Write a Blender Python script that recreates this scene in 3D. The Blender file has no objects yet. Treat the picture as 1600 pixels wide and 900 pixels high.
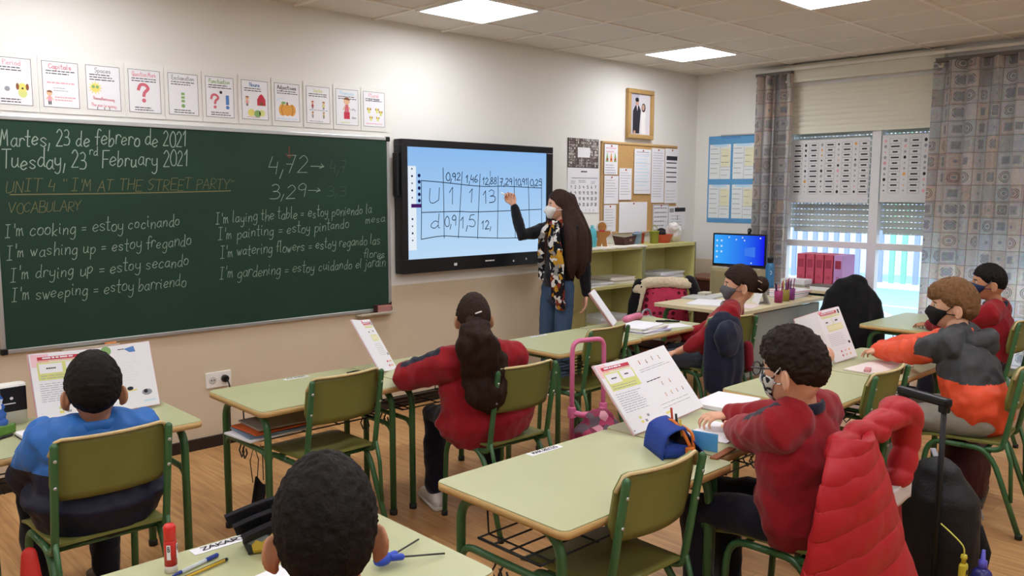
import bpy, bmesh, math, random
from mathutils import Vector as V, Matrix, noise, Euler
random.seed(7)
PI = math.pi
SC = bpy.context.scene
COL = SC.collection

# ------------------------------------------------------------------ camera, light, exposure
cam_d = bpy.data.cameras.new('camera')
cam = bpy.data.objects.new('camera', cam_d); COL.objects.link(cam)
cam_d.sensor_width = 36.0
cam_d.lens = 1294.15/1600*36.0
cam_d.clip_start = 0.05
YAW, PIT, ROL = 0.766, -0.1145, 0.0027
fw = V((math.sin(YAW)*math.cos(PIT), math.cos(YAW)*math.cos(PIT), math.sin(PIT)))
rt = V((math.cos(YAW), -math.sin(YAW), 0)); up = rt.cross(fw)
r2 = rt*math.cos(ROL)+up*math.sin(ROL); u2 = up*math.cos(ROL)-rt*math.sin(ROL)
cam.matrix_world = Matrix(((r2.x,u2.x,-fw.x,-7.1543),(r2.y,u2.y,-fw.y,-4.7818),(r2.z,u2.z,-fw.z,1.5361),(0,0,0,1)))
SC.camera = cam
SC.view_settings.view_transform = 'Standard'
SC.view_settings.look = 'None'
SC.view_settings.gamma = 1.0
SC.view_settings.use_curve_mapping = False
SC.view_settings.exposure = 0.08
LAMP = 18.5            # radiance of the ceiling panels
SKY = 2.7              # overcast daylight outside
w = bpy.data.worlds.new('sky'); SC.world = w; w.use_nodes = True
wn = w.node_tree.nodes; wl = w.node_tree.links
bg = wn['Background']
tc = wn.new('ShaderNodeTexCoord'); sp = wn.new('ShaderNodeSeparateXYZ'); wl.new(tc.outputs['Generated'], sp.inputs[0])
rp = wn.new('ShaderNodeValToRGB'); wl.new(sp.outputs['Z'], rp.inputs[0])
rp.color_ramp.elements[0].position = 0.0; rp.color_ramp.elements[0].color = (0.93,0.95,0.98,1)
rp.color_ramp.elements[1].position = 0.6; rp.color_ramp.elements[1].color = (0.78,0.87,1.0,1)
wl.new(rp.outputs[0], bg.inputs[0]); bg.inputs[1].default_value = SKY

# ------------------------------------------------------------------ materials
def lin(c):
    if isinstance(c, str): c = tuple(int(c[i:i+2],16) for i in (0,2,4))
    return tuple((x/255/12.92 if x/255 <= .04045 else ((x/255+.055)/1.055)**2.4) for x in c)+(1,)
MATS = {}
def mat(name, c, rough=.6, spec=.3, metal=0, nz=None, bump=None, emit=None, alpha=None, trans=None, sheen=0, coat=0):
    """nz=(scale, amount, (sx,sy,sz)) mottling of the base colour; bump=(scale, strength, (sx,sy,sz))"""
    if name in MATS: return MATS[name]
    m = bpy.data.materials.new(name); m.use_nodes = True; MATS[name] = m
    nt = m.node_tree; b = nt.nodes['Principled BSDF']
    col = lin(c)
    b.inputs['Base Color'].default_value = col
    b.inputs['Roughness'].default_value = rough
    b.inputs['Specular IOR Level'].default_value = spec
    b.inputs['Metallic'].default_value = metal
    if sheen: b.inputs['Sheen Weight'].default_value = sheen
    if coat: b.inputs['Coat Weight'].default_value = coat
    if emit:
        b.inputs['Emission Color'].default_value = lin(emit[0]); b.inputs['Emission Strength'].default_value = emit[1]
    if trans is not None: b.inputs['Transmission Weight'].default_value = trans
    if alpha is not None: b.inputs['Alpha'].default_value = alpha
    def coords(scale3):
        t = nt.nodes.new('ShaderNodeTexCoord'); mp = nt.nodes.new('ShaderNodeMapping')
        mp.inputs['Scale'].default_value = scale3
        nt.links.new(t.outputs['Object'], mp.inputs[0]); return mp.outputs[0]
    if nz:
        sc3 = nz[2] if len(nz) > 2 else (1,1,1)
        n = nt.nodes.new('ShaderNodeTexNoise'); n.inputs['Scale'].default_value = nz[0]; n.inputs['Detail'].default_value = 5
        nt.links.new(coords(sc3), n.inputs['Vector'])
        mx = nt.nodes.new('ShaderNodeMix'); mx.data_type = 'RGBA'
        k = nz[1]
        mx.inputs[6].default_value = tuple(v*(1-k) for v in col[:3])+(1,)
        mx.inputs[7].default_value = tuple(min(1,v*(1+k)) for v in col[:3])+(1,)
        nt.links.new(n.outputs['Fac'], mx.inputs[0]); nt.links.new(mx.outputs[2], b.inputs['Base Color'])
    if bump:
        sc3 = bump[2] if len(bump) > 2 else (1,1,1)
        n = nt.nodes.new('ShaderNodeTexNoise'); n.inputs['Scale'].default_value = bump[0]; n.inputs['Detail'].default_value = 4
        nt.links.new(coords(sc3), n.inputs['Vector'])
        bp = nt.nodes.new('ShaderNodeBump'); bp.inputs['Strength'].default_value = bump[1]; bp.inputs['Distance'].default_value = .01
        nt.links.new(n.outputs['Fac'], bp.inputs['Height']); nt.links.new(bp.outputs[0], b.inputs['Normal'])
    return m
def glow(name, c, s):
    if name in MATS: return MATS[name]
    m = bpy.data.materials.new(name); m.use_nodes = True; MATS[name] = m
    nt = m.node_tree; nt.nodes.remove(nt.nodes['Principled BSDF'])
    e = nt.nodes.new('ShaderNodeEmission'); e.inputs[0].default_value = lin(c); e.inputs[1].default_value = s
    nt.links.new(e.outputs[0], nt.nodes['Material Output'].inputs[0]); return m

M_white = mat('white_plastic','e8e6e0',.45)
M_black = mat('black_plastic','17171a',.4)
M_paper = mat('paper','e9e8ec',.75,.15)
M_paper2 = mat('paper_warm','e6e0d4',.8,.15)
M_ink = mat('dark_ink','35353c',.7,.1)
M_grey = mat('grey_ink','9a9aa2',.7,.1)
M_red = mat('red_ink','c23a4c',.6,.2)
M_pink = mat('pink_ink','e3a3ae',.7,.2)
M_blue = mat('blue_ink','5b86c4',.6,.2)
M_yel = mat('yellow_ink','e6d878',.7,.2)
M_lime = mat('lime_ink','d5d98a',.7,.2)
M_green = mat('green_ink','8ab070',.7,.2)
M_org = mat('orange_ink','e2a450',.7,.2)
M_brown = mat('brown_ink','8a5b3c',.7,.2)
M_skinink = mat('tan_ink','e3b995',.7,.2)
M_sky = mat('lightblue_ink','b9dcf0',.7,.2)
M_metal = mat('aluminium','b9bcbd',.35,.5,.7)
M_steel = mat('steel','8d9092',.35,.5,.9)
M_dkwire = mat('dark_wire','23282a',.4,.4)
M_lam = mat('green_laminate','b4b68c',.38,.35, nz=(6,.06))
M_edge = mat('beech_edge','c7a46c',.5,.3, nz=(30,.2,(1,1,6)))
M_tube = mat('green_tube','36623a',.34,.5, nz=(9,.12))
M_ply = mat('green_ply','72733a',.42,.35, nz=(5,.1,(3,3,1)))
M_plyedge = mat('ply_edge','cdb98a',.55,.3)
M_cap = mat('rubber_cap','2a2b28',.7)

# ------------------------------------------------------------------ mesh builder
class MB:
    def __init__(s, *mats):
        s.v=[]; s.f=[]; s.mi=[]; s.sm=[]; s.mats=list(mats); s.cur=0; s.smooth=False; s.X=None
    def m(s, mt):
        if mt not in s.mats: s.mats.append(mt)
        s.cur = s.mats.index(mt); return s
    def add(s, vs, fs, smooth=None):
        o=len(s.v)
        for p in vs:
            p=V(p)
            if s.X is not None: p = s.X @ p
            s.v.append(p)
        for f in fs:
            s.f.append(tuple(i+o for i in f)); s.mi.append(s.cur); s.sm.append(s.smooth if smooth is None else smooth)
    def box(s, c, d, rz=0, rot=None, bev=0):
        R = (rot.to_matrix() if rot is not None else Matrix.Rotation(rz,3,'Z'))
        c=V(c); hx,hy,hz=d[0]/2,d[1]/2,d[2]/2
        if bev<=0:
            vs=[c+R@V((sx*hx,sy*hy,sz*hz)) for sz in(-1,1) for sy in(-1,1) for sx in(-1,1)]
            s.add(vs,[(0,2,3,1),(4,5,7,6),(0,1,5,4),(2,6,7,3),(0,4,6,2),(1,3,7,5)],False)
        else:
            b=bev; bm=bmesh.new(); bmesh.ops.create_cube(bm,size=1)
            for q in bm.verts: q.co=V((q.co.x*d[0],q.co.y*d[1],q.co.z*d[2]))
            bmesh.ops.bevel(bm,geom=list(bm.edges),offset=b,segments=2,affect='EDGES',profile=.5)
            bm.verts.index_update()
            s.add([c+R@q.co for q in bm.verts],[[q.index for q in f.verts] for f in bm.faces],False); bm.free()
        return s
    def prism(s, poly, z0, z1, smooth=False):
        """poly in xy extruded z0..z1"""
        n=len(poly)
        vs=[(x,y,z0) for x,y in poly]+[(x,y,z1) for x,y in poly]
        s.add(vs,[tuple(range(n-1,-1,-1)),tuple(range(n,2*n))],False)
        o=len(s.v)-2*n
        for i in range(n):
            j=(i+1)%n; s.f.append((o+i,o+j,o+n+j,o+n+i)); s.mi.append(s.cur); s.sm.append(smooth)
        return s
    def tube(s, pts, r, seg=10, cap=True, ell=None, up=None):
        """r: float or list; ell: list of (a,b) scale pairs; round caps if cap=='r'"""
        pts=[V(p) for p in pts]; n=len(pts)
        rs=[r]*n if not isinstance(r,(list,tuple)) else list(r)
        if cap=='r':
            d0=(pts[0]-pts[1]).normalized(); d1=(pts[-1]-pts[-2]).normalized()
            def av(q): return q if not isinstance(q,(tuple,list)) else min(q)
            def scl(q,k): return q*k if not isinstance(q,(tuple,list)) else (q[0]*k,q[1]*k)
            a0=av(rs[0]); a1=av(rs[-1])
            pre=[(pts[0]+d0*a0*math.sin(t),scl(rs[0],math.cos(t))) for t in (1.45,1.1,.6)]
            post=[(pts[-1]+d1*a1*math.sin(t),scl(rs[-1],math.cos(t))) for t in (.6,1.1,1.45)]
            pts=[p for p,_ in pre]+pts+[p for p,_ in post]; rs=[q for _,q in pre]+rs+[q for _,q in post]; n=len(pts)
        vs=[]; nrm=None
        for i in range(n):
            t=(pts[min(i+1,n-1)]-pts[max(i-1,0)])
            if t.length<1e-9: t=V((0,0,1))
            t.normalize()
            if nrm is None:
                a=V(up) if up is not None else (V((0,0,1)) if abs(t.z)<.9 else V((1,0,0)))
                nrm=(a-t*a.dot(t)).normalized()
            else:
                a=V(up) if up is not None else nrm
                q=(a-t*a.dot(t))
                if q.length<1e-4: q=nrm-t*nrm.dot(t)
                nrm=q.normalized()
            bi=t.cross(nrm)
            ra,rb=(rs[i],rs[i]) if not isinstance(rs[i],(tuple,list)) else rs[i]
            for k in range(seg):
                th=2*PI*k/seg
                vs.append(pts[i]+bi*(ra*math.cos(th))+nrm*(rb*math.sin(th)))
        fs=[]
        for i in range(n-1):
            for k in range(seg):
                a=i*seg+k; b=i*seg+(k+1)%seg
                fs.append((a,b,b+seg,a+seg))
        s.add(vs,fs,True)
        if cap:
            o=len(s.v)-n*seg
            s.f.append(tuple(o+k for k in range(seg-1,-1,-1))); s.mi.append(s.cur); s.sm.append(False)
            s.f.append(tuple(o+(n-1)*seg+k for k in range(seg))); s.mi.append(s.cur); s.sm.append(False)
        return s
    def lathe(s, prof, c=(0,0,0), seg=24, axis=None):
        c=V(c); R=Matrix.Identity(3) if axis is None else V((0,0,1)).rotation_difference(V(axis)).to_matrix()
        vs=[]; n=len(prof)
        for r,z in prof:
            for k in range(seg):
                t=2*PI*k/seg; vs.append(c+R@V((r*math.cos(t),r*math.sin(t),z)))
        fs=[]
        for i in range(n-1):
            for k in range(seg):
                a=i*seg+k;b=i*seg+(k+1)%seg; fs.append((a,b,b+seg,a+seg))
        s.add(vs,fs,True)
        o=len(s.v)-n*seg
        if prof[0][0]>1e-5: s.f.append(tuple(o+k for k in range(seg-1,-1,-1))); s.mi.append(s.cur); s.sm.append(False)
        if prof[-1][0]>1e-5: s.f.append(tuple(o+(n-1)*seg+k for k in range(seg))); s.mi.append(s.cur); s.sm.append(False)
        return s
    def ball(s, c, r, seg=16, rings=10, rot=None):
        c=V(c); r=(r,r,r) if not isinstance(r,(tuple,list)) else r
        R=rot if rot is not None else Matrix.Identity(3)
        vs=[c+R@V((0,0,-r[2]))]
        for i in range(1,rings):
            ph=-PI/2+PI*i/rings
            for k in range(seg):
                t=2*PI*k/seg; vs.append(c+R@V((r[0]*math.cos(ph)*math.cos(t),r[1]*math.cos(ph)*math.sin(t),r[2]*math.sin(ph))))
        vs.append(c+R@V((0,0,r[2]))); fs=[]
        for k in range(seg):
            fs.append((0,1+(k+1)%seg,1+k)); top=len(vs)-1; b=1+(rings-2)*seg
            fs.append((top,b+k,b+(k+1)%seg))
        for i in range(rings-2):
            for k in range(seg):
                a=1+i*seg+k;b=1+i*seg+(k+1)%seg; fs.append((a,b,b+seg,a+seg))
        s.add(vs,fs,True); return s
    def grid(s, fn, nu, nv, thick=0, smooth=True):
        """fn(u,v)->point, u,v in 0..1; with thickness along the local normal"""
        P=[[V(fn(i/nu,j/nv)) for j in range(nv+1)] for i in range(nu+1)]
        idx=lambda i,j:i*(nv+1)+j
        vs=[P[i][j] for i in range(nu+1) for j in range(nv+1)]
        fs=[(idx(i,j),idx(i+1,j),idx(i+1,j+1),idx(i,j+1)) for i in range(nu) for j in range(nv)]
        if not thick: s.add(vs,fs,smooth); return s
        N=[]
        for i in range(nu+1):
            for j in range(nv+1):
                a=P[min(i+1,nu)][j]-P[max(i-1,0)][j]; b=P[i][min(j+1,nv)]-P[i][max(j-1,0)]
                q=a.cross(b); N.append(q.normalized() if q.length>1e-12 else V((0,0,1)))
        o=len(vs); vs2=vs+[vs[i]-N[i]*thick for i in range(o)]
        fs2=fs+[tuple(o+k for k in reversed(f)) for f in fs]
        s.add(vs2,fs2,smooth)
        e=[]
        for i in range(nu): e+= [(idx(i+1,0),idx(i,0)),(idx(i,nv),idx(i+1,nv))]
        for j in range(nv): e+= [(idx(0,j),idx(0,j+1)),(idx(nu,j+1),idx(nu,j))]
        b0=len(s.v)-len(vs2)
        for a,b in e:
            s.f.append((b0+a,b0+b,b0+o+b,b0+o+a)); s.mi.append(s.cur); s.sm.append(False)
        return s
    def mesh(s, name):
        me=bpy.data.meshes.new(name)
        me.from_pydata([tuple(p) for p in s.v],[],s.f)
        for mt in s.mats: me.materials.append(mt)
        me.polygons.foreach_set('material_index', s.mi); me.polygons.foreach_set('use_smooth', s.sm)
        me.update(); return me
    def build(s, name, parent=None, loc=(0,0,0), rz=0, rot=None, fix=True):
        me=s.mesh(name)
        if fix:
            bm=bmesh.new(); bm.from_mesh(me)
            bmesh.ops.recalc_face_normals(bm, faces=bm.faces); bm.to_mesh(me); bm.free()
        o=bpy.data.objects.new(name, me); COL.objects.link(o)
        o.location=loc; o.rotation_euler = rot if rot is not None else (0,0,rz)
        if parent is not None: o.parent=parent
        return o

def tag(o, label, cat, group=None):
    o['label']=label; o['category']=cat
    if group: o['group']=group
    return o
def struct(o): o['kind']='structure'; return o
def thing(name, label, cat, loc=(0,0,0), rz=0, group=None):
    o=bpy.data.objects.new(name,None); COL.objects.link(o); o.empty_display_size=.05
    o.location=loc; o.rotation_euler=(0,0,rz); return tag(o,label,cat,group)
def dup(root, loc, rz, label, cat=None, group=None):
    r=root.copy(); COL.objects.link(r); r.location=loc; r.rotation_euler=(0,0,rz); r['label']=label
    if cat: r['category']=cat
    if group: r['group']=group
    for ch in list(root.children):
        c=ch.copy(); COL.objects.link(c); c.parent=r
        for g in ch.children:
            d=g.copy(); COL.objects.link(d); d.parent=c
    return r
def arc(p0, p1, p2, n=6):
    p0,p1,p2=V(p0),V(p1),V(p2)
    return [p0*(1-t)**2+p1*2*t*(1-t)+p2*t*t for t in [i/n for i in range(n+1)]]
def crom(P, k=4):
    P=[V(p) for p in P]; out=[]; n=len(P)
    if n<3: return P
    for i in range(n-1):
        a,b,c,d=P[max(i-1,0)],P[i],P[i+1],P[min(i+2,n-1)]
        for j in range(k):
            t=j/k
            out.append(.5*((2*b)+(c-a)*t+(2*a-5*b+4*c-d)*t*t+(3*b-a-3*c+d)*t**3))
    out.append(P[-1]); return out
def rrect(w,h,r,n=4,cx=0,cy=0):
    out=[]
    for sx,sy,a0 in ((1,1,0),(-1,1,PI/2),(-1,-1,PI),(1,-1,1.5*PI)):
        for i in range(n+1):
            a=a0+PI/2*i/n; out.append((cx+sx*(w/2-r)+r*math.cos(a), cy+sy*(h/2-r)+r*math.sin(a)))
    return out

# ------------------------------------------------------------------ handwriting (single strokes)
GL = {
'a':'583917153456;595564','b':'1e14;16395856 3414','c':'58391716153455','d':'583917153456;5e5564','e':'16575839 17153455','f':'5d3e2b24;0949',
'g':'583917153456;595230 11','h':'1e14;16395854','i':'191524;1b1c','j':'29221001;2b2c','k':'1e14;5916;1654','l':'1e1524','m':'1914;17293834;37595864','n':'1914;16395854',
'o':'3917153455583918','p':'1910;17395856 3415','q':'583917153456;5950','r':'1914;16294958','s':'58391827 46553415','t':'2e253444;0a4a','u':'19153456;595564',
'v':'1934;3459','w':'0924;2438;3844;4469','x':'1954;5914','y':'19163556;595230 11','z':'1959;5914;1454',
'A':'043e;3e64;1858','B':'141e;1e4e5c4919;1949675414','C':'6c4e1b173466','D':'141e;1e4e6b675414','E':'1e14;1e6e;1959;1464','F':'1e14;1e6e;1959','G':'6c4e1b17346668;6848',
'H':'1e14;6e64;1969','I':'1e5e;3e34;1454','J':'5e563415','K':'1e14;6e19;1964','L':'1e14;1464','M':'041e;1e38;385e;5e64','N':'141e;1e64;646e','O':'3e1b1734656b4e3e',
'P':'141e;1e4e6c4a1919','Q':'3e1b1734656b4e3e;4763','R':'141e;1e4e6c4919;1964','S':'6d4e1c2a58573415','T':'0e6e;3e34','U':'1e163466;6e66','V':'0e34;346e','W':'0e24;243b;3b44;446e','X':'0e64;6e04','Y':'0e39;6e39;3934','Z':'1e6e;6e14;1464',
'0':'3e1b1734656b4e3e','1':'1b3e;3e34','2':'1c3e5c5a14;1464','3':'1d3e5c4929;2949675414','4':'2e18;1858;5b54','5':'5e2e;2e1a;1a4a67543415','6':'5e2b163466483817','7':'1e5e;5e34;1949','8':'3e1c2a57553415174a5c3e','9':'5c3e1c1a39 5a5c;5b54',
',':'2611','.':'1415',':':'1415;1819','=':'1858;1656','-':'1757',"'":'2e2b','"':'1e1c;3e3c','>':'0777;5a77;5577','?':'1c3e5d5b3836;3434','!':'2e27;2425','~':'1738',
}
def strokes(ch):
    out=[]
    for st in GL.get(ch,'').replace(' ','').split(';'):
        P=[(int(st[i],36),int(st[i+1],36)-4) for i in range(0,len(st)-1,2)]
        if len(P)>1: out.append(P)
    return out
ADV={' ':4,'i':3.4,'l':3.4,'t':4.8,'r':5.2,',':2.5,'.':2.5,"'":3,'m':7.6,'w':7,'M':7.4,'W':7.4,'f':4.8,'j':4,'1':4.8,'!':4,':':3}
def text_width(t): return sum(ADV.get(c,6.4) for c in t)
def write(mb, text, O, U, W, N, p0, p1, h, wd, jit=.0, slant=0., seed=1):
    """strokes from p0 to p1 (u,w plane coords), cap height h, ribbon width wd, on plane O,U,W with normal N"""
    rnd=random.Random(seed+len(text)); tot=text_width(text)
    d=V((p1[0]-p0[0],p1[1]-p0[1])); L=d.length; dx=d/L; dy=V((-dx.y,dx.x))
    k=L/tot; kv=h/10.0; x=0
    for c in text:
        jy=rnd.uniform(-jit,jit)*h; js=1+rnd.uniform(-jit,jit)
        for st in strokes(c):
            P=[]
            for gx,gy in st:
                q=V(p0)+dx*((x+gx*js+gy*slant)*k)+dy*(gy*kv*js+jy); P.append(V((q.x,q.y,0)))
            P=crom(P,3) if len(P)>2 else P
            ribbon(mb,P,O,U,W,N,wd*rnd.uniform(.85,1.1))
        x+=ADV.get(c,6.4)
def ribbon(mb,P,O,U,W,N,wd,h=.0008):
    n=len(P); vs=[]
    for i in range(n):
        t=P[min(i+1,n-1)]-P[max(i-1,0)]
        if t.length<1e-9: t=V((1,0,0))
        t.normalize(); s=V((-t.y,t.x,0))*wd/2
        e=t*wd*.3*(-1 if i==0 else (1 if i==n-1 else 0))
        for q in (P[i]+e+s,P[i]+e-s): vs.append(O+U*q.x+W*q.y+N*h)
    mb.add(vs,[(2*i,2*i+1,2*i+3,2*i+2) for i in range(n-1)],False)
class Pl:
    """a flat plane to print on: origin, two axes, normal"""
    def __init__(s, mb, O, U, W):
        s.mb=mb; s.O=V(O); s.U=V(U).normalized(); s.W=V(W).normalized(); s.N=s.U.cross(s.W); s.k=0
    def P(s,u,w,h): return s.O+s.U*u+s.W*w+s.N*h
    def slab(s,u0,w0,u1,w1,t,mt):
        s.mb.m(mt); q=[(u0,w0),(u1,w0),(u1,w1),(u0,w1)]
        vs=[s.P(u,w,-t) for u,w in q]+[s.P(u,w,0) for u,w in q]
        s.mb.add(vs,[(3,2,1,0),(4,5,6,7),(0,1,5,4),(1,2,6,5),(2,3,7,6),(3,0,4,7)],False); return s
    def rect(s,u0,w0,u1,w1,mt,h=.0006):
        s.mb.m(mt); s.mb.add([s.P(u0,w0,h),s.P(u1,w0,h),s.P(u1,w1,h),s.P(u0,w1,h)],[(0,1,2,3)],False); return s
    def frame(s,u0,w0,u1,w1,b,mt,h=.0006):
        s.rect(u0,w0,u1,w0+b,mt,h); s.rect(u0,w1-b,u1,w1,mt,h); s.rect(u0,w0,u0+b,w1,mt,h); s.rect(u1-b,w0,u1,w1,mt,h); return s
    def disc(s,u,w,r,mt,h=.0008,ry=None,n=16,a0=0,a1=2*PI):
        ry=ry or r; s.mb.m(mt)
        pts=[s.P(u+r*math.cos(a0+(a1-a0)*i/n),w+ry*math.sin(a0+(a1-a0)*i/n),h) for i in range(n)]
        s.mb.add(pts,[tuple(range(n))],False); return s
    def poly(s,pts,mt,h=.0008):
        s.mb.m(mt); s.mb.add([s.P(u,w,h) for u,w in pts],[tuple(range(len(pts)))],False); return s
    def line(s,pts,wd,mt,h=.001,sm=True):
        s.mb.m(mt); P=[V((u,w,0)) for u,w in pts]
        if sm and len(P)>2: P=crom(P,4)
        ribbon(s.mb,P,s.O,s.U,s.W,s.N,wd,h); return s
    def text(s,t,p0,p1,h,wd,mt,hh=.001,jit=0,slant=0,seed=1):
        s.mb.m(mt); write(s.mb,t,s.O+s.N*(hh-.0008),s.U,s.W,s.N,p0,p1,h,wd,jit,slant,seed); return s
    def bars(s,u0,u1,w0,n,step,th,mt,seed=0,h=.0008):
        r=random.Random(seed)
        for i in range(n):
            u=u0
            e=u1-(u1-u0)*r.uniform(0,.3)
            while u<e:
                l=(u1-u0)*r.uniform(.06,.2); s.rect(u,w0-i*step-th,min(u+l,e),w0-i*step,mt,h); u+=l+(u1-u0)*.025
        return s

def bake(o, voxel, smooth=4, fac=.5, disp=None, matfn=None, noise_amp=0):
    """union of overlapping pieces into one continuous skin"""
    m=o.modifiers.new('r','REMESH'); m.mode='VOXEL'; m.voxel_size=voxel; m.use_smooth_shade=True
    if smooth:
        s=o.modifiers.new('s','SMOOTH'); s.iterations=smooth; s.factor=fac
    dg=bpy.context.evaluated_depsgraph_get(); dg.update()
    me=bpy.data.meshes.new_from_object(o.evaluated_get(dg)); o.modifiers.clear()
    old=o.data; mats=list(old.materials); o.data=me; me.name=o.name
    bpy.data.meshes.remove(old)
    me.materials.clear()
    for mt in mats: me.materials.append(mt)
    if disp:
        nr=[v.normal.copy() for v in me.vertices]
        for v,n in zip(me.vertices,nr):
            v.co=v.co+n*disp(v.co,n)
    if matfn:
        for p in me.polygons: p.material_index=matfn(p.center,p.normal)
    for p in me.polygons: p.use_smooth=True
    me.update(); return o
# ================================================================== the room
H=2.687; XL=-9.2; YB=-7.2; ZW=.880
M_wall=mat('two_tone_wall','e3e1dc',.7,.2)
nt=M_wall.node_tree
t=nt.nodes.new('ShaderNodeTexCoord'); sx=nt.nodes.new('ShaderNodeSeparateXYZ'); nt.links.new(t.outputs['Object'],sx.inputs[0])
g=nt.nodes.new('ShaderNodeMath'); g.operation='LESS_THAN'; g.inputs[1].default_value=ZW; nt.links.new(sx.outputs['Z'],g.inputs[0])
mx=nt.nodes.new('ShaderNodeMix'); mx.data_type='RGBA'; mx.inputs[6].default_value=lin('e3e1dc'); mx.inputs[7].default_value=lin('d0bfa6')
nt.links.new(g.outputs[0],mx.inputs[0]); nt.links.new(mx.outputs[2],nt.nodes['Principled BSDF'].inputs['Base Color'])
M_ceil=mat('ceiling_tile','e2ddd4',.9,.1,nz=(1.2,.03))
M_grid=mat('ceiling_bar','eeeae2',.6,.2)
M_cream=mat('cream_pvc','dbd8c8',.5,.3)
M_base=mat('dark_skirting','2c211c',.5,.3)
M_frame=mat('window_white','dcdcde',.4,.3)

# wooden laminate floor, boards running towards the board wall
M_floor=mat('wood_floor','b98a58',.42,.35)
nt=M_floor.node_tree; b=nt.nodes['Principled BSDF']
t=nt.nodes.new('ShaderNodeTexCoord'); mp=nt.nodes.new('ShaderNodeMapping'); mp.inputs['Rotation'].default_value=(0,0,PI/2)
nt.links.new(t.outputs['Object'],mp.inputs[0])
br=nt.nodes.new('ShaderNodeTexBrick'); br.inputs['Scale'].default_value=1; br.inputs['Brick Width'].default_value=1.2; br.inputs['Row Height'].default_value=.12
br.inputs['Mortar Size'].default_value=.0012; br.inputs['Color1'].default_value=lin('c79a66'); br.inputs['Color2'].default_value=lin('b18252'); br.inputs['Mortar'].default_value=lin('94703f'); br.offset=.37
nt.links.new(mp.outputs[0],br.inputs['Vector'])
mp2=nt.nodes.new('ShaderNodeMapping'); mp2.inputs['Scale'].default_value=(22,1.6,1); nt.links.new(t.outputs['Object'],mp2.inputs[0])
n=nt.nodes.new('ShaderNodeTexNoise'); n.inputs['Scale'].default_value=2.2; n.inputs['Detail'].default_value=6; nt.links.new(mp2.outputs[0],n.inputs['Vector'])
cr=nt.nodes.new('ShaderNodeValToRGB'); cr.color_ramp.elements[0].position=.3; cr.color_ramp.elements[0].color=(.6,.55,.5,1); cr.color_ramp.elements[1].position=.62; cr.color_ramp.elements[1].color=(1.05,1.05,1.05,1)
nt.links.new(n.outputs['Fac'],cr.inputs[0])
mx=nt.nodes.new('ShaderNodeMix'); mx.data_type='RGBA'; mx.blend_type='MULTIPLY'; mx.inputs[0].default_value=.8
nt.links.new(br.outputs['Color'],mx.inputs[6]); nt.links.new(cr.outputs[0],mx.inputs[7]); nt.links.new(mx.outputs[2],b.inputs['Base Color'])

m=MB(M_floor); m.box((XL/2,YB/2,-.05),(-XL+.4,-YB+.4,.1)); struct(m.build('floor'))
m=MB(M_ceil); m.box((XL/2,YB/2,H+.06),(-XL+.4,-YB+.4,.1)); struct(m.build('ceiling'))
TP=.5875; GX=-3.847; GY=-.433
m=MB(M_grid)
k=-10
xs=[GX+TP*i for i in range(-9,7) if XL<GX+TP*i<0]; ys=[GY-TP*i for i in range(0,12) if YB<GY-TP*i]
for x in xs: m.box((x,YB/2,H+.005),(.022,-YB,.012))
for y in ys: m.box((XL/2,y,H+.0055),(-XL,.022,.012))
struct(m.build('trim_1'))
m=MB(M_wall); m.box((XL/2,.1,H/2),(-XL+.4,.2,H+.2)); struct(m.build('wall_front'))
m=MB(M_wall); m.box((XL-.1,YB/2,H/2),(.2,-YB+.4,H+.2)); struct(m.build('wall_left'))
m=MB(M_wall); m.box((XL/2,YB-.1,H/2),(-XL+.4,.2,H+.2)); struct(m.build('wall_back'))
OY0,OY1,OZ=-.93,-3.30,2.53      # opening of the glazed door in the window wall
m=MB(M_wall)
m.box((.1,OY0/2+.1,H/2),(.2,-OY0+.2,H+.2)); m.box((.1,(OY1+YB)/2,H/2),(.2,OY1-YB,H+.2)); m.box((.1,(OY0+OY1)/2,(OZ+H)/2+.1),(.2,OY0-OY1,H+.2-OZ))
struct(m.build('wall_right'))
m=MB(M_base); m.box((XL/2,-.008,.034),(-XL,.016,.068)); struct(m.build('baseboard_front'))
m=MB(M_base); m.box((-.008,OY0/2,.034),(.016,-OY0,.068)); m.box((-.008,(OY1+YB)/2,.034),(.016,OY1-YB,.068)); struct(m.build('baseboard_right'))

# glazed door unit: frame, mullions, transom, panes
M_glass=bpy.data.materials.new('clear_glass'); M_glass.use_nodes=True; nt=M_glass.node_tree; nt.nodes.remove(nt.nodes['Principled BSDF'])
tr=nt.nodes.new('ShaderNodeBsdfTransparent'); gl=nt.nodes.new('ShaderNodeBsdfGlossy'); gl.inputs['Roughness'].default_value=.02; ms=nt.nodes.new('ShaderNodeMixShader'); ms.inputs[0].default_value=.05
tr.inputs[0].default_value=(.96,.98,.98,1)
nt.links.new(tr.outputs[0],ms.inputs[1]); nt.links.new(gl.outputs[0],ms.inputs[2]); nt.links.new(ms.outputs[0],nt.nodes['Material Output'].inputs[0])
m=MB(M_frame)
for y,wd in ((OY0-.035,.07),(-1.785,.075),(-2.55,.07),(OY1+.035,.07)): m.box((.06,y,OZ/2),(.07,wd,OZ))
for z,h in ((.04,.08),(1.085,.055),(OZ-.03,.06)): m.box((.06,(OY0+OY1)/2,z),(.066,OY0-OY1,h))
win=struct(m.build('window_1'))
m=MB(M_glass)
for a,b_ in ((-1.0,-1.75),(-1.82,-2.515),(-2.585,-3.23)):
    for z0,z1 in ((.08,1.06),(1.112,OZ-.06)):
        m.add([(.062,a,z0),(.062,b_,z0),(.062,b_,z1),(.062,a,z1)],[(0,1,2,3)],False)
m.build('pane',win)
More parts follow.
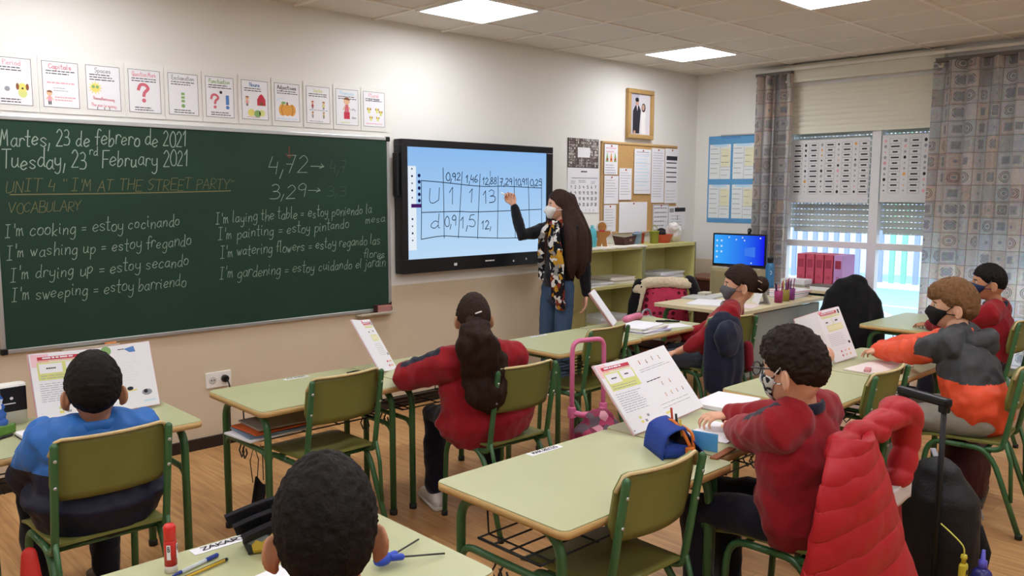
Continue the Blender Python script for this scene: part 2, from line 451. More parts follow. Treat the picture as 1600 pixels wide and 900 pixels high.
# grey roller shutter outside, lowered to just above the transom, rows of light slots
M_sh=mat('shutter_grey','c2c8c2',.5,.3)
nt=M_sh.node_tree; b=nt.nodes['Principled BSDF']; t=nt.nodes.new('ShaderNodeTexCoord'); sx=nt.nodes.new('ShaderNodeSeparateXYZ'); nt.links.new(t.outputs['Object'],sx.inputs[0])
def mth(op,a,bv=None):
    q=nt.nodes.new('ShaderNodeMath'); q.operation=op
    nt.links.new(a,q.inputs[0])
    if bv is not None:
        if isinstance(bv,(int,float)): q.inputs[1].default_value=bv
        else: nt.links.new(bv,q.inputs[1])
    return q.outputs[0]
def frac(o,pitch,off=0): return mth('FRACT',mth('MULTIPLY',mth('ADD',o,off),1/pitch))
fy=mth('LESS_THAN',frac(sx.outputs['Y'],.034,10),.5)
zz=frac(sx.outputs['Z'],.05,0); fz=mth('MULTIPLY',mth('GREATER_THAN',zz,.86),mth('LESS_THAN',zz,.985))
hole=mth('MULTIPLY',fy,fz); al=nt.nodes.new('ShaderNodeMath'); al.operation='SUBTRACT'; al.inputs[0].default_value=1; nt.links.new(hole,al.inputs[1])
nt.links.new(al.outputs[0],b.inputs['Alpha'])
for i,(a,b_) in enumerate(((-1.0,-1.75),(-1.82,-2.515),(-2.585,-3.23))):
    m=MB(M_sh)
    def shf(u,v,a=a,b_=b_):
        z=1.22+(2.5-1.22)*v; f=(z/.05)%1
        return (.125+.0025*math.sin(PI*min(f/.86,1)),a+.02+(b_-a-.04)*u,z)
    m.grid(shf,1,26*6,0)
    m.box((.125,(a+b_)/2,1.205),(.02,a-b_-.04,.035))
    struct(m.build('shutter',win))
# cream slatted shutter casing above, and its box
m=MB(M_cream)
def cf(u,v):
    z=2.085+(2.50-2.085)*v; f=(v*9)%1
    return (.018-.010*abs(math.sin(PI*f)),-.96-(2.30-.96)*u,z)
m.grid(cf,1,72,0); m.box((.02,-1.63,2.085),(.03,1.34,.03))
struct(m.build('trim_2'))
m=MB(M_cream); m.box((-.03,-1.62,2.605),(.06,1.40,.155),bev=.006); m.box((-.036,-1.62,2.536),(.075,1.40,.018)); struct(m.build('trim_3'))
m=MB(mat('gap_grey','7f8686',.6)); m.box((.03,-2.22,2.125),(.012,.16,.07)); struct(m.build('trim_4'))

# school yard outside
M_yard=mat('yard_paint','a6c6cf',.8,.1,nz=(.6,.06)); M_line=mat('yard_line','f0f4f2',.8,.1)
m=MB(M_yard); m.box((8.2,1.0,-.06),(16,40,.1)); m.m(M_line)
for (x0,y0,x1,y1) in ((.5,-2.9,6.4,1.6),(1.6,-2.2,5.2,-1.6),(4.5,-6,4.5,8)):
    d=V((x1-x0,y1-y0,0)); n_=V((-d.y,d.x,0)).normalized()*.06
    m.add([V((x0,y0,-.008))-n_,V((x1,y1,-.008))-n_,V((x1,y1,-.008))+n_,V((x0,y0,-.008))+n_],[(0,1,2,3)],False)
struct(m.build('ground'))
f=thing('playground_fence','fence of blue and green upright bars across the bright school yard outside','fence',(6.7,0,-.01))
m=MB(mat('fence_rail','e8ecee',.5)); m.box((.05,.6,.04),(.2,9,.1)); m.box((0,.6,2.55),(.06,9,.06)); m.build('rail',f)
cb=mat('bar_blue','9aa8d4',.5); cg=mat('bar_green','8fd0b8',.5)
for i in range(40):
    y=-2.2+i*.19; m=MB(cb if (y>.75 or i%9==4) else cg); m.box((0,0,1.3),(.05,.075,2.5)); m.build('bar',f,(0,y,0))
m=MB(mat('backdrop_white','f4f4f4',.8)); m.box((9.2,1,2.0),(.3,16,4.2)); tag(m.build('white_backdrop'),'added plain white backdrop for the blown-out brightness behind the yard fence','backdrop')  # white slab added behind the bars, stands in for the blown-out bright sky

# ceiling panels
M_lamp=glow('lamp_panel','f8faff',LAMP); M_lf=mat('lamp_frame','efefec',.4)
SP=.53
def ceil_light(ix,iy,lab):
    x=GX+TP*(ix+.5); y=GY-TP*(iy+.5)
    l=thing('ceiling_light',lab,'ceiling light',(x,y,H-.012),0,'square ceiling light panels')
    a=MB(M_lamp); a.box((0,0,.006),(SP,SP,.006)); a.build('diffuser',l)
    a=MB(M_lf); h=SP/2+.010
    for sxx,syy,w_,d_ in ((0,h,SP+.04,.02),(0,-h,SP+.04,.02),(h,0,.02,SP),(-h,0,.02,SP)): a.box((sxx,syy,.008),(w_,d_,.012))
    a.build('frame',l)
LT={(0,0):'square glowing ceiling panel high above the gap between chalkboard and screen',(4,0):'square glowing ceiling panel nearest the corner and the framed photo',(2,3):'square glowing ceiling panel cut off by the top edge of the photo'}
for iy,row in ((0,(-8,-4,0,4)),(3,(-6,-2,2)),(6,(-8,-4,0,4)),(9,(-6,-2,2))):
    for ix in row: ceil_light(ix,iy,LT.get((ix,iy),'square glowing ceiling panel outside the picture'))

# ------------------------------------------------------------------ curtains
def curtain_mat():
    m=mat('patchwork_curtain','b0a39c',.85,.1); nt=m.node_tree; b=nt.nodes['Principled BSDF']
    t=nt.nodes.new('ShaderNodeUVMap'); mp=nt.nodes.new('ShaderNodeMapping'); nt.links.new(t.outputs[0],mp.inputs[0])
    mp.inputs['Scale'].default_value=(1,.82,1)
    def vor(dist):
        v=nt.nodes.new('ShaderNodeTexVoronoi'); v.voronoi_dimensions='2D'; v.distance=dist; v.inputs['Randomness'].default_value=0; v.inputs['Scale'].default_value=9.6; nt.links.new(mp.outputs[0],v.inputs['Vector']); return v
    vc=vor('CHEBYCHEV'); ve=vor('EUCLIDEAN')
    sep=nt.nodes.new('ShaderNodeSeparateColor'); nt.links.new(vc.outputs['Color'],sep.inputs[0])
    r=nt.nodes.new('ShaderNodeValToRGB'); r.color_ramp.interpolation='CONSTANT'
    cols=['cdb9ab','bdb9b6','d6c6bc','bfc1c4','c4aea2','d0cac6','bcbfc8','d6bca8','b3aca8','cac4c2']
    for i,c in enumerate(cols):
        e=r.color_ramp.elements[i] if i<2 else r.color_ramp.elements.new(i/10)
        e.position=i/10; e.color=lin(c)
    nt.links.new(sep.outputs[0],r.inputs[0])
    def band(src,pts):
        q=nt.nodes.new('ShaderNodeValToRGB'); q.color_ramp.interpolation='CONSTANT'
        for i,(p,vv) in enumerate(pts):
            e=q.color_ramp.elements[i] if i<2 else q.color_ramp.elements.new(p)
            e.position=p; e.color=(vv,vv,vv,1)
        nt.links.new(src,q.inputs[0]); return q.outputs[0]
    def mix(f,a,c):
        q=nt.nodes.new('ShaderNodeMix'); q.data_type='RGBA'; nt.links.new(f,q.inputs[0])
        if isinstance(a,tuple): q.inputs[6].default_value=a
        else: nt.links.new(a,q.inputs[6])
        q.inputs[7].default_value=c; return q.outputs[2]
    def mul(a,c):
        q=nt.nodes.new('ShaderNodeMath'); q.operation='MULTIPLY'; nt.links.new(a,q.inputs[0]); nt.links.new(c,q.inputs[1]); return q.outputs[0]
    def gt(a,v,op='GREATER_THAN'):
        q=nt.nodes.new('ShaderNodeMath'); q.operation=op; nt.links.new(a,q.inputs[0]); q.inputs[1].default_value=v; return q.outputs[0]
    c=r.outputs[0]
    ring=mul(band(ve.outputs['Distance'],((0,0),(.20,1),(.235,0),(.29,1),(.33,0))),gt(sep.outputs[1],.55)); c=mix(ring,c,lin('7d706c'))
    core=mul(band(ve.outputs['Distance'],((0,1),(.10,0))),gt(sep.outputs[1],.35)); c=mix(core,c,lin('9a9ca4'))
    fr=mul(band(vc.outputs['Distance'],((0,0),(.30,1),(.36,0))),gt(sep.outputs[2],.5)); c=mix(fr,c,lin('d0cac6'))
    inn=mul(band(vc.outputs['Distance'],((0,1),(.22,0))),gt(sep.outputs[2],.72)); c=mix(inn,c,lin('a09fa6'))
    ed=band(vc.outputs['Distance'],((0,0),(.475,1))); c=mix(ed,c,lin('a09289'))
    n=nt.nodes.new('ShaderNodeTexNoise'); n.inputs['Scale'].default_value=60; nt.links.new(mp.outputs[0],n.inputs['Vector'])
    q=nt.nodes.new('ShaderNodeMix'); q.data_type='RGBA'; q.blend_type='OVERLAY'; q.inputs[0].default_value=.45; nt.links.new(c,q.inputs[6]); nt.links.new(n.outputs['Color'],q.inputs[7])
    hs=nt.nodes.new('ShaderNodeHueSaturation'); hs.inputs['Saturation'].default_value=.75; nt.links.new(q.outputs[2],hs.inputs['Color'])
    nt.links.new(hs.outputs[0],b.inputs['Base Color'])
    ts=nt.nodes.new('ShaderNodeBsdfTranslucent'); nt.links.new(hs.outputs[0],ts.inputs[0]); ms=nt.nodes.new('ShaderNodeMixShader'); ms.inputs[0].default_value=.5
    nt.links.new(b.outputs[0],ms.inputs[1]); nt.links.new(ts.outputs[0],ms.inputs[2]); nt.links.new(ms.outputs[0],nt.nodes['Material Output'].inputs[0]); return m
M_cur=curtain_mat()
def curtain(lab,y0,y1,z1,fold,amp,cloth,seed,flare=0):
    me=MB(M_cur); nu,nv=150,40; uv={}
    def fn(u,v):
        z=.04+(z1-.04)*v
        a=amp*(1-.25*v)+ (.5*amp if v>.96 else 0)
        ph=u*fold*2*PI+.5*math.sin(u*9+seed)+.35*(1-v)*math.sin(3*u+seed)
        s=1+flare*(1-v)
        y=(y0+y1)/2+(u-.5)*(y1-y0)*s+.012*math.sin(ph*1.3+2*v)
        return (-.085+a*math.sin(ph)+.01*math.sin(4*v+u*5),y,z)
    me.grid(fn,nu,nv)
    c=thing('curtain',lab,'curtain',(-.085,(y0+y1)/2,.04))
    o=me.build('cloth',c,(.085,-(y0+y1)/2,-.04),fix=False); uvl=o.data.uv_layers.new(name='UVMap')
    for p in o.data.polygons:
        for li in p.loop_indices:
            vi=o.data.loops[li].vertex_index; i,j=divmod(vi,nv+1)
            uvl.data[li].uv=(i/nu*cloth+seed*.31, j/nv*z1)
    t=MB(mat('curtain_tape','6f6a68',.8)); t.box((-.085,(y0+y1)/2,z1+.012),(.05,y1-y0,.03)); t.build('heading_tape',c,(.085,-(y0+y1)/2,-.04))
    return c
curtain('narrow bunched patchwork curtain beside the blue wall chart',-.70,-1.05,2.60,5,.042,.8,1,.15)
curtain('wide patchwork curtain at the right edge, behind the two boys',-2.27,-3.75,2.57,9,.040,1.75,4,.05)
m=MB(M_white); m.box((-.085,-2.2,2.642),(.02,3.1,.025))
for y in (-.75,-2.2,-3.6): m.box((-.045,y,2.642),(.09,.03,.03))
tag(m.build('curtain_rail'),'white curtain rail running along the window wall under the ceiling','curtain rail')
# ================================================================== on the board wall
# chalkboard
M_board=mat('board_green','1e3a2c',.55,.25,nz=(1.6,.22,(1,1,2)))
M_chalk=mat('chalk','94a699',.95,.05); M_chalky=mat('chalk_ochre','767354',.95,.05); M_chalkf=mat('chalk_faint','475b50',.95,.05); M_chalkr=mat('chalk_red','73453f',.95,.05)
bx0,bx1,bz0,bz1=-6.155,-3.755,.715,1.912
cb_=thing('chalkboard','long green chalkboard covered with white handwriting','chalkboard',(bx0,-.0,bz0))
def bo(mb,name): return mb.build(name,cb_,(-bx0,0,-bz0))
m=MB(M_board); m.box(((bx0+bx1)/2,-.009,(bz0+bz1)/2),(bx1-bx0-.03,.016,bz1-bz0-.03)); bo(m,'panel')
m=MB(M_metal)
for z in (bz0+.010,bz1-.010): m.box(((bx0+bx1)/2,-.012,z),(bx1-bx0-.04,.024,.022),bev=.003)
for x in (bx0+.010,bx1-.010): m.box((x,-.012,(bz0+bz1)/2),(.022,.024,bz1-bz0-.04),bev=.003)
bo(m,'frame')
for x in (bx0+.012,bx1-.012):
    for z in (bz0+.012,bz1-.012):
        m=MB(M_black); m.box((x,-.014,z),(.034,.03,.034),bev=.006); bo(m,'frame_corner')
LINES=[('Martes, 23 de febrero de 2021',(-6.10,1.765),(-5.165,1.800),.085,0,.012),('Tuesday, 23   February 2021',(-6.10,1.650),(-5.160,1.688),.088,0,.012),('rd',(-5.69,1.728),(-5.645,1.731),.045,0,.008),
('UNIT 4 "I\'M AT THE STREET PARTY"',(-6.095,1.533),(-4.875,1.553),.062,1,.007),('VOCABULARY',(-6.086,1.425),(-5.745,1.437),.052,1,.007),
("I'm cooking = estoy cocinando",(-6.11,1.303),(-5.22,1.342),.070,0,.008),("I'm washing up = estoy fregando",(-6.11,1.197),(-5.16,1.229),.070,0,.008),("I'm drying up = estoy secando",(-6.10,1.084),(-5.18,1.110),.070,0,.008),("I'm sweeping = estoy barriendo",(-6.10,.979),(-5.20,.992),.070,0,.008),
('4,72',(-4.68,1.652),(-4.39,1.658),.105,0,.009),('>',(-4.375,1.69),(-4.28,1.69),.06,0,.009),('4,7',(-4.24,1.665),(-4.10,1.67),.08,2,.009),('3,29',(-4.67,1.495),(-4.40,1.505),.085,0,.009),('>',(-4.395,1.53),(-4.31,1.53),.055,0,.009),('3,3',(-4.265,1.51),(-4.11,1.515),.06,2,.009),
("I'm laying the table = estoy poniendo la",(-5.015,1.350),(-3.905,1.395),.068,0,.0075),('mesa',(-3.962,1.325),(-3.795,1.332),.06,0,.007),("I'm painting = estoy pintando",(-5.005,1.252),(-4.087,1.297),.068,0,.0075),("I'm watering flowers = estoy regando las",(-4.995,1.147),(-3.84,1.185),.068,0,.0075),('flores',(-3.98,1.088),(-3.80,1.086),.062,0,.0075),("I'm gardening = estoy cuidando el jardin",(-5.005,1.022),(-3.797,1.028),.068,0,.0075)]
for i,(t,a,b_,h,c,wd) in enumerate(LINES):
    tot=text_width(t); x=0; d=V((b_[0]-a[0],b_[1]-a[1]))
    for wi,wrd in enumerate(t.split(' ')):
        ww=text_width(wrd)
        if wrd:
            m=MB([M_chalk,M_chalky,M_chalkf][c]); q0=V(a)+d*(x/tot); q1=V(a)+d*((x+ww)/tot)
            write(m,wrd,V((0,-.0172,0)),V((1,0,0)),V((0,0,1)),V((0,-1,0)),tuple(q0),tuple(q1),h,wd*.43,.10,.18,i*9+wi); bo(m,'chalk_writing')
        x+=ww+4
m=MB(M_chalky); p=Pl(m,(0,-.0172,0),(1,0,0),(0,0,1)); p.line([(-6.07,1.520),(-5.5,1.528),(-4.91,1.543)],.006,M_chalky); p.line([(-4.515,1.82),(-4.515,1.75)],.007,M_chalkr); p.line([(-4.54,1.775),(-4.515,1.75),(-4.49,1.775)],.006,M_chalkr,sm=False); p.line([(-3.84,1.03+.045),(-3.825,1.03+.065)],.006,M_chalk); bo(m,'chalk_line')
M_tray=mat('tray_metal','c9c0ad',.5,.4)
for x0,x1,z,lab in ((-5.885,-5.60,.703,'aluminium chalk ledge under the left part of the chalkboard'),(-4.04,-3.75,.703,'cream chalk ledge under the right end of the chalkboard holding the eraser')):
    m=MB(M_tray); m.prism([(x0,-.07),(x1,-.07),(x1,-.004),(x0,-.004)],z-.006,z); m.box(((x0+x1)/2,-.068,z+.004),(x1-x0,.004,.014)); m.box(((x0+x1)/2,-.006,z-.012),(x1-x0,.004,.03))
    o=m.build('chalk_ledge'); tag(o,lab,'chalk ledge')
m=MB(mat('chalk_orange','e08a4a',.9)); m.tube([(-5.67,-.04,.711),(-5.61,-.04,.711)],.008,8); tag(m.build('chalk_stick'),'stick of orange chalk on the left chalk ledge','chalk')
er=thing('board_eraser','pink and dark brown board eraser on the right chalk ledge','eraser',(-3.84,-.04,.703),.0)
m=MB(mat('eraser_pink','a8766e',.8)); m.box((0,-.012,.028),(.12,.022,.052),bev=.006); m.build('pad',er)
m=MB(mat('eraser_felt','40211c',.95,bump=(40,.5))); m.box((0,.008,.03),(.128,.02,.058),bev=.005); m.tube([(.058,0,.05),(.07,-.004,.072)],[.012,.004],8); m.box((-.062,-.004,.03),(.012,.04,.056),bev=.004); m.build('felt',er)

# interactive screen
tv=thing('interactive_screen','big black framed touch screen showing a light blue handwritten number table','screen',(-2.94,-.045,.965))
def tvb(m,n): return m.build(n,tv,(2.94,.045,-.965))
M_tv=mat('tv_frame','16161a',.3,.4)
m=MB(M_tv); x0,x1,z0,z1=-3.705,-2.185,.965,1.905; sx0,sx1,sz0,sz1=-3.652,-2.255,1.066,1.853
for (a,b_,c,d) in ((x0,x1,sz1,z1),(x0,x1,z0,sz0),(x0,sx0,sz0,sz1),(sx1,x1,sz0,sz1)): m.box(((a+b_)/2,-.05,(c+d)/2),(b_-a,.09,d-c),bev=.004)
m.box(((x0+x1)/2,-.03,(z0+z1)/2),(x1-x0-.04,.05,z1-z0-.04)); m.box((x0-.012,-.05,1.66),(.03,.05,.30),bev=.005); tvb(m,'bezel')
M_scr=glow('screen_blue','9cc8f4',.92); nt=M_scr.node_tree; e=[q for q in nt.nodes if q.type=='EMISSION'][0]
t=nt.nodes.new('ShaderNodeTexCoord'); s3=nt.nodes.new('ShaderNodeSeparateXYZ'); nt.links.new(t.outputs['Object'],s3.inputs[0])
r=nt.nodes.new('ShaderNodeMapRange'); r.inputs[1].default_value=sz0; r.inputs[2].default_value=sz1; nt.links.new(s3.outputs['Z'],r.inputs[0])
cr=nt.nodes.new('ShaderNodeValToRGB'); cr.color_ramp.elements[0].color=lin('bcdcf8'); cr.color_ramp.elements[1].color=lin('8ebdf0'); nt.links.new(r.outputs[0],cr.inputs[0]); nt.links.new(cr.outputs[0],e.inputs[0])
m=MB(M_scr); m.box(((sx0+sx1)/2,-.070,(sz0+sz1)/2),(sx1-sx0,.03,sz1-sz0)); tvb(m,'display')
M_pen=glow('screen_ink','3f5a80',.25)
m=MB(M_pen); p=Pl(m,(0,-.0852,0),(1,0,0),(0,0,1))
for c in ([(-3.331,1.714),(-3.326,1.45),(-3.324,1.207)],[(-3.15,1.69),(-3.17,1.45),(-3.19,1.202)],[(-2.973,1.675),(-2.99,1.4),(-3.0,1.19)],[(-2.789,1.663),(-2.79,1.4),(-2.796,1.188)],[(-2.619,1.656),(-2.61,1.4),(-2.603,1.186)],[(-2.463,1.653),(-2.45,1.4),(-2.445,1.186)],[(-2.31,1.645),(-2.306,1.285)],[(-3.53,1.62),(-3.53,1.395),(-3.535,1.205)],
 [(-3.53,1.62),(-3.332,1.609),(-2.973,1.584),(-2.7,1.586),(-2.309,1.574)],[(-3.527,1.395),(-3.2,1.398),(-2.98,1.392),(-2.307,1.404)],[(-3.535,1.205),(-3.35,1.222),(-3.171,1.211),(-2.782,1.187),(-2.431,1.18),(-2.3,1.185)]): p.line(c,.006,M_pen)
for t,a,b_,h in (('0,92',(-3.31,1.622),(-3.165,1.627),.055),('1,46',(-3.12,1.607),(-2.995,1.614),.055),('12,88',(-2.955,1.597),(-2.80,1.602),.05),('7,29',(-2.775,1.592),(-2.635,1.598),.05),('10,91',(-2.61,1.592),(-2.47,1.60),.05),('0,25',(-2.445,1.590),(-2.305,1.597),.05),('U',(-3.475,1.455),(-3.37,1.46),.105),('1',(-3.29,1.445),(-3.22,1.45),.12),('1',(-3.10,1.46),(-3.04,1.46),.10),('13',(-2.955,1.45),(-2.81,1.47),.095),('d',(-3.46,1.277),(-3.36,1.28),.10),('0,9',(-3.325,1.29),(-3.205,1.295),.075),('1,5',(-3.18,1.272),(-3.02,1.285),.085),('12,',(-2.968,1.26),(-2.86,1.265),.065)):
    p.text(t,a,b_,h,.0065,M_pen,.001,.03,.08)
p.line([(-2.87,1.70),(-2.87,1.66)],.005,M_pen); tvb(m,'handwriting')
m=MB(glow('toolbar_pale','e9f2fb',.9)); p=Pl(m,(0,-.0852,0),(1,0,0),(0,0,1))
p.rect(-3.645,1.13,-3.575,1.72,m.mats[0],.0004); M_dot=glow('toolbar_blue','23306e',.5); M_pur=glow('toolbar_purple','5d2f86',.5)
for i in range(5): p.disc(-3.548,1.655-.044*i,.013,M_dot,.0008)
for i in range(9): p.disc(-3.61,1.70-.05*i-(.1 if i>4 else 0),.006+.002*(i%2),M_dot,.0008)
p.rect(-3.62,1.43,-3.532,1.456,M_pur,.001); tvb(m,'toolbar')
m=MB(mat('white_mark','d8d8d8',.5)); p=Pl(m,(0,-.0952,0),(1,0,0),(0,0,1)); 
p.bars(-2.93,-2.80,1.024,1,1,.010,m.mats[0]); p.disc(-2.63,1.003,.008,m.mats[0]); p.disc(-2.49,1.012,.009,m.mats[0]); p.rect(-3.24,1.00,-3.21,1.02,m.mats[0]); tvb(m,'bezel_marks')

# grammar posters
M_lamfilm=mat('laminated_sheet','e4e2dd',.25,.5)
M_redglare=mat('red_glare_ink','cf6c7a',.6,.2)  # poster red with the washed-out look of glare put into its colour
def kid(p,u,w,s,shirt,hair):
    p.disc(u,w,s*.42,M_skinink,.0009); p.disc(u,w+s*.12,s*.44,hair,.0012,s*.34,14,0,PI)
    p.poly([(u-s*.32,w-s*1.25),(u+s*.32,w-s*1.25),(u+s*.22,w-s*.4),(u-s*.22,w-s*.4)],shirt,.0009); p.rect(u-s*.22,w-s*1.8,u-s*.04,w-s*1.25,M_ink,.0009); p.rect(u+s*.04,w-s*1.8,u+s*.22,w-s*1.25,M_ink,.0009)
    p.line([(u-s*.2,w-s*.55),(u-s*.5,w-s*1.0)],s*.14,M_skinink); p.line([(u+s*.2,w-s*.55),(u+s*.5,w-s*1.0)],s*.14,M_skinink)
def qmark(p,u,w,s,c):
    p.line([(u-.5*s,w+.35*s),(u-.3*s,w+.8*s),(u+.15*s,w+.85*s),(u+.45*s,w+.5*s),(u+.1*s,w+.1*s),(u,w-.25*s)],s*.30,c,.001); p.disc(u,w-.7*s,s*.2,c,.001)
def dog(p,u,w,s):
    p.disc(u,w-s*.7,s*.5,M_lime,.0008,s*.6); p.disc(u,w,s*.5,M_yel,.001,s*.5); p.disc(u-s*.55,w+s*.05,s*.18,M_brown,.0012,s*.42); p.disc(u+s*.55,w+s*.05,s*.18,M_brown,.0012,s*.42); p.disc(u,w-s*.15,s*.12,M_ink,.0014)
PT=[('Period',-6.11,M_pink,'period poster with a yellow dog, leftmost above the chalkboard'),('Capitals',-5.89,M_redglare,'capitals poster with a standing child, second from left above the chalkboard'),('Spaces',-5.682,M_grey,'spaces poster with a yellow sun wearing sunglasses'),('Question Mark',-5.467,M_pink,'question mark poster with one big pink question mark'),('Exclamation',-5.252,M_grey,'exclamation mark poster with a narrow green exclamation mark'),('Punctuation',-5.036,M_green,'punctuation poster with a red question mark beside a blue exclamation mark'),('Nouns',-4.815,M_blue,'nouns poster with a red barn and a child'),('Adjectives',-4.60,M_ink,'adjectives poster with a big orange pumpkin'),('Verbs',-4.38,M_lime,'verbs poster with four small figures'),('Pronouns',-4.163,M_sky,'poster with one child in red clothes, second from right above the chalkboard'),('Plural',-3.95,M_pink,'plural poster with small dogs, rightmost above the chalkboard')]
for i,(ti,x,tc_,lab) in enumerate(PT):
    z0=1.967+.0012*i; w_,h_=.172,.232
    po=thing('grammar_poster',lab,'poster',(x+w_/2,-.002,z0),0,'grammar posters above the chalkboard')
    m=MB(M_lamfilm); p=Pl(m,(-w_/2,-.003,0),(1,0,0),(0,0,1)); p.slab(-.018,-.03,w_+.018,h_+.026,.003,M_lamfilm); m.build('sheet',po)
    m=MB(M_paper); p=Pl(m,(-w_/2,-.004,0),(1,0,0),(0,0,1)); p.rect(0,0,w_,h_,M_paper,.0002); p.frame(0,0,w_,h_,.0022,M_ink,.0005)
    wl_=min(.13,.0125*len(ti)*1.1); p.text(ti,((w_-wl_)/2,.196),((w_+wl_)/2,.196),.024,.0034,tc_)
    p.bars(.018,.160,.186,2 if i!=2 else 3,.013,.0045,M_ink,i)
    if i in (0,3,4,5): p.bars(.03,.150,.030,2,.013,.0045,M_ink,i+20)
    if i==0: dog(p,.128,.09,.04); p.disc(.06,.078,.012,M_grey)
    elif i==1: kid(p,.03,.07,.032,M_pink,M_brown); p.bars(.02,.16,.128,1,.01,.007,M_pink,3); p.bars(.055,.16,.055,2,.014,.006,M_pink,4); p.bars(.05,.12,.10,2,.013,.003,M_grey,5)
    elif i==2:
        for k in range(12): p.line([(.045+.022*math.cos(k*PI/6),.115+.022*math.sin(k*PI/6)),(.045+.033*math.cos(k*PI/6),.115+.033*math.sin(k*PI/6))],.004,M_yel)
        p.disc(.045,.115,.024,M_yel); p.disc(.035,.12,.008,M_green,.0013); p.disc(.055,.12,.008,M_green,.0013); p.text('Theweatherissunny',(.03,.055),(.14,.05),.016,.003,M_pink); p.text('The sun is sunny.',(.02,.02),(.15,.015),.016,.003,M_pink)
        for k in (.05,.085,.11): p.rect(k,.0,k+.003,.018,M_ink)
    elif i==3: qmark(p,.08,.105,.055,M_redglare)
    elif i==4:
        for k in range(3): p.rect(.073,.072+.02*k,.093,.086+.02*k,M_green)
        p.disc(.083,.052,.011,M_green)
    elif i==5: qmark(p,.055,.09,.045,M_redglare); p.rect(.122,.075,.142,.13,M_blue); p.disc(.132,.06,.011,M_blue); p.disc(.093,.145,.009,M_ink)
    elif i==6:
        kid(p,.035,.125,.026,M_pink,M_brown); p.poly([(.10,.085),(.155,.085),(.155,.12),(.14,.145),(.128,.155),(.114,.145),(.10,.12)],M_red); p.rect(.118,.085,.138,.105,M_brown,.0012); p.disc(.06,.04,.022,M_yel); p.disc(.10,.035,.022,M_green); p.disc(.13,.04,.02,M_lime); p.bars(.03,.15,.016,1,1,.004,M_pink,2)
    elif i==7:
        for k,a in ((-.032,.026),(.032,.026),(0,.03)): p.disc(.086+k,.07,a,M_org,.0009+.0002*(k==0),.036)
        for k in (-.03,.03): p.line([(.086+k,.037),(.086+k*1.3,.07),(.086+k,.103)],.003,M_brown,.0014)
        p.rect(.08,.10,.092,.118,M_brown,.0013); p.disc(.06,.113,.015,M_green,.0013,.008); p.bars(.01,.16,.018,1,1,.005,M_sky,1); p.line([(.015,.125),(.04,.137),(.06,.135)],.004,M_sky)
    elif i==8:
        kid(p,.045,.13,.022,M_red,M_red); kid(p,.125,.13,.022,M_lime,M_brown); kid(p,.045,.065,.018,M_grey,M_brown); kid(p,.125,.065,.018,M_green,M_brown); p.bars(.02,.16,.085,1,1,.004,M_grey,1); p.bars(.02,.16,.015,1,1,.004,M_grey,2)
    elif i==9: kid(p,.083,.155,.055,M_redglare,M_brown); p.rect(.06,.04,.105,.085,M_red,.0013); p.text('why',(.12,.10),(.15,.1),.014,.003,M_grey); p.text('when',(.12,.045),(.155,.045),.014,.003,M_grey); p.bars(.04,.13,.02,1,1,.006,M_lime,2)
    else: p.text('-s -es',(.04,.17),(.13,.17),.022,.004,M_grey); dog(p,.045,.115,.022); dog(p,.11,.115,.02); dog(p,.14,.10,.02); dog(p,.06,.06,.018); dog(p,.115,.06,.018); p.bars(.02,.16,.022,1,1,.005,M_pink,3)
    m.build('print',po)

# framed photograph of a couple
fp=thing('framed_photo','gold framed photograph of a couple in dark and white clothes, high on the wall','picture',(-.95,-.002,2.03))
m=MB(mat('gold_frame','b3905a',.4,.4,nz=(20,.15)))
for a,b_,c,d in ((-.19,.19,0,.04),(-.19,.19,.405,.445),(-.19,-.15,.04,.405),(.15,.19,.04,.405)): m.box(((a+b_)/2,-.02,(c+d)/2),(b_-a,.04,d-c),bev=.006)
m.build('frame',fp)
m=MB(M_paper); p=Pl(m,(0,-.018,0),(1,0,0),(0,0,1)); p.slab(-.152,.038,.152,.408,.012,mat('photo_grey','b9b6c2',.4)); p.poly([(.0,.04),(.15,.04),(.15,.405),(-.02,.405)],mat('photo_pale','d6d3d8',.4),.0005)
sk=mat('photo_skin','c39a82',.5); dk=mat('photo_dark','2c2a33',.5); wh=mat('photo_white','e8e4e2',.5)
p.poly([(-.105,.05),(-.01,.05),(.0,.16),(.01,.26),(-.02,.30),(-.07,.30),(-.105,.25)],dk,.001); p.disc(-.045,.335,.025,sk,.0012,.033); p.disc(-.047,.352,.027,dk,.0014,.02); p.poly([(-.055,.30),(-.035,.30),(-.042,.25)],wh,.0014)
p.poly([(.02,.05),(.09,.05),(.075,.16),(.085,.24),(.05,.265),(.02,.24)],wh,.001); p.disc(.05,.285,.03,dk,.0012,.04); p.disc(.045,.288,.020,sk,.0014,.027); p.disc(-.08,.06,.016,sk,.0014); m.build('print',fp)

